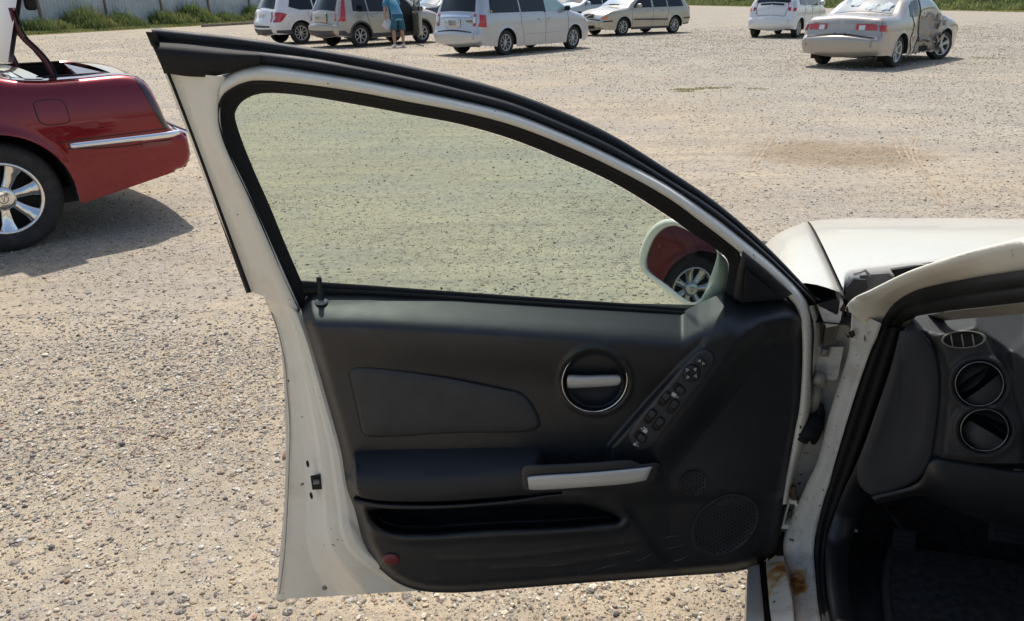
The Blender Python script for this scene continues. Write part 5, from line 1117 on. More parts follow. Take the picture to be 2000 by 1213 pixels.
for sg in (1, -1):
    m = MB(); q = cr([(.69, .90), (.695, 1.00), (.715, 1.09), (.765, 1.18), (.815, 1.25), (.832, 1.32), (.838, 1.42)], 24); m.tube([(x, sg*.64, z) for x, z in q], [.017]*12+[.014]*12, 8); m.build('lid_hinge_arm', pmat('hinge_arm_dark', (.075, .010, .014), .4), red.o)
    m = MB(); m.tube([(x-.022, sg*.645, z) for x, z in q], .007, 6); m.build('hinge_wiring', M['rubber'], red.o)

# aim of the white car's door mirror: the red car's front wheel as its glass shows it
fw = red.o.matrix_world @ Vector((4.02, .9, .335))
mc = np.array([1335., 512.]); mP = D(mc, -.155)
aim_px = np.array([1353., 566.]); a0 = D(aim_px, -.15)
v1 = (CAM-a0)/np.linalg.norm(CAM-a0); v2 = np.array(fw)-a0; v2 /= np.linalg.norm(v2); mN = v1+v2; mN /= np.linalg.norm(mN)
def MP(p, off=0.0):
    p = np.asarray(p, float); d = ray(p[..., 0], p[..., 1]); return CAM+d*(((a0-mN*off*-1-CAM)@mN)/(d@mN))[..., None]
mg = cr([(1261, 509), (1264, 494), (1279, 461), (1299, 444), (1322, 441), (1365, 462), (1403, 491), (1403, 500), (1388, 546), (1371, 583), (1356, 591), (1343, 588), (1300, 556), (1264, 527), (1261, 509)], 61)[:-1]
mh = cr([(1248, 509), (1250, 489), (1265, 454), (1282, 436), (1300, 428), (1330, 430), (1372, 452), (1412, 484), (1412, 505), (1398, 552), (1384, 592), (1362, 603), (1340, 598), (1298, 568), (1253, 528), (1248, 509)], 61)[:-1]
m = MB(); c = mg.mean(0); m.loft([MP(c+(mg-c)*k) for k in (1.0, .6, .2)], closed=True, caps=(False, True)); dpart(m, 'mirror_glass', M['mirror'])
m = MB(); c = mh.mean(0); back = -mN
rim_ = MP(mg); outer = MP(mh); ctr = outer.mean(0)
m.loft([MP(c+(mg-c)*.99)-mN*.006, rim_+mN*.004, (rim_+outer)/2+mN*.006, outer, ctr+(outer-ctr)*1.02-mN*.03, ctr+(outer-ctr)*.9-mN*.075, ctr+(outer-ctr)*.6-mN*.105, ctr+(outer-ctr)*.15-mN*.115], closed=True, caps=(False, True)); dpart(m, 'mirror_housing', M['white'])
# arm from the housing to the door's corner
ar1 = cr([(1404, 492), (1421, 512), (1422, 540), (1414, 578), (1390, 596), (1374, 585), (1390, 545), (1404, 492)], 41)[:-1]
m = MB(); c = ar1.mean(0); A = D(ar1, -.045); Bq = MP(c+(ar1-c)*.85); m.loft([D(c+(ar1-c)*.3, -.03), D(ar1, -.035), A, (A*.5+Bq*.5)-dW*.0, Bq-mN*.03], closed=True, caps=(True, True)); dpart(m, 'mirror_arm', M['white'])
# front wheel of the white car
w_ = make_wheel(car, tuple(Vector(car.matrix_world.inverted() @ Vector(CF(.52, .12, .325)))), .325, .215, .21, 1, 5, M['alloy']); w_.rotation_euler = (0, 0, R_(90))
# ------------------------------------------------------------------ cars across the lot
def win(c, top, bot, name='side_window', **k): return c.patch(top, bot, name, M['carglass'], .006, 22, 7, **k)
# white crossover
P_w = paint('white_crossover_paint', (.70, .70, .70), .05, .3, .8, .1)
eq = Car('white_crossover', 'white crossover with wraparound red tail lamp beside the beige off-roader', 4.77, 1.84,
    [(.10, .33), (.04, .40), (.0, .55), (.03, .72), (.10, .86), (.12, 1.02), (.20, 1.14), (.42, 1.55), (.55, 1.62), (.9, 1.66), (2.0, 1.69), (2.8, 1.66), (3.3, 1.45), (3.75, 1.15), (4.2, 1.08), (4.55, .98), (4.72, .80), (4.77, .55), (4.72, .38), (4.66, .30)],
    [(.10, .40), (.6, .34), (.9, .26), (3.9, .26), (4.4, .27), (4.66, .30)], (.98, 3.84), .36, 1.06, .38, P_w, 42, ((592, 86), 'rr'), r=.16, crown=(.08, .05), plan=(.9, .14, .9, .14))
for w in ('rr', 'rl', 'fr', 'fl'): eq.wheel(w, 10, None, .66)
eq.patch([(.16, 1.03), (.30, 1.03), (.52, .97)], [(.05, .72), (.18, .72), (.28, .74)], 'tail_lamp', M['lens_red'], .008, 8, 8)
for sg in (1, -1): eq.rpatch(eq.s_rear(.72), eq.s_rear(1.03), sg*.56, sg*.80, 'tail_lamp_rear', M['lens_red'], .008)
eq.rpatch(eq.s_rear(1.12), eq.s_rear(1.52), -.68, .68, 'rear_window', M['carglass'], .008, 10, 16, -.56, .56)
eq.rpatch(eq.s_rear(.36), eq.s_rear(.49), -.66, .66, 'lower_valance', M['plastic_grey'], .01)
eq.patch([(.10, .47), (.62, .47)], [(.12, .38), (.62, .33)], 'bumper_cladding', M['plastic_grey'], .008)
eq.patch([(1.40, .36), (3.4, .36)], [(1.40, .27), (3.4, .27)], 'rocker_cladding', M['plastic_grey'], .008)
eq.box((-.05, .0, .86), (.03, .34, .17), 'licence_plate', M['plate'], .008); eq.box((-.075, 0, .99), (.04, .50, .03), 'plate_light_bar', M['chrome'], .008); eq.rpatch(eq.s_rear(.55), eq.s_rear(.58), -.55, .55, 'bumper_line', M['plastic_grey'], .006)
eq.box((-.045, 0, 1.065), (.02, .09, .04), 'rear_emblem', M['chrome'], .006); eq.box((-.01, -.42, .80), (.012, .16, .02), 'model_badge', M['chrome'], .003)
win(eq, [(.75, 1.50), (1.3, 1.56), (1.5, 1.57)], [(.62, 1.20), (1.0, 1.10), (1.5, 1.10)], 'quarter_window'); win(eq, [(1.55, 1.57), (2.35, 1.585)], [(1.55, 1.10), (2.35, 1.09)]); win(eq, [(2.42, 1.585), (2.8, 1.55), (3.15, 1.40), (3.5, 1.16)], [(2.42, 1.09), (2.8, 1.09), (3.2, 1.09), (3.5, 1.09)])
eq.rpatch(eq.s_x(2.95), eq.s_x(3.68), -.58, .58, 'windscreen', M['carglass'], .008, 10, 16, -.70, .70)
eq.seam([(1.30, 1.08), (1.33, .8), (1.5, .5), (1.52, .30)]); eq.seam([(2.38, 1.08), (2.40, .6), (2.40, .30)]); eq.seam([(3.42, 1.1), (3.42, .5), (3.40, .3)]); eq.handle(1.60, .95); eq.handle(2.58, .95); eq.mirror(3.2, 1.12)
m = MB(); m.tube([(-.02, -.10, 1.13), (-.015, .25, 1.17)], .01, 6); m.build('rear_wiper', M['rubber'], eq.o); eq.box((.10, .45, .32), (.20, .10, .06), 'exhaust_tip', M['grey_metal'], .02)
eq.box((.06, 0, .42), (.12, .7, .14), 'skid_plate', M['alloy'], .03)

# beige off-roader, driver's side front door open
P_b = paint('beige_paint', (.40, .37, .31), .35, .3, .8, .12)
cv = Car('beige_suv', 'beige sport utility car with tall red tail lamps and a front door open', 4.52, 1.82,
    [(.10, .34), (.04, .42), (.0, .56), (.02, .66), (.10, .72), (.12, 1.0), (.18, 1.10), (.40, 1.52), (.55, 1.60), (.9, 1.655), (1.9, 1.68), (2.6, 1.66), (3.1, 1.46), (3.55, 1.14), (4.0, 1.05), (4.35, .93), (4.48, .76), (4.52, .55), (4.48, .38), (4.40, .30)],
    [(.10, .42), (.5, .32), (.85, .27), (3.7, .27), (4.1, .28), (4.40, .32)], (.92, 3.54), .345, 1.03, .36, P_b, 47, ((708, 92), 'rr'), r=.14, crown=(.08, .05), plan=(.9, .12, .9, .14), k=.98)
for w in ('rr', 'rl', 'fr', 'fl'): cv.wheel(w, 7, None, .66)
cv.patch([(.43, 1.50), (.50, 1.50)], [(.13, .80), (.34, .80)], 'tail_lamp', M['lens_red'], .008, 6, 14)
for sg in (1, -1): cv.rpatch(cv.s_rear(.80), cv.s_rear(1.50), sg*.62, sg*.80, 'tail_lamp_rear', M['lens_red'], .008); cv.rpatch(cv.s_rear(.86), cv.s_rear(1.03), sg*.65, sg*.78, 'reverse_lamp', M['lens_clear'], .012); cv.rpatch(cv.s_rear(.44), cv.s_rear(.48), sg*.55, sg*.78, 'rear_reflector', M['lens_red'], .016)
cv.rpatch(cv.s_rear(1.08), cv.s_rear(1.50), -.60, .60, 'rear_window', M['carglass'], .008, 10, 16, -.52, .52)
cv.rpatch(cv.s_rear(.36), cv.s_rear(.52), -.70, .70, 'bumper_cladding', M['plastic_grey'], .012)
cv.patch([(.10, .52), (.32, .52), (.38, .45), (.56, .45)], [(.11, .40), (.3, .36), (.4, .34), (.56, .32)], 'side_cladding', M['plastic_grey'], .010); cv.patch([(1.33, .41), (3.13, .41)], [(1.33, .28), (3.13, .28)], 'rocker_cladding', M['plastic_grey'], .010)
for wx in cv.wheels:
    for sg in (1, -1):
        a = np.linspace(-.12, math.pi+.12, 30); m = MB(); rows = []
        for q, o_ in ((.0, .004), (.012, .020), (.045, .020), (.06, .004)):
            X = wx+(cv.archR+q)*np.cos(a); Z = cv.R+(cv.archR+q)*np.sin(a); rows.append(np.stack([X, sg*(cv.side(X, Z)+o_), Z], -1))
        m.loft(rows); m.build('arch_trim', M['plastic_grey'], cv.o)
cv.box((-.03, 0, .90), (.03, .32, .17), 'licence_plate', M['plate'], .008); cv.box((-.045, 0, 1.02), (.05, .60, .05), 'tailgate_bar', P_b, .015); cv.box((-.075, 0, 1.05), (.02, .09, .08), 'rear_emblem', M['chrome'], .01); cv.box((-.02, 0, .88), (.03, .62, .26), 'plate_recess', P_b, .02)
cv.rpatch(cv.s_rear(.63), cv.s_rear(.665), -.74, .74, 'bumper_shelf', P_b, .02)
win(cv, [(.75, 1.45), (1.1, 1.53), (1.25, 1.54)], [(.68, 1.10), (.95, 1.07), (1.25, 1.07)], 'quarter_window'); win(cv, [(1.30, 1.545), (2.05, 1.57)], [(1.30, 1.07), (2.05, 1.06)]); win(cv, [(2.12, 1.57), (2.6, 1.55), (2.95, 1.40), (3.3, 1.16)], [(2.12, 1.06), (2.6, 1.06), (3.0, 1.06), (3.3, 1.07)], sides=(1,))
cv.patch([(2.12, 1.56), (2.6, 1.54), (2.95, 1.40), (3.22, 1.10)], [(2.12, .42), (2.6, .40), (2.95, .40), (3.2, .45)], 'cabin_shade_sheet', M['black'], .007, 22, 12, sides=(-1,))  # black sheet on the closed side stands for the shaded cabin
cv.rpatch(cv.s_x(2.75), cv.s_x(3.48), -.58, .58, 'windscreen', M['carglass'], .008, 10, 16, -.70, .70)
cv.seam([(1.20, 1.05), (1.24, .8), (1.33, .6)]); cv.seam([(2.08, 1.05), (2.10, .6), (2.10, .30)]); cv.seam([(3.25, 1.1), (3.24, .5), (3.22, .3)]); cv.handle(1.45, .93); cv.handle(2.3, .93, sides=(1,)); cv.mirror(3.0, 1.10, sides=(1,))
# the open door: panel, window frame, glass
dh = Vector((3.22, -.86, 0)); ang_d = R_(-62)
def odp(d, z, t): return (dh.x-d*math.cos(ang_d)*1.0, dh.y+d*math.sin(ang_d), z) if t == 0 else (dh.x-d*math.cos(ang_d)-t*math.sin(ang_d)*-1, dh.y+d*math.sin(ang_d)-t*math.cos(ang_d)*-1, z)
m = MB(); zs = np.linspace(.30, 1.05, 8); ds = np.linspace(0, 1.08, 10)
fA = [[odp(d, z, .0) for d in ds] for z in zs]; fB = [[odp(d, z, .10) for d in ds] for z in zs]; m.loft(fA); m.loft(fB); 
for e in (0, -1): m.loft([fA[e], fB[e]]); m.loft([[r[e] for r in fA], [r[e] for r in fB]])
od = m.build('open_door', P_b, cv.o)
m = MB(); m.tube([odp(0.0, 1.05, .05), odp(.30, 1.38, .05), odp(.62, 1.52, .05), odp(1.05, 1.54, .05), odp(1.08, 1.05, .05)], .025, 8); m.build('open_door_frame', P_b, od)
m = MB(); m.add([odp(.02, 1.05, .05), odp(.30, 1.36, .05), odp(.62, 1.50, .05), odp(1.04, 1.52, .05), odp(1.06, 1.05, .05)], [(0, 1, 2, 3, 4)], False); m.build('open_door_glass', M['windshield'], od)
m = MB(); m.box(odp(.25, 1.12, -.14), (.14, .22, .15), Matrix.Rotation(ang_d, 3, 'Z'), .04); m.build('side_mirror', M['rubber_sat'], od)
cv.patch([(4.12, .97), (4.40, .86)], [(4.18, .84), (4.46, .72)], 'head_lamp', M['lens_clear'], .01); cv.patch([(4.10, .99), (4.16, .97)], [(4.16, .88), (4.22, .86)], 'turn_lamp', M['lens_amber'], .014)

# silver minivan
P_s = paint('silver_paint', (.47, .48, .50), .45, .3, .8, .12)
vn = Car('silver_minivan', 'silver minivan with a dark rear window and squared red tail lamps', 5.14, 1.95,
    [(.12, .30), (.04, .36), (.0, .50), (.02, .62), (.08, .70), (.10, .95), (.16, 1.12), (.34, 1.60), (.50, 1.68), (.9, 1.72), (2.2, 1.74), (3.1, 1.68), (3.7, 1.38), (4.15, 1.12), (4.6, 1.02), (4.95, .86), (5.10, .65), (5.14, .48), (5.10, .34), (5.02, .27)],
    [(.12, .34), (.5, .28), (.9, .22), (4.0, .22), (4.6, .23), (5.02, .27)], (1.12, 4.20), .335, 1.08, .30, P_s, 48, ((990, 108), 'rr'), r=.13, crown=(.07, .05), k=.94)
for w in ('rr', 'rl', 'fr', 'fl'): vn.wheel(w, 9, None, .66)
vn.patch([(.17, 1.08), (.34, 1.08)], [(.10, .78), (.32, .76)], 'tail_lamp', M['lens_red'], .008, 6, 10)
for sg in (1, -1): vn.rpatch(vn.s_rear(.77), vn.s_rear(1.08), sg*.66, sg*.86, 'tail_lamp_rear', M['lens_red'], .008); vn.rpatch(vn.s_rear(.87), vn.s_rear(1.01), sg*.67, sg*.77, 'reverse_lamp', M['lens_clear'], .012)
vn.rpatch(vn.s_rear(1.13), vn.s_rear(1.60), -.68, .68, 'rear_window', M['carglass'], .008, 10, 16, -.60, .60)
vn.rpatch(vn.s_rear(.98), vn.s_rear(1.04), -.58, .58, 'tailgate_brow', M['chrome'], .02); vn.rpatch(vn.s_rear(.612), vn.s_rear(.630), -.66, .66, 'tailgate_gap', M['seam'], .008); vn.rpatch(vn.s_rear(.40), vn.s_rear(.425), -.62, .62, 'bumper_groove', P_s, -.006)
vn.box((-.05, .05, .87), (.03, .31, .16), 'licence_plate', M['plate'], .008); vn.box((-.035, .05, .86), (.03, .58, .24), 'plate_recess', P_s, .02); vn.box((-.055, .02, .70), (.012, .27, .075), 'bumper_sticker', pmat('sticker', (.60, .58, .55), .6), .003); vn.box((-.02, -.52, .92), (.012, .24, .055), 'badge_sticker', pmat('sticker_olive', (.20, .18, .08), .6, var=.5, vscale=60), .003); vn.box((-.02, -.50, 1.03), (.012, .18, .035), 'model_badge', M['grey_metal'], .003); vn.box((-.055, .46, .88), (.012, .07, .11), 'tailgate_sticker', pmat('sticker_white', (.7, .7, .7), .6), .003)
win(vn, [(.60, 1.60), (1.5, 1.645), (1.70, 1.65)], [(.50, 1.12), (1.1, 1.12), (1.70, 1.12)], 'quarter_window'); win(vn, [(1.76, 1.65), (2.75, 1.655)], [(1.76, 1.12), (2.75, 1.12)], 'sliding_door_window')
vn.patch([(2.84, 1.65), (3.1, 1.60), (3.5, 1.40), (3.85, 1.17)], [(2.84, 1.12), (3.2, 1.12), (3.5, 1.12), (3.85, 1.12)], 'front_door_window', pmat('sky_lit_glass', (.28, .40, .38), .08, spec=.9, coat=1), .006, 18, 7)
vn.patch([(2.75, 1.655), (2.84, 1.65)], [(2.75, 1.10), (2.84, 1.10)], 'centre_pillar', M['carglass'], .007); vn.box((.50, -.965, 1.16), (.05, .012, .05), 'window_decal', pmat('yellow_decal', (.55, .45, .15), .6), .004)
vn.rpatch(vn.s_x(3.3), vn.s_x(4.08), -.62, .62, 'windscreen', M['carglass'], .008, 10, 16, -.76, .76)
vn.seam([(1.73, 1.10), (1.74, .80), (1.82, .6), (1.84, .26)]); vn.seam([(2.80, 1.10), (2.81, .6), (2.80, .26)]); vn.seam([(3.86, 1.1), (3.88, .7), (3.86, .26)]); vn.seam([(1.95, .53), (2.8, .54), (3.80, .555)], 'side_moulding', .010, mat=P_s); vn.handle(2.55, .92); vn.handle(3.0, .92)
vn.mirror(3.72, 1.12, M['rubber_sat']); vn.patch([(4.72, .95), (4.98, .82)], [(4.76, .82), (5.05, .68)], 'head_lamp', M['lens_clear'], .01)
m = MB(); m.tube([(.35, .5, .28), (.5, .1, .27), (.6, -.4, .28)], .05, 8); m.build('exhaust_pipe', M['grey_metal'], vn.o)

# gold estate car facing this way
P_g = paint('champagne_paint', (.42, .385, .31), .4, .3, .8, .1)
vo = Car('champagne_estate', 'champagne gold estate car facing the camera with a dark side moulding', 4.71, 1.80,
    [(.10, .34), (.04, .42), (.0, .55), (.04, .72), (.10, .90), (.20, 1.10), (.38, 1.36), (.55, 1.42), (1.2, 1.47), (2.2, 1.485), (2.8, 1.42), (3.2, 1.20), (3.50, 1.00), (3.9, .935), (4.3, .86), (4.55, .74), (4.62, .66), (4.66, .56), (4.70, .50), (4.68, .36), (4.60, .24)],
    [(.10, .40), (.5, .32), (.9, .22), (3.8, .21), (4.3, .22), (4.60, .24)], (.95, 3.70), .315, .95, .36, P_g, 215, ((1217, 70), 'fl'), r=.11, crown=(.10, .035), plan=(.8, .10, 1.0, .20))
for w in ('rr', 'rl', 'fr', 'fl'): vo.wheel(w, 8, None, .68)
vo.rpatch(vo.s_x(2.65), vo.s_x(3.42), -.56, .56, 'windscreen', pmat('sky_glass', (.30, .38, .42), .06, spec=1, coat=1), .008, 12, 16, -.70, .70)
for sg in (1, -1):
    vo.rpatch(vo.s_front(.58), vo.s_front(.70), sg*.36, sg*.74, 'head_lamp', M['lens_clear'], .012); vo.seam([(3.5, .985), (3.9, .90), (4.3, .83), (4.52, .74)], 'bonnet_seam', .004, sides=(sg,))
vo.patch([(4.42, .72), (4.54, .70), (4.62, .66)], [(4.46, .60), (4.56, .60), (4.62, .60)], 'corner_lamp', M['lens_amber'], .01); vo.rpatch(vo.s_front(.60), vo.s_front(.70), -.28, .28, 'grille', M['rubber'], .012); vo.rpatch(vo.s_front(.52), vo.s_front(.56), -.72, .72, 'bumper_strip', M['rubber'], .02); vo.rpatch(vo.s_front(.30), vo.s_front(.40), -.40, .40, 'lower_grille', M['rubber'], .012)
vo.patch([(4.25, .56), (4.62, .54)], [(4.25, .52), (4.62, .50)], 'bumper_side_strip', M['rubber'], .015)
m = MB(); m.tube([vo.rim(np.array([vo.s_front(.61)]), np.array([-.25]))[0]+np.array([.03, 0, 0]), vo.rim(np.array([vo.s_front(.69)]), np.array([.25]))[0]+np.array([.03, 0, 0])], .012, 6); m.build('grille_bar', M['chrome'], vo.o)
win(vo, [(.62, 1.36), (1.2, 1.40), (1.35, 1.41)], [(.50, 1.0), (.9, .99), (1.35, .99)], 'quarter_window'); win(vo, [(1.42, 1.41), (2.15, 1.42)], [(1.42, .99), (2.15, .985)]); win(vo, [(2.25, 1.42), (2.6, 1.40), (2.95, 1.22), (3.2, 1.04)], [(2.25, .985), (2.6, .98), (2.9, .98), (3.2, .98)])
vo.patch([(1.40, .56), (3.22, .60)], [(1.40, .51), (3.22, .545)], 'side_moulding', M['plastic_grey'], .02); vo.patch([(1.33, .30), (3.34, .30)], [(1.33, .215), (3.34, .215)], 'rocker', M['plastic_grey'], .006); vo.patch([(.08, .60), (.52, .58)], [(.08, .54), (.52, .535)], 'rear_strip', M['plastic_grey'], .015)
vo.patch([(.06, .40), (.5, .36)], [(.12, .36), (.5, .32)], 'rear_valance', M['plastic_grey'], .008); vo.patch([(.09, .98), (.16, 1.0)], [(.04, .74), (.12, .74)], 'tail_lamp', M['lens_red'], .008)
vo.seam([(1.38, .98), (1.36, .75), (1.52, .5), (1.54, .25)]); vo.seam([(2.20, .98), (2.20, .6), (2.20, .25)]); vo.seam([(3.30, .98), (3.28, .5), (3.26, .25)]); vo.handle(1.62, .86); vo.handle(2.45, .86); vo.mirror(3.02, .98)
m = MB(); m.tube([(.6, .62, 1.50), (1.4, .63, 1.53), (2.4, .60, 1.52)], .015, 6); m.tube([(.6, -.62, 1.50), (1.4, -.63, 1.53), (2.4, -.60, 1.52)], .015, 6); m.build('roof_rails', M['rubber_sat'], vo.o)
m = MB(); m.tube([vo.rim(np.array([vo.s_x(3.46)]), np.array([b]))[0]+np.array([0, 0, .02]) for b in (-.3, .1, .5)], .012, 6); m.build('wiper', M['rubber'], vo.o)

# wrecked gold saloon
P_c = paint('sand_metallic', (.40, .365, .325), .4, .3, .8, .15)
prn = np.random.default_rng(5)
def crumple(x, y, z):
    """right flank stove in between the wheels"""
    a = ss(1.45, 1.75, x)*ss(3.95, 3.55, x)*ss(1.20, .85, z)
    n1 = np.sin(x*9+z*7)*.5+np.sin(x*17-z*13+1)*.3+np.sin(z*23+x*5)*.35+np.sin(x*31+z*29)*.15
    dz = .16*a*np.exp(-((x-2.7)/.75)**2)+.045*a*n1*ss(.9, .45, z)
    return y-dz, x+.02*a*n1, z+.012*a*np.sin(x*21)
ca = Car('wrecked_saloon', 'sand coloured saloon with crumpled right flank and deployed airbags', 4.79, 1.78,
    [(.12, .28), (.05, .34), (.0, .48), (.02, .60), (.10, .64), (.13, .72), (.17, .92), (.24, .985), (.7, 1.02), (.98, 1.04), (1.45, 1.31), (1.75, 1.39), (2.4, 1.42), (2.9, 1.36), (3.35, 1.12), (3.70, .96), (4.2, .88), (4.55, .76), (4.72, .62), (4.79, .46), (4.74, .32), (4.66, .24)],
    [(.12, .33), (.5, .27), (.85, .21), (3.8, .20), (4.3, .21), (4.66, .24)], (1.05, 3.72), .315, .93, .40, P_c, 44, ((1750, 132), 'rr'), r=.11, crown=(.07, .035), k=.97, dent=crumple, nx=170)
for w in ('rr', 'rl', 'fl'): ca.wheel(w, 6, None, .68)
ca.wheel('fr', -5, None, .68, steer=-.42)
for sg in (1, -1):
    ca.rpatch(ca.s_rear(.74), ca.s_rear(.86), sg*.30, sg*.78, 'tail_lamp', M['lens_red'], .008); ca.rpatch(ca.s_rear(.755), ca.s_rear(.845), sg*.36, sg*.48, 'reverse_lamp', M['lens_clear'], .014)
ca.patch([(.14, .86), (.30, .86)], [(.11, .74), (.30, .74)], 'tail_lamp_side', M['lens_red'], .008); ca.patch([(.24, .855), (.31, .855)], [(.23, .745), (.31, .745)], 'turn_lamp', M['lens_amber'], .012)
ca.rpatch(ca.s_rear(.66), ca.s_rear(.86), -.27, .27, 'plate_recess', P_c, .004); ca.rpatch(ca.s_rear(.600), ca.s_rear(.625), -.74, .74, 'bumper_gap', M['seam'], .004)
for yy in (-.11, .11):
    m = MB(); q = ca.rim(np.array([ca.s_rear(.70)]), np.array([yy/.8]))[0]; m.box((q[0]-.01, yy, .70), (.02, .02, .02), None, .004); m.build('plate_screw', M['under'], ca.o)
m = MB(); q = ca.rim(np.array([ca.s_rear(.90)]), np.array([0]))[0]; m.lathe([(.030, .0), (.036, .006), (.042, .0)], (q[0]-.012, 0, .90), (-1, 0, .25), (0, 1, 0), 24); m.lathe([(.012, .0), (.016, .005), (.020, .0)], (q[0]-.012, 0, .90), (-1, 0, .25), (0, 1, 0), 16); m.build('rear_emblem', M['chrome'], ca.o)
ca.box((q[0]+.02, -.48, .895), (.012, .24, .022), 'model_badge', M['grey_metal'], .003); ca.box((q[0]+.04, .56, .895), (.012, .12, .02), 'trim_badge', M['grey_metal'], .003)
for sg in (1, -1): ca.seam([(.155, .645), (.17, .80), (.19, .90), (.26, .99)], 'lid_side_seam', .004, sides=(sg,))
mg_ = pmat('sky_painted_glass', (.13, .185, .205), .05, spec=1.0, coat=1.0, var=.35, vscale=3)  # sky reflection painted into the glass colour
ca.rpatch(ca.s_x(1.0), ca.s_x(1.52), -.62, .62, 'rear_window', mg_, .008, 12, 16, -.52, .52); ca.rpatch(ca.s_x(2.85), ca.s_x(3.5), -.56, .56, 'windscreen', mg_, .008, 12, 16, -.70, .70)
for k, (y0, x0, wy) in enumerate(((-.12, 1.20, .13), (-.38, 1.22, .16), (.20, 1.32, .18))):
    q = ca.rim(np.array([ca.s_x(x0)]), np.array([y0/.7]))[0]; m = MB(); bmq = bmesh.new(); bmesh.ops.create_icosphere(bmq, subdivisions=3, radius=1)
    V = [(q[0]+v.co.x*.16+.012*math.sin(v.co.y*9), y0+v.co.y*wy*(1+.15*math.sin(v.co.x*7)), q[2]-.012+v.co.z*.03+v.co.x*.085+.008*math.sin(v.co.y*14+v.co.x*8)) for v in bmq.verts]; m.add(V, [[v.index for v in f.verts] for f in bmq.faces]); bmq.free(); m.build('airbag', pmat('airbag_cloth', (.50, .55, .57), .8), ca.o)
win(ca, [(1.42, 1.22), (1.6, 1.30), (2.0, 1.345), (2.12, 1.35)], [(1.35, .99), (1.6, .985), (1.9, .98), (2.12, .98)], 'rear_door_window', sides=(1,)); win(ca, [(2.2, 1.35), (2.6, 1.34), (2.9, 1.24), (3.25, 1.02)], [(2.2, .98), (2.6, .97), (2.9, .97), (3.25, .97)], 'front_door_window', sides=(1,))
# on the hit side: torn rear door, glass gone, grey torn edges
def dpatch(top, bot, name, mat, off, nx=26, nz=12):
    T = lin(top, nx); Bm = lin(bot, nx); m = MB(); rows = []
    for k in np.linspace(0, 1, nz):
        g = T*(1-k)+Bm*k; y = ca.side(g[:, 0], g[:, 1]); y2, x2, z2 = crumple(g[:, 0], y, g[:, 1]); rows.append(np.stack([x2, -(y2+off), z2], -1))
    m.loft(rows); return m.build(name, mat, ca.o)
dpatch([(1.50, 1.20), (1.7, 1.29), (2.0, 1.33)], [(1.45, .99), (1.7, .98), (2.0, .98)], 'rear_door_window', M['carglass'], .006); dpatch([(2.14, 1.34), (2.6, 1.32), (2.9, 1.22), (3.2, 1.02)], [(2.14, .98), (2.6, .97), (2.9, .97), (3.2, .97)], 'front_door_opening', mg_, .006)
tornm = pmat('bent_sheet', (.33, .30, .265), .4, metal=.4, var=.3, vscale=7, dirt=.6, dscale=7, dirtc=(.10, .09, .08))
dpatch([(2.10, .95), (2.6, .955), (3.30, .95)], [(2.10, .24), (2.6, .22), (3.30, .24)], 'crushed_door', tornm, .012)
for k in range(14):
    m = MB()
    x = 3.22+prn.uniform(-.08, .18); z = prn.uniform(.25, .95); w = prn.uniform(.04, .11); y = -float(ca.side(np.array([x]), np.array([z]))[0])+prn.uniform(-.05, .08)
    m.box((x, y, z), (w, .012, w*1.5), Matrix.Rotation(prn.uniform(-1, 1), 3, 'Z') @ Matrix.Rotation(prn.uniform(-.8, .8), 3, 'X'), .0); m.build('torn_piece', tornm, ca.o)
for pts in ([(1.55, 1.02), (1.62, .80), (1.50, .55), (1.62, .30)], [(2.08, 1.34), (2.10, .97), (2.06, .6), (2.12, .28)], [(3.30, 1.0), (3.25, .7), (3.18, .45), (3.2, .28)]):
    P = cr(pts, 24); y = ca.side(P[:, 0], P[:, 1]); y2, x2, z2 = crumple(P[:, 0], y, P[:, 1]); m = MB(); m.tube(np.stack([x2, -(y2+.006), z2], -1), .006, 6); m.build('torn_seam', M['seam'], ca.o)
m = MB(); P = cr([(2.15, .52), (2.5, .47), (2.9, .50), (3.2, .40)], 24); m.tube([(p[0], -.80+.05*math.sin(p[0]*11), p[1]-.05*math.sin(p[0]*7)) for p in P], .035, 6); m.build('bent_rocker', tornm, ca.o)
m = MB(); m.tube([(.20, -.42, .27), (.45, -.40, .28)], .05, 10); m.box((.45, -.25, .28), (.40, .45, .14), None, .04); m.build('exhaust_box', pmat('rusty_exhaust', (.10, .075, .055), .8, var=.4, vscale=12), ca.o)
ca.box((.62, -.72, .26), (.02, .22, .24), 'mud_flap', M['rubber'], .005); ca.box((.62, .72, .26), (.02, .22, .24), 'mud_flap', M['rubber'], .005); ca.handle(2.3, .84, sides=(1,)); ca.mirror(3.1, .98, sides=(1,))
ca.patch([(4.35, .80), (4.62, .68)], [(4.42, .66), (4.68, .58)], 'head_lamp', M['lens_clear'], .01)

# white hatchback
P_f = paint('white_hatch_paint', (.68, .69, .68), .05, .3, .8, .1)
ft = Car('white_hatchback', 'white hatchback with a black tailgate trim behind the wrecked saloon', 4.10, 1.695,
    [(.12, .30), (.05, .36), (.0, .48), (.02, .60), (.09, .70), (.12, .90), (.18, 1.05), (.38, 1.42), (.55, 1.49), (1.2, 1.525), (2.1, 1.52), (2.7, 1.36), (3.3, 1.05), (3.7, .92), (3.95, .74), (4.06, .58), (4.10, .44), (4.04, .32), (3.98, .26)],
    [(.12, .32), (.5, .26), (.8, .22), (3.2, .22), (3.6, .23), (3.98, .26)], (.72, 3.22), .30, 1.0, .36, P_f, 54, ((1468, 72), 'rl'), r=.13, crown=(.08, .04))
for w in ('rr', 'rl', 'fr', 'fl'): ft.wheel(w, 7, None, .66)
for sg in (1, -1): ft.rpatch(ft.s_rear(.86), ft.s_rear(1.16), sg*.56, sg*.70, 'tail_lamp', M['lens_red'], .008, y2=sg*.48, y3=sg*.66); ft.rpatch(ft.s_rear(.97), ft.s_rear(1.12), sg*.54, sg*.66, 'clear_lamp', M['lens_clear'], .012)
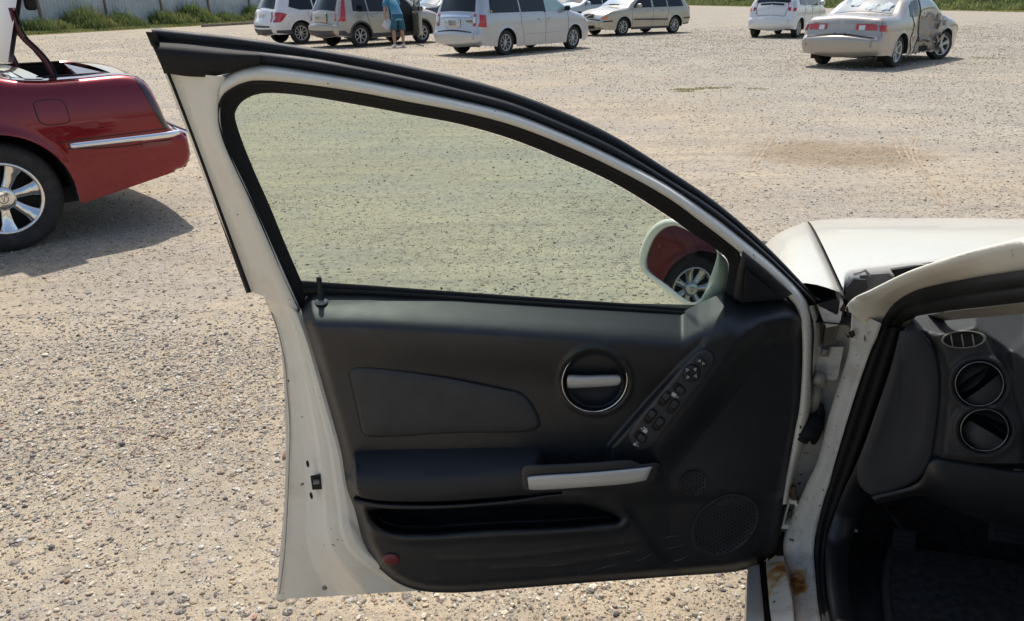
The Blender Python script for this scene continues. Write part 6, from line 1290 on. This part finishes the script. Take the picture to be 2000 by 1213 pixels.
ft.patch([(.24, 1.16), (.40, 1.16)], [(.12, .86), (.20, .86)], 'tail_lamp_side', M['lens_red'], .008); ft.patch([(.24, 1.16), (.40, 1.16)], [(.165, .97), (.30, .97)], 'clear_lamp_side', M['lens_clear'], .012)
ft.rpatch(ft.s_rear(1.0), ft.s_rear(1.06), -.40, .40, 'tailgate_trim', M['carglass'], .02); ft.rpatch(ft.s_rear(1.10), ft.s_rear(1.42), -.58, .58, 'rear_window', M['carglass'], .008, 10, 16, -.50, .50)
ft.box((-.065, 0, 1.03), (.02, .10, .07), 'rear_emblem', M['chrome'], .01); ft.box((.02, .52, .88), (.012, .10, .022), 'trim_badge', M['grey_metal'], .003); ft.box((.005, .51, .79), (.012, .10, .022), 'model_badge', M['grey_metal'], .003)
ft.rpatch(ft.s_rear(.675), ft.s_rear(.69), -.46, .46, 'tailgate_gap', M['seam'], .006)
for sg in (1, -1): ft.rpatch(ft.s_rear(.69), ft.s_rear(1.0), sg*.46, sg*.475, 'tailgate_side_gap', M['seam'], .006, y2=sg*.55, y3=sg*.565)
for yy in (-.07, .07): ft.box((-.06, yy, .955), (.02, .02, .02), 'plate_screw', M['under'], .004)
win(ft, [(.62, 1.36), (1.2, 1.43), (1.35, 1.44)], [(.60, 1.06), (1.0, 1.03), (1.35, 1.03)]); win(ft, [(1.42, 1.44), (2.0, 1.44), (2.5, 1.32), (3.0, 1.08)], [(1.42, 1.03), (2.0, 1.02), (2.5, 1.02), (3.0, 1.03)])
ft.rpatch(ft.s_x(2.3), ft.s_x(3.2), -.54, .54, 'windscreen', M['carglass'], .008, 10, 16, -.66, .66); ft.seam([(1.05, 1.02), (1.06, .7), (1.15, .5), (1.18, .26)]); ft.seam([(1.9, 1.02), (1.92, .6), (1.92, .26)]); ft.seam([(2.85, 1.02), (2.85, .5), (2.85, .26)]); ft.handle(1.20, .90); ft.handle(2.05, .90); ft.mirror(2.7, 1.02)

# black car with red tail lamps further back, silver saloon beyond the minivan
P_k = paint('black_paint', (.012, .012, .013), .1, .2, 1.0, .06); P_s2 = paint('silver_blue_paint', (.42, .45, .47), .4, .3, .8, .1)
sal_up = [(.12, .30), (.04, .38), (.0, .52), (.03, .70), (.10, .90), (.18, 1.0), (.6, 1.05), (.95, 1.08), (1.5, 1.35), (1.9, 1.44), (2.5, 1.45), (3.0, 1.36), (3.5, 1.10), (3.8, .99), (4.3, .90), (4.6, .76), (4.76, .60), (4.80, .45), (4.74, .32), (4.66, .26)]
sal_lo = [(.12, .33), (.5, .27), (.85, .22), (3.8, .21), (4.3, .22), (4.66, .26)]
def saloon(name, label, mat, head, anchor):
    c = Car(name, label, 4.80, 1.82, sal_up, sal_lo, (1.05, 3.80), .325, .97, .38, mat, head, anchor, r=.11, crown=(.11, .04), nx=90)
    for w in ('rr', 'rl', 'fr', 'fl'): c.wheel(w, 6, None, .67)
    c.patch([(.15, .95), (.36, .95)], [(.08, .80), (.34, .80)], 'tail_lamp_side', M['lens_red'], .008)
    for sg in (1, -1): c.rpatch(c.s_rear(.80), c.s_rear(.95), sg*.40, sg*.80, 'tail_lamp', M['lens_red'], .008)
    c.rpatch(c.s_x(1.0), c.s_x(1.6), -.62, .62, 'rear_window', mg_, .008, 10, 14, -.54, .54); c.rpatch(c.s_x(2.9), c.s_x(3.6), -.56, .56, 'windscreen', M['carglass'], .008, 10, 14, -.70, .70)
    win(c, [(1.45, 1.25), (1.8, 1.36), (2.2, 1.38)], [(1.4, 1.02), (1.8, 1.01), (2.2, 1.01)]); win(c, [(2.28, 1.38), (2.7, 1.36), (3.0, 1.25), (3.4, 1.04)], [(2.28, 1.01), (2.7, 1.0), (3.0, 1.0), (3.4, 1.0)])
    c.seam([(2.24, 1.0), (2.25, .6), (2.25, .27)]); c.seam([(3.4, 1.0), (3.4, .6), (3.38, .27)]); c.seam([(1.40, 1.0), (1.36, .8), (1.45, .5)]); c.handle(1.6, .88); c.handle(2.45, .88); c.mirror(3.25, 1.0); c.box((-.05, 0, .66), (.03, .31, .16), 'licence_plate', M['plate'], .008)
    return c
saloon('black_saloon', 'black saloon with red tail lamps parked beyond the beige off-roader', P_k, 50, ((862, 62), 'rr'))
saloon('silver_saloon', 'pale silver saloon standing behind the silver minivan', P_s2, 215, ((1130, 52), 'fl'))
# ------------------------------------------------------------------ person leaning into the beige car
pp = on_z(780, 92); SKIN = pmat('skin', (.42, .23, .155), .55, var=.08, vscale=12)
def skin_obj(name, joints, edges, mat, parent, sub=2):
    me = bpy.data.meshes.new(name); me.from_pydata([j[:3] for j in joints], edges, []); o = bpy.data.objects.new(name, me); col.objects.link(o); o.parent = parent
    md = o.modifiers.new('skin', 'SKIN'); 
    for i, v in enumerate(me.skin_vertices[0].data):
        r = joints[i][3]; v.radius = (r, joints[i][4] if len(joints[i]) > 4 else r); v.use_root = (i == 0)
    s = o.modifiers.new('sub', 'SUBSURF'); s.levels = sub; s.render_levels = sub; me.materials.append(mat)
    for p in me.polygons: p.use_smooth = True
    md.use_smooth_shade = True; return o
per = empty('person', (float(pp[0]), float(pp[1]), 0), R_(25))
tag(per, 'person in a blue ombre shirt and teal shorts bending into the beige car', 'person')
# local: x right, y away from the lens, z up; leaning forward and to the left
J = [(0, 0, .95, .12, .09), (-.03, .08, 1.10, .10, .08), (-.08, .20, 1.28, .11, .08), (-.11, .28, 1.40, .09, .07), (-.13, .35, 1.50, .055), (-.15, .40, 1.58, .085), (-.16, .44, 1.68, .095), (-.165, .455, 1.76, .06),
     (-.11, .0, .90, .10), (-.14, .02, .50, .065), (-.14, .04, .47, .062), (-.15, -.01, .28, .062), (-.15, -.04, .10, .040), (-.15, -.03, .06, .042), (-.17, .12, .035, .032),
     (.11, .0, .90, .10), (.13, .04, .50, .065), (.13, .05, .47, .062), (.14, .01, .28, .062), (.14, -.01, .10, .040), (.14, -.01, .06, .042), (.15, .14, .035, .032),
     (-.26, .22, 1.37, .055), (-.35, .15, 1.20, .052), (-.36, .12, 1.08, .045), (-.35, .15, .95, .040), (-.33, .18, .83, .030), (-.325, .19, .78, .034, .02),
     (.08, .32, 1.37, .055), (.20, .50, 1.26, .050), (.21, .62, 1.20, .043), (.16, .74, 1.24, .034), (.12, .82, 1.28, .028), (.11, .85, 1.29, .034, .02)]
Ed = [(0, 1), (1, 2), (2, 3), (3, 4), (4, 5), (5, 6), (6, 7), (0, 8), (8, 9), (9, 10), (10, 11), (11, 12), (12, 13), (13, 14), (0, 15), (15, 16), (16, 17), (17, 18), (18, 19), (19, 20), (20, 21), (3, 22), (22, 23), (23, 24), (24, 25), (25, 26), (26, 27), (3, 28), (28, 29), (29, 30), (30, 31), (31, 32), (32, 33)]
for base, sx in ((27, -1), (33, 1)):                # five fingers each, curled round the sheet
    bx, by, bz = J[base][:3]
    for f in range(4):
        i0 = len(J); ox = (f-1.5)*.017; ln = (.030, .036, .034, .026)[f]
        J += [(bx+ox*.4, by+ox, bz-.03, .010), (bx+ox*.4+.006, by+ox*1.1, bz-.03-ln, .009), (bx+ox*.4+.022, by+ox*1.1, bz-.035-ln*1.5, .008)]; Ed += [(base, i0), (i0, i0+1), (i0+1, i0+2)]
    i0 = len(J); J += [(bx+.02, by-.03, bz+.0, .011), (bx+.03, by-.035, bz-.04, .009)]; Ed += [(base, i0), (i0, i0+1)]
body = skin_obj('body', J, Ed, SKIN, per)
def shirt_mat():
    m, t, b, N, Lk = nt('ombre_shirt'); tc = N.new("ShaderNodeTexCoord"); sp = N.new("ShaderNodeSeparateXYZ"); Lk.new(tc.outputs["Object"], sp.inputs[0]); r = N.new("ShaderNodeValToRGB")
    mr = N.new("ShaderNodeMapRange"); mr.inputs[1].default_value = .85; mr.inputs[2].default_value = 1.5; Lk.new(sp.outputs[2], mr.inputs[0]); Lk.new(mr.outputs[0], r.inputs[0])
    r.color_ramp.elements[0].color = (.17, .36, .50, 1); r.color_ramp.elements[1].color = (.05, .19, .28, 1); r.color_ramp.elements[0].position = .1; q = r.color_ramp.elements.new(.5); q.color = (.055, .21, .33, 1)
    Lk.new(r.outputs[0], b.inputs["Base Color"]); b.inputs["Roughness"].default_value = .85; return m
def rings(spec, n=16): return [[(x+rx*math.cos(t), y+ry*math.sin(t), z) for t in np.linspace(0, 2*math.pi, n+1)[:-1]] for x, y, z, rx, ry in spec]
mb = MB(); mb.loft(rings([(.0, .0, .79, .192, .150), (.0, .01, .86, .192, .148), (0, .04, .97, .180, .140), (-.03, .09, 1.10, .172, .130), (-.07, .17, 1.24, .188, .132), (-.10, .25, 1.36, .180, .115), (-.12, .30, 1.43, .110, .085), (-.13, .33, 1.47, .068, .062)]), closed=True)
mb.tube([(-.20, .24, 1.39), (-.27, .22, 1.35), (-.33, .17, 1.25), (-.352, .15, 1.19)], [.085, .088, .078, .074], 12); mb.tube([(.02, .31, 1.39), (.09, .33, 1.35), (.16, .42, 1.29), (.19, .47, 1.26)], [.085, .088, .078, .074], 12)
mb.build('shirt', shirt_mat(), per)
mb = MB(); mb.loft(rings([(0, .0, .97, .172, .132), (0, 0, .88, .186, .142), (0, 0, .80, .192, .142)]), closed=True)
for sx in (-1, 1): mb.loft(rings([(sx*.09, .0, .84, .100, .125), (sx*.11, .01, .72, .105, .115), (sx*.13, .02, .60, .106, .112), (sx*.135, .03, .50, .108, .112), (sx*.135, .03, .51, .085, .09)]), closed=True)
mb.build('shorts', pmat('teal_shorts', (.025, .105, .155), .85, var=.15, vscale=12), per)
shoe = pmat('white_trainers', (.62, .64, .68), .6, var=.15, vscale=30)
for k, (x, y) in enumerate(((-.155, -.01), (.145, .01))):
    m = MB(); prof = [(-.10, .030, .035), (-.085, .04, .085), (-.03, .043, .095), (.04, .046, .075), (.12, .048, .055), (.17, .040, .042), (.19, .015, .030)]
    m.loft([[(x+w*math.cos(t), y+d, max(.004, .012+hh*.5+hh*.5*math.sin(t))) for t in np.linspace(0, 2*math.pi, 13)[:-1]] for d, w, hh in prof], closed=True, caps=(True, True)); m.build('shoe', shoe, per)
m = MB(); bm = bmesh.new(); bmesh.ops.create_uvsphere(bm, u_segments=20, v_segments=12, radius=1); m.add([(-.162+v.co.x*.098, .445+v.co.y*.108, 1.70+v.co.z*.105) for v in bm.verts], [[v.index for v in f.verts] for f in bm.faces]); bm.free(); m.build('hair', pmat('dark_hair', (.03, .022, .016), .7), per)
# papers held in the left hand
hp = per.matrix_world @ Vector((-.30, .15, .70)); m = MB(); RM = Matrix.Rotation(R_(25), 3, 'Z') @ Matrix.Rotation(.62, 3, 'Y') @ Matrix.Rotation(-.25, 3, 'X')
for k in range(4): m.box(hp+RM @ Vector((.004*k, .004*k, -.003*k)), (.23, .003, .30), RM @ Matrix.Rotation(.03*k, 3, 'Y'))
tag(m.build('paper_stack', pmat('paper', (.72, .71, .73), .8)), 'white sheets of paper held by the person in the blue shirt', 'papers')

# ------------------------------------------------------------------ fence of corrugated sheets, weeds, timber
fa = on_z(-220, 84); fb = on_z(600, 38); fd = fb-fa; fd[2] = 0; fl = np.linalg.norm(fd); fd /= fl; fn = np.array([-fd[1], fd[0], 0])
if fn[1] < 0: fn = -fn
f0 = fa+fn*2.2-fd*8
fence = empty('corrugated_fence', tuple(f0), 0); tag(fence, 'weathered corrugated metal fence on wooden posts at the back of the lot', 'fence')
sheet = pmat('galvanised_sheet', (.46, .50, .51), .55, metal=.15, var=.22, vscale=.9, dirt=.35, dscale=1.6, dirtc=(.24, .25, .24)); sheet2 = pmat('pale_sheet', (.62, .63, .63), .55, metal=.2, var=.15, vscale=1.2); post_m = pmat('old_timber', (.19, .155, .12), .9, var=.35, vscale=9, bump=.6, bscale=60)
pitch = .72*6; nbay = 15; rngf = np.random.default_rng(3)
for k in range(nbay):
    b0 = f0+fd*(pitch*k)
    for z0, z1, mt, dn in ((.10, 1.62, sheet, .0), (1.60, 3.0, sheet2, .02)):
        for j in range(6):
            n = 37; uu = np.linspace(0, .76, n); off = .045*np.sin(uu/.76*2*math.pi*3)+dn+.012*j*0; base = b0+fd*(.72*j)
            tl = rngf.uniform(-.03, .03); m = MB(); P0 = [base+fd*u+fn*(o+.01*(j % 2))+np.array([0, 0, z0+tl]) for u, o in zip(uu, off)]; P1 = [base+fd*u+fn*(o+.01*(j % 2)+rngf.uniform(0, .0)+.015*tl)+np.array([0, 0, z1+tl]) for u, o in zip(uu, off)]
            m.loft([P0, P1]); o = m.build('sheet', mt, fence, normals=False); o.matrix_parent_inverse = fence.matrix_world.inverted()
    m = MB(); m.box(b0-fn*.09+np.array([0, 0, 1.55]), (.11, .11, 3.2), Matrix.Rotation(math.atan2(fd[1], fd[0])+rngf.uniform(-.05, .05), 3, 'Z') @ Matrix.Rotation(rngf.uniform(-.02, .02), 3, 'Y'), .008); o = m.build('post', post_m, fence); o.matrix_parent_inverse = fence.matrix_world.inverted()

def leaf_mat(name, a, b_):
    m, t, b, N, Lk = nt(name); at = N.new("ShaderNodeAttribute"); at.attribute_name = 'tone'; x = N.new("ShaderNodeMix"); x.data_type = 'RGBA'; Lk.new(at.outputs["Fac"], x.inputs[0]); x.inputs[6].default_value = (*a, 1); x.inputs[7].default_value = (*b_, 1)
    Lk.new(x.outputs[2], b.inputs["Base Color"]); b.inputs["Roughness"].default_value = .7; b.inputs["Specular IOR Level"].default_value = .2
    tr = N.new("ShaderNodeBsdfTranslucent"); Lk.new(x.outputs[2], tr.inputs[0]); mx = N.new("ShaderNodeMixShader"); mx.inputs[0].default_value = .3; out = [n for n in N if n.type == 'OUTPUT_MATERIAL'][0]
    Lk.new(b.outputs[0], mx.inputs[1]); Lk.new(tr.outputs[0], mx.inputs[2]); Lk.new(mx.outputs[0], out.inputs[0]); return m
M['weed'] = leaf_mat('weed_leaf', (.10, .155, .05), (.34, .33, .13))
M['dry_weed'] = leaf_mat('dry_weed', (.24, .24, .10), (.42, .38, .20))
def weeds(name, label, pts, hts, tones, mat, width=.016, nseg=3, lean=.45, kind='stuff', cat='weeds', par=None):
    """bent blades and small leaves; one blade per point"""
    n = len(pts); a = rng.uniform(0, 2*np.pi, n); dirx, diry = np.cos(a), np.sin(a); ln = rng.uniform(.1, lean, n)*hts; V = np.zeros((n, 2*nseg+1, 3)); F = []
    for k in range(nseg):
        f = k/nseg; w = width*(1-.55*f)*rng.uniform(.6, 1.6, n); cx = pts[:, 0]+dirx*ln*f*f; cy = pts[:, 1]+diry*ln*f*f; cz = pts[:, 2]+hts*f*(1-.18*f)
        V[:, 2*k] = np.stack([cx-diry*w, cy+dirx*w, cz], -1); V[:, 2*k+1] = np.stack([cx+diry*w, cy-dirx*w, cz], -1)
    V[:, -1] = np.stack([pts[:, 0]+dirx*ln, pts[:, 1]+diry*ln, pts[:, 2]+hts*.82], -1); loc = []
    for k in range(nseg-1): loc += [(2*k, 2*k+1, 2*k+3), (2*k, 2*k+3, 2*k+2)]
    loc.append((2*nseg-2, 2*nseg-1, 2*nseg)); loc = np.array(loc); FF = (loc[None]+(np.arange(n)*(2*nseg+1))[:, None, None]).reshape(-1, 3)
    me = bpy.data.meshes.new(name); me.vertices.add(n*(2*nseg+1)); me.vertices.foreach_set('co', V.reshape(-1)); me.loops.add(FF.size); me.loops.foreach_set('vertex_index', FF.ravel().astype(np.int32)); me.polygons.add(len(FF)); me.polygons.foreach_set('loop_start', np.arange(0, FF.size, 3, dtype=np.int32)); me.polygons.foreach_set('loop_total', np.full(len(FF), 3, np.int32))
    at = me.attributes.new('tone', 'FLOAT', 'POINT'); at.data.foreach_set('value', np.repeat(tones, 2*nseg+1)); me.update(); me.materials.append(mat)
    o = bpy.data.objects.new(name, me); col.objects.link(o); tag(o, label, cat, kind=kind); return o
def strip(n, p0, d, nrm, length, depth, hmax, hmin=.15, cl=1.3):
    u = rng.uniform(0, length, n); v = rng.uniform(0, 1, n)**.8*depth; c = np.clip(.5+.35*np.sin(u*cl)+.25*np.sin(u*cl*2.7+2)+.2*np.sin(u*cl*6.1+v*2), 0, 1.2)
    h = (hmin+(hmax-hmin)*c*ss(0, depth*.6, v))*rng.uniform(.45, 1.1, n); P = p0+u[:, None]*d+v[:, None]*nrm; P[:, 2] = h*rng.uniform(0, .55, n)*(h > .4); t = np.clip(.35+.4*np.sin(u*2.1+v)*.5+rng.uniform(-.3, .4, n)+.3*(h < .3), 0, 1); return P, h*.6, t
P, h, t = strip(52000, fa-fd*6, fd, fn, fl+14, 2.0, 1.3, .3, .8)
weeds('fence_weeds', 'tall green weeds growing along the foot of the corrugated fence', P, h, t, M['weed'], .022)
P, h, t = strip(14000, fa-fd*6-fn*.7, fd, fn, fl+14, 1.0, .14, .04)
weeds('verge_grass', 'short yellowing grass along the edge of the lot before the fence', P, h, np.clip(t+.35, 0, 1), M['weed'], .016, 2, .9, cat='grass')
# timbers laid at the verge
for k in range(3):
    m = MB(); q0 = on_z(395, 53)+fd*(k*2.7); m.box(q0+fd*1.3+np.array([0, 0, .07]), (2.6, .16, .15), Matrix.Rotation(math.atan2(fd[1], fd[0])+.01*k, 3, 'Z'), .015); o = m.build('timber_kerb', post_m); tag(o, ['grey timber kerb at the verge, first from the red car end', 'grey timber kerb at the verge, the middle one of three', 'grey timber kerb at the verge, closest to the white crossover'][k], 'timber', 'timber kerbs along the verge')
# green bank on the right, behind the hatchback and the wreck
ga = on_z(1330, 10); gb = on_z(2350, 30); gd = gb-ga; gd[2] = 0; gl_ = np.linalg.norm(gd); gd /= gl_; gn = np.array([-gd[1], gd[0], 0])
if gn[1] < 0: gn = -gn
P, h, t = strip(52000, ga-gd*8, gd, gn, gl_+20, 9.0, 1.9, .55, .5)
weeds('weed_bank', 'tall dense green weeds lining the lot behind the wrecked saloon', P, h, t, M['weed'], .06)
P, h, t = strip(9000, ga-gd*8-gn*1.2, gd, gn, gl_+20, 1.6, .20, .05, .9)
weeds('bank_edge_grass', 'thin yellow grass at the gravel edge before the weed bank', P, h, np.clip(t+.35, 0, 1), M['weed'], .03, 2, .9, cat='grass')
# sparse tufts out on the gravel
tuft_lab = [((1360, 172), 'flat yellowish weed patch on the gravel before the champagne estate', .45, 700), ((1905, 57), 'dry grass tuft on the gravel right of the wrecked saloon', .35, 160), ((1940, 115), 'low yellow grass streak on the gravel beyond the white bonnet', .5, 200), ((1545, 73), 'small green weed growing behind the white hatchback', .16, 120), ((1927, 72), 'dark little weed clump close to the dry grass tuft', .15, 90)]
for (px, py), lb, rad, n in tuft_lab:
    c = on_z(px, py); a = rng.uniform(0, 6.28, n); r_ = rad*.22*np.sqrt(rng.uniform(0, 1, n)); kc = rng.normal(0, 1, (9, 2))*np.array([rad*.9, rad*.5]); ki = rng.integers(0, 9, n); P = np.stack([c[0]+kc[ki, 0]+r_*np.cos(a)*1.8, c[1]+kc[ki, 1]+r_*np.sin(a), 0*a], -1); hh = rng.uniform(.008, .026, n)*(6. if 'green' in lb else 1.); weeds('weed_tuft', lb, P, hh, rng.uniform(.6, 1, n), M['weed'] if 'green' in lb else M['dry_weed'], .009, 2, .9, kind='stuff', cat='weed')
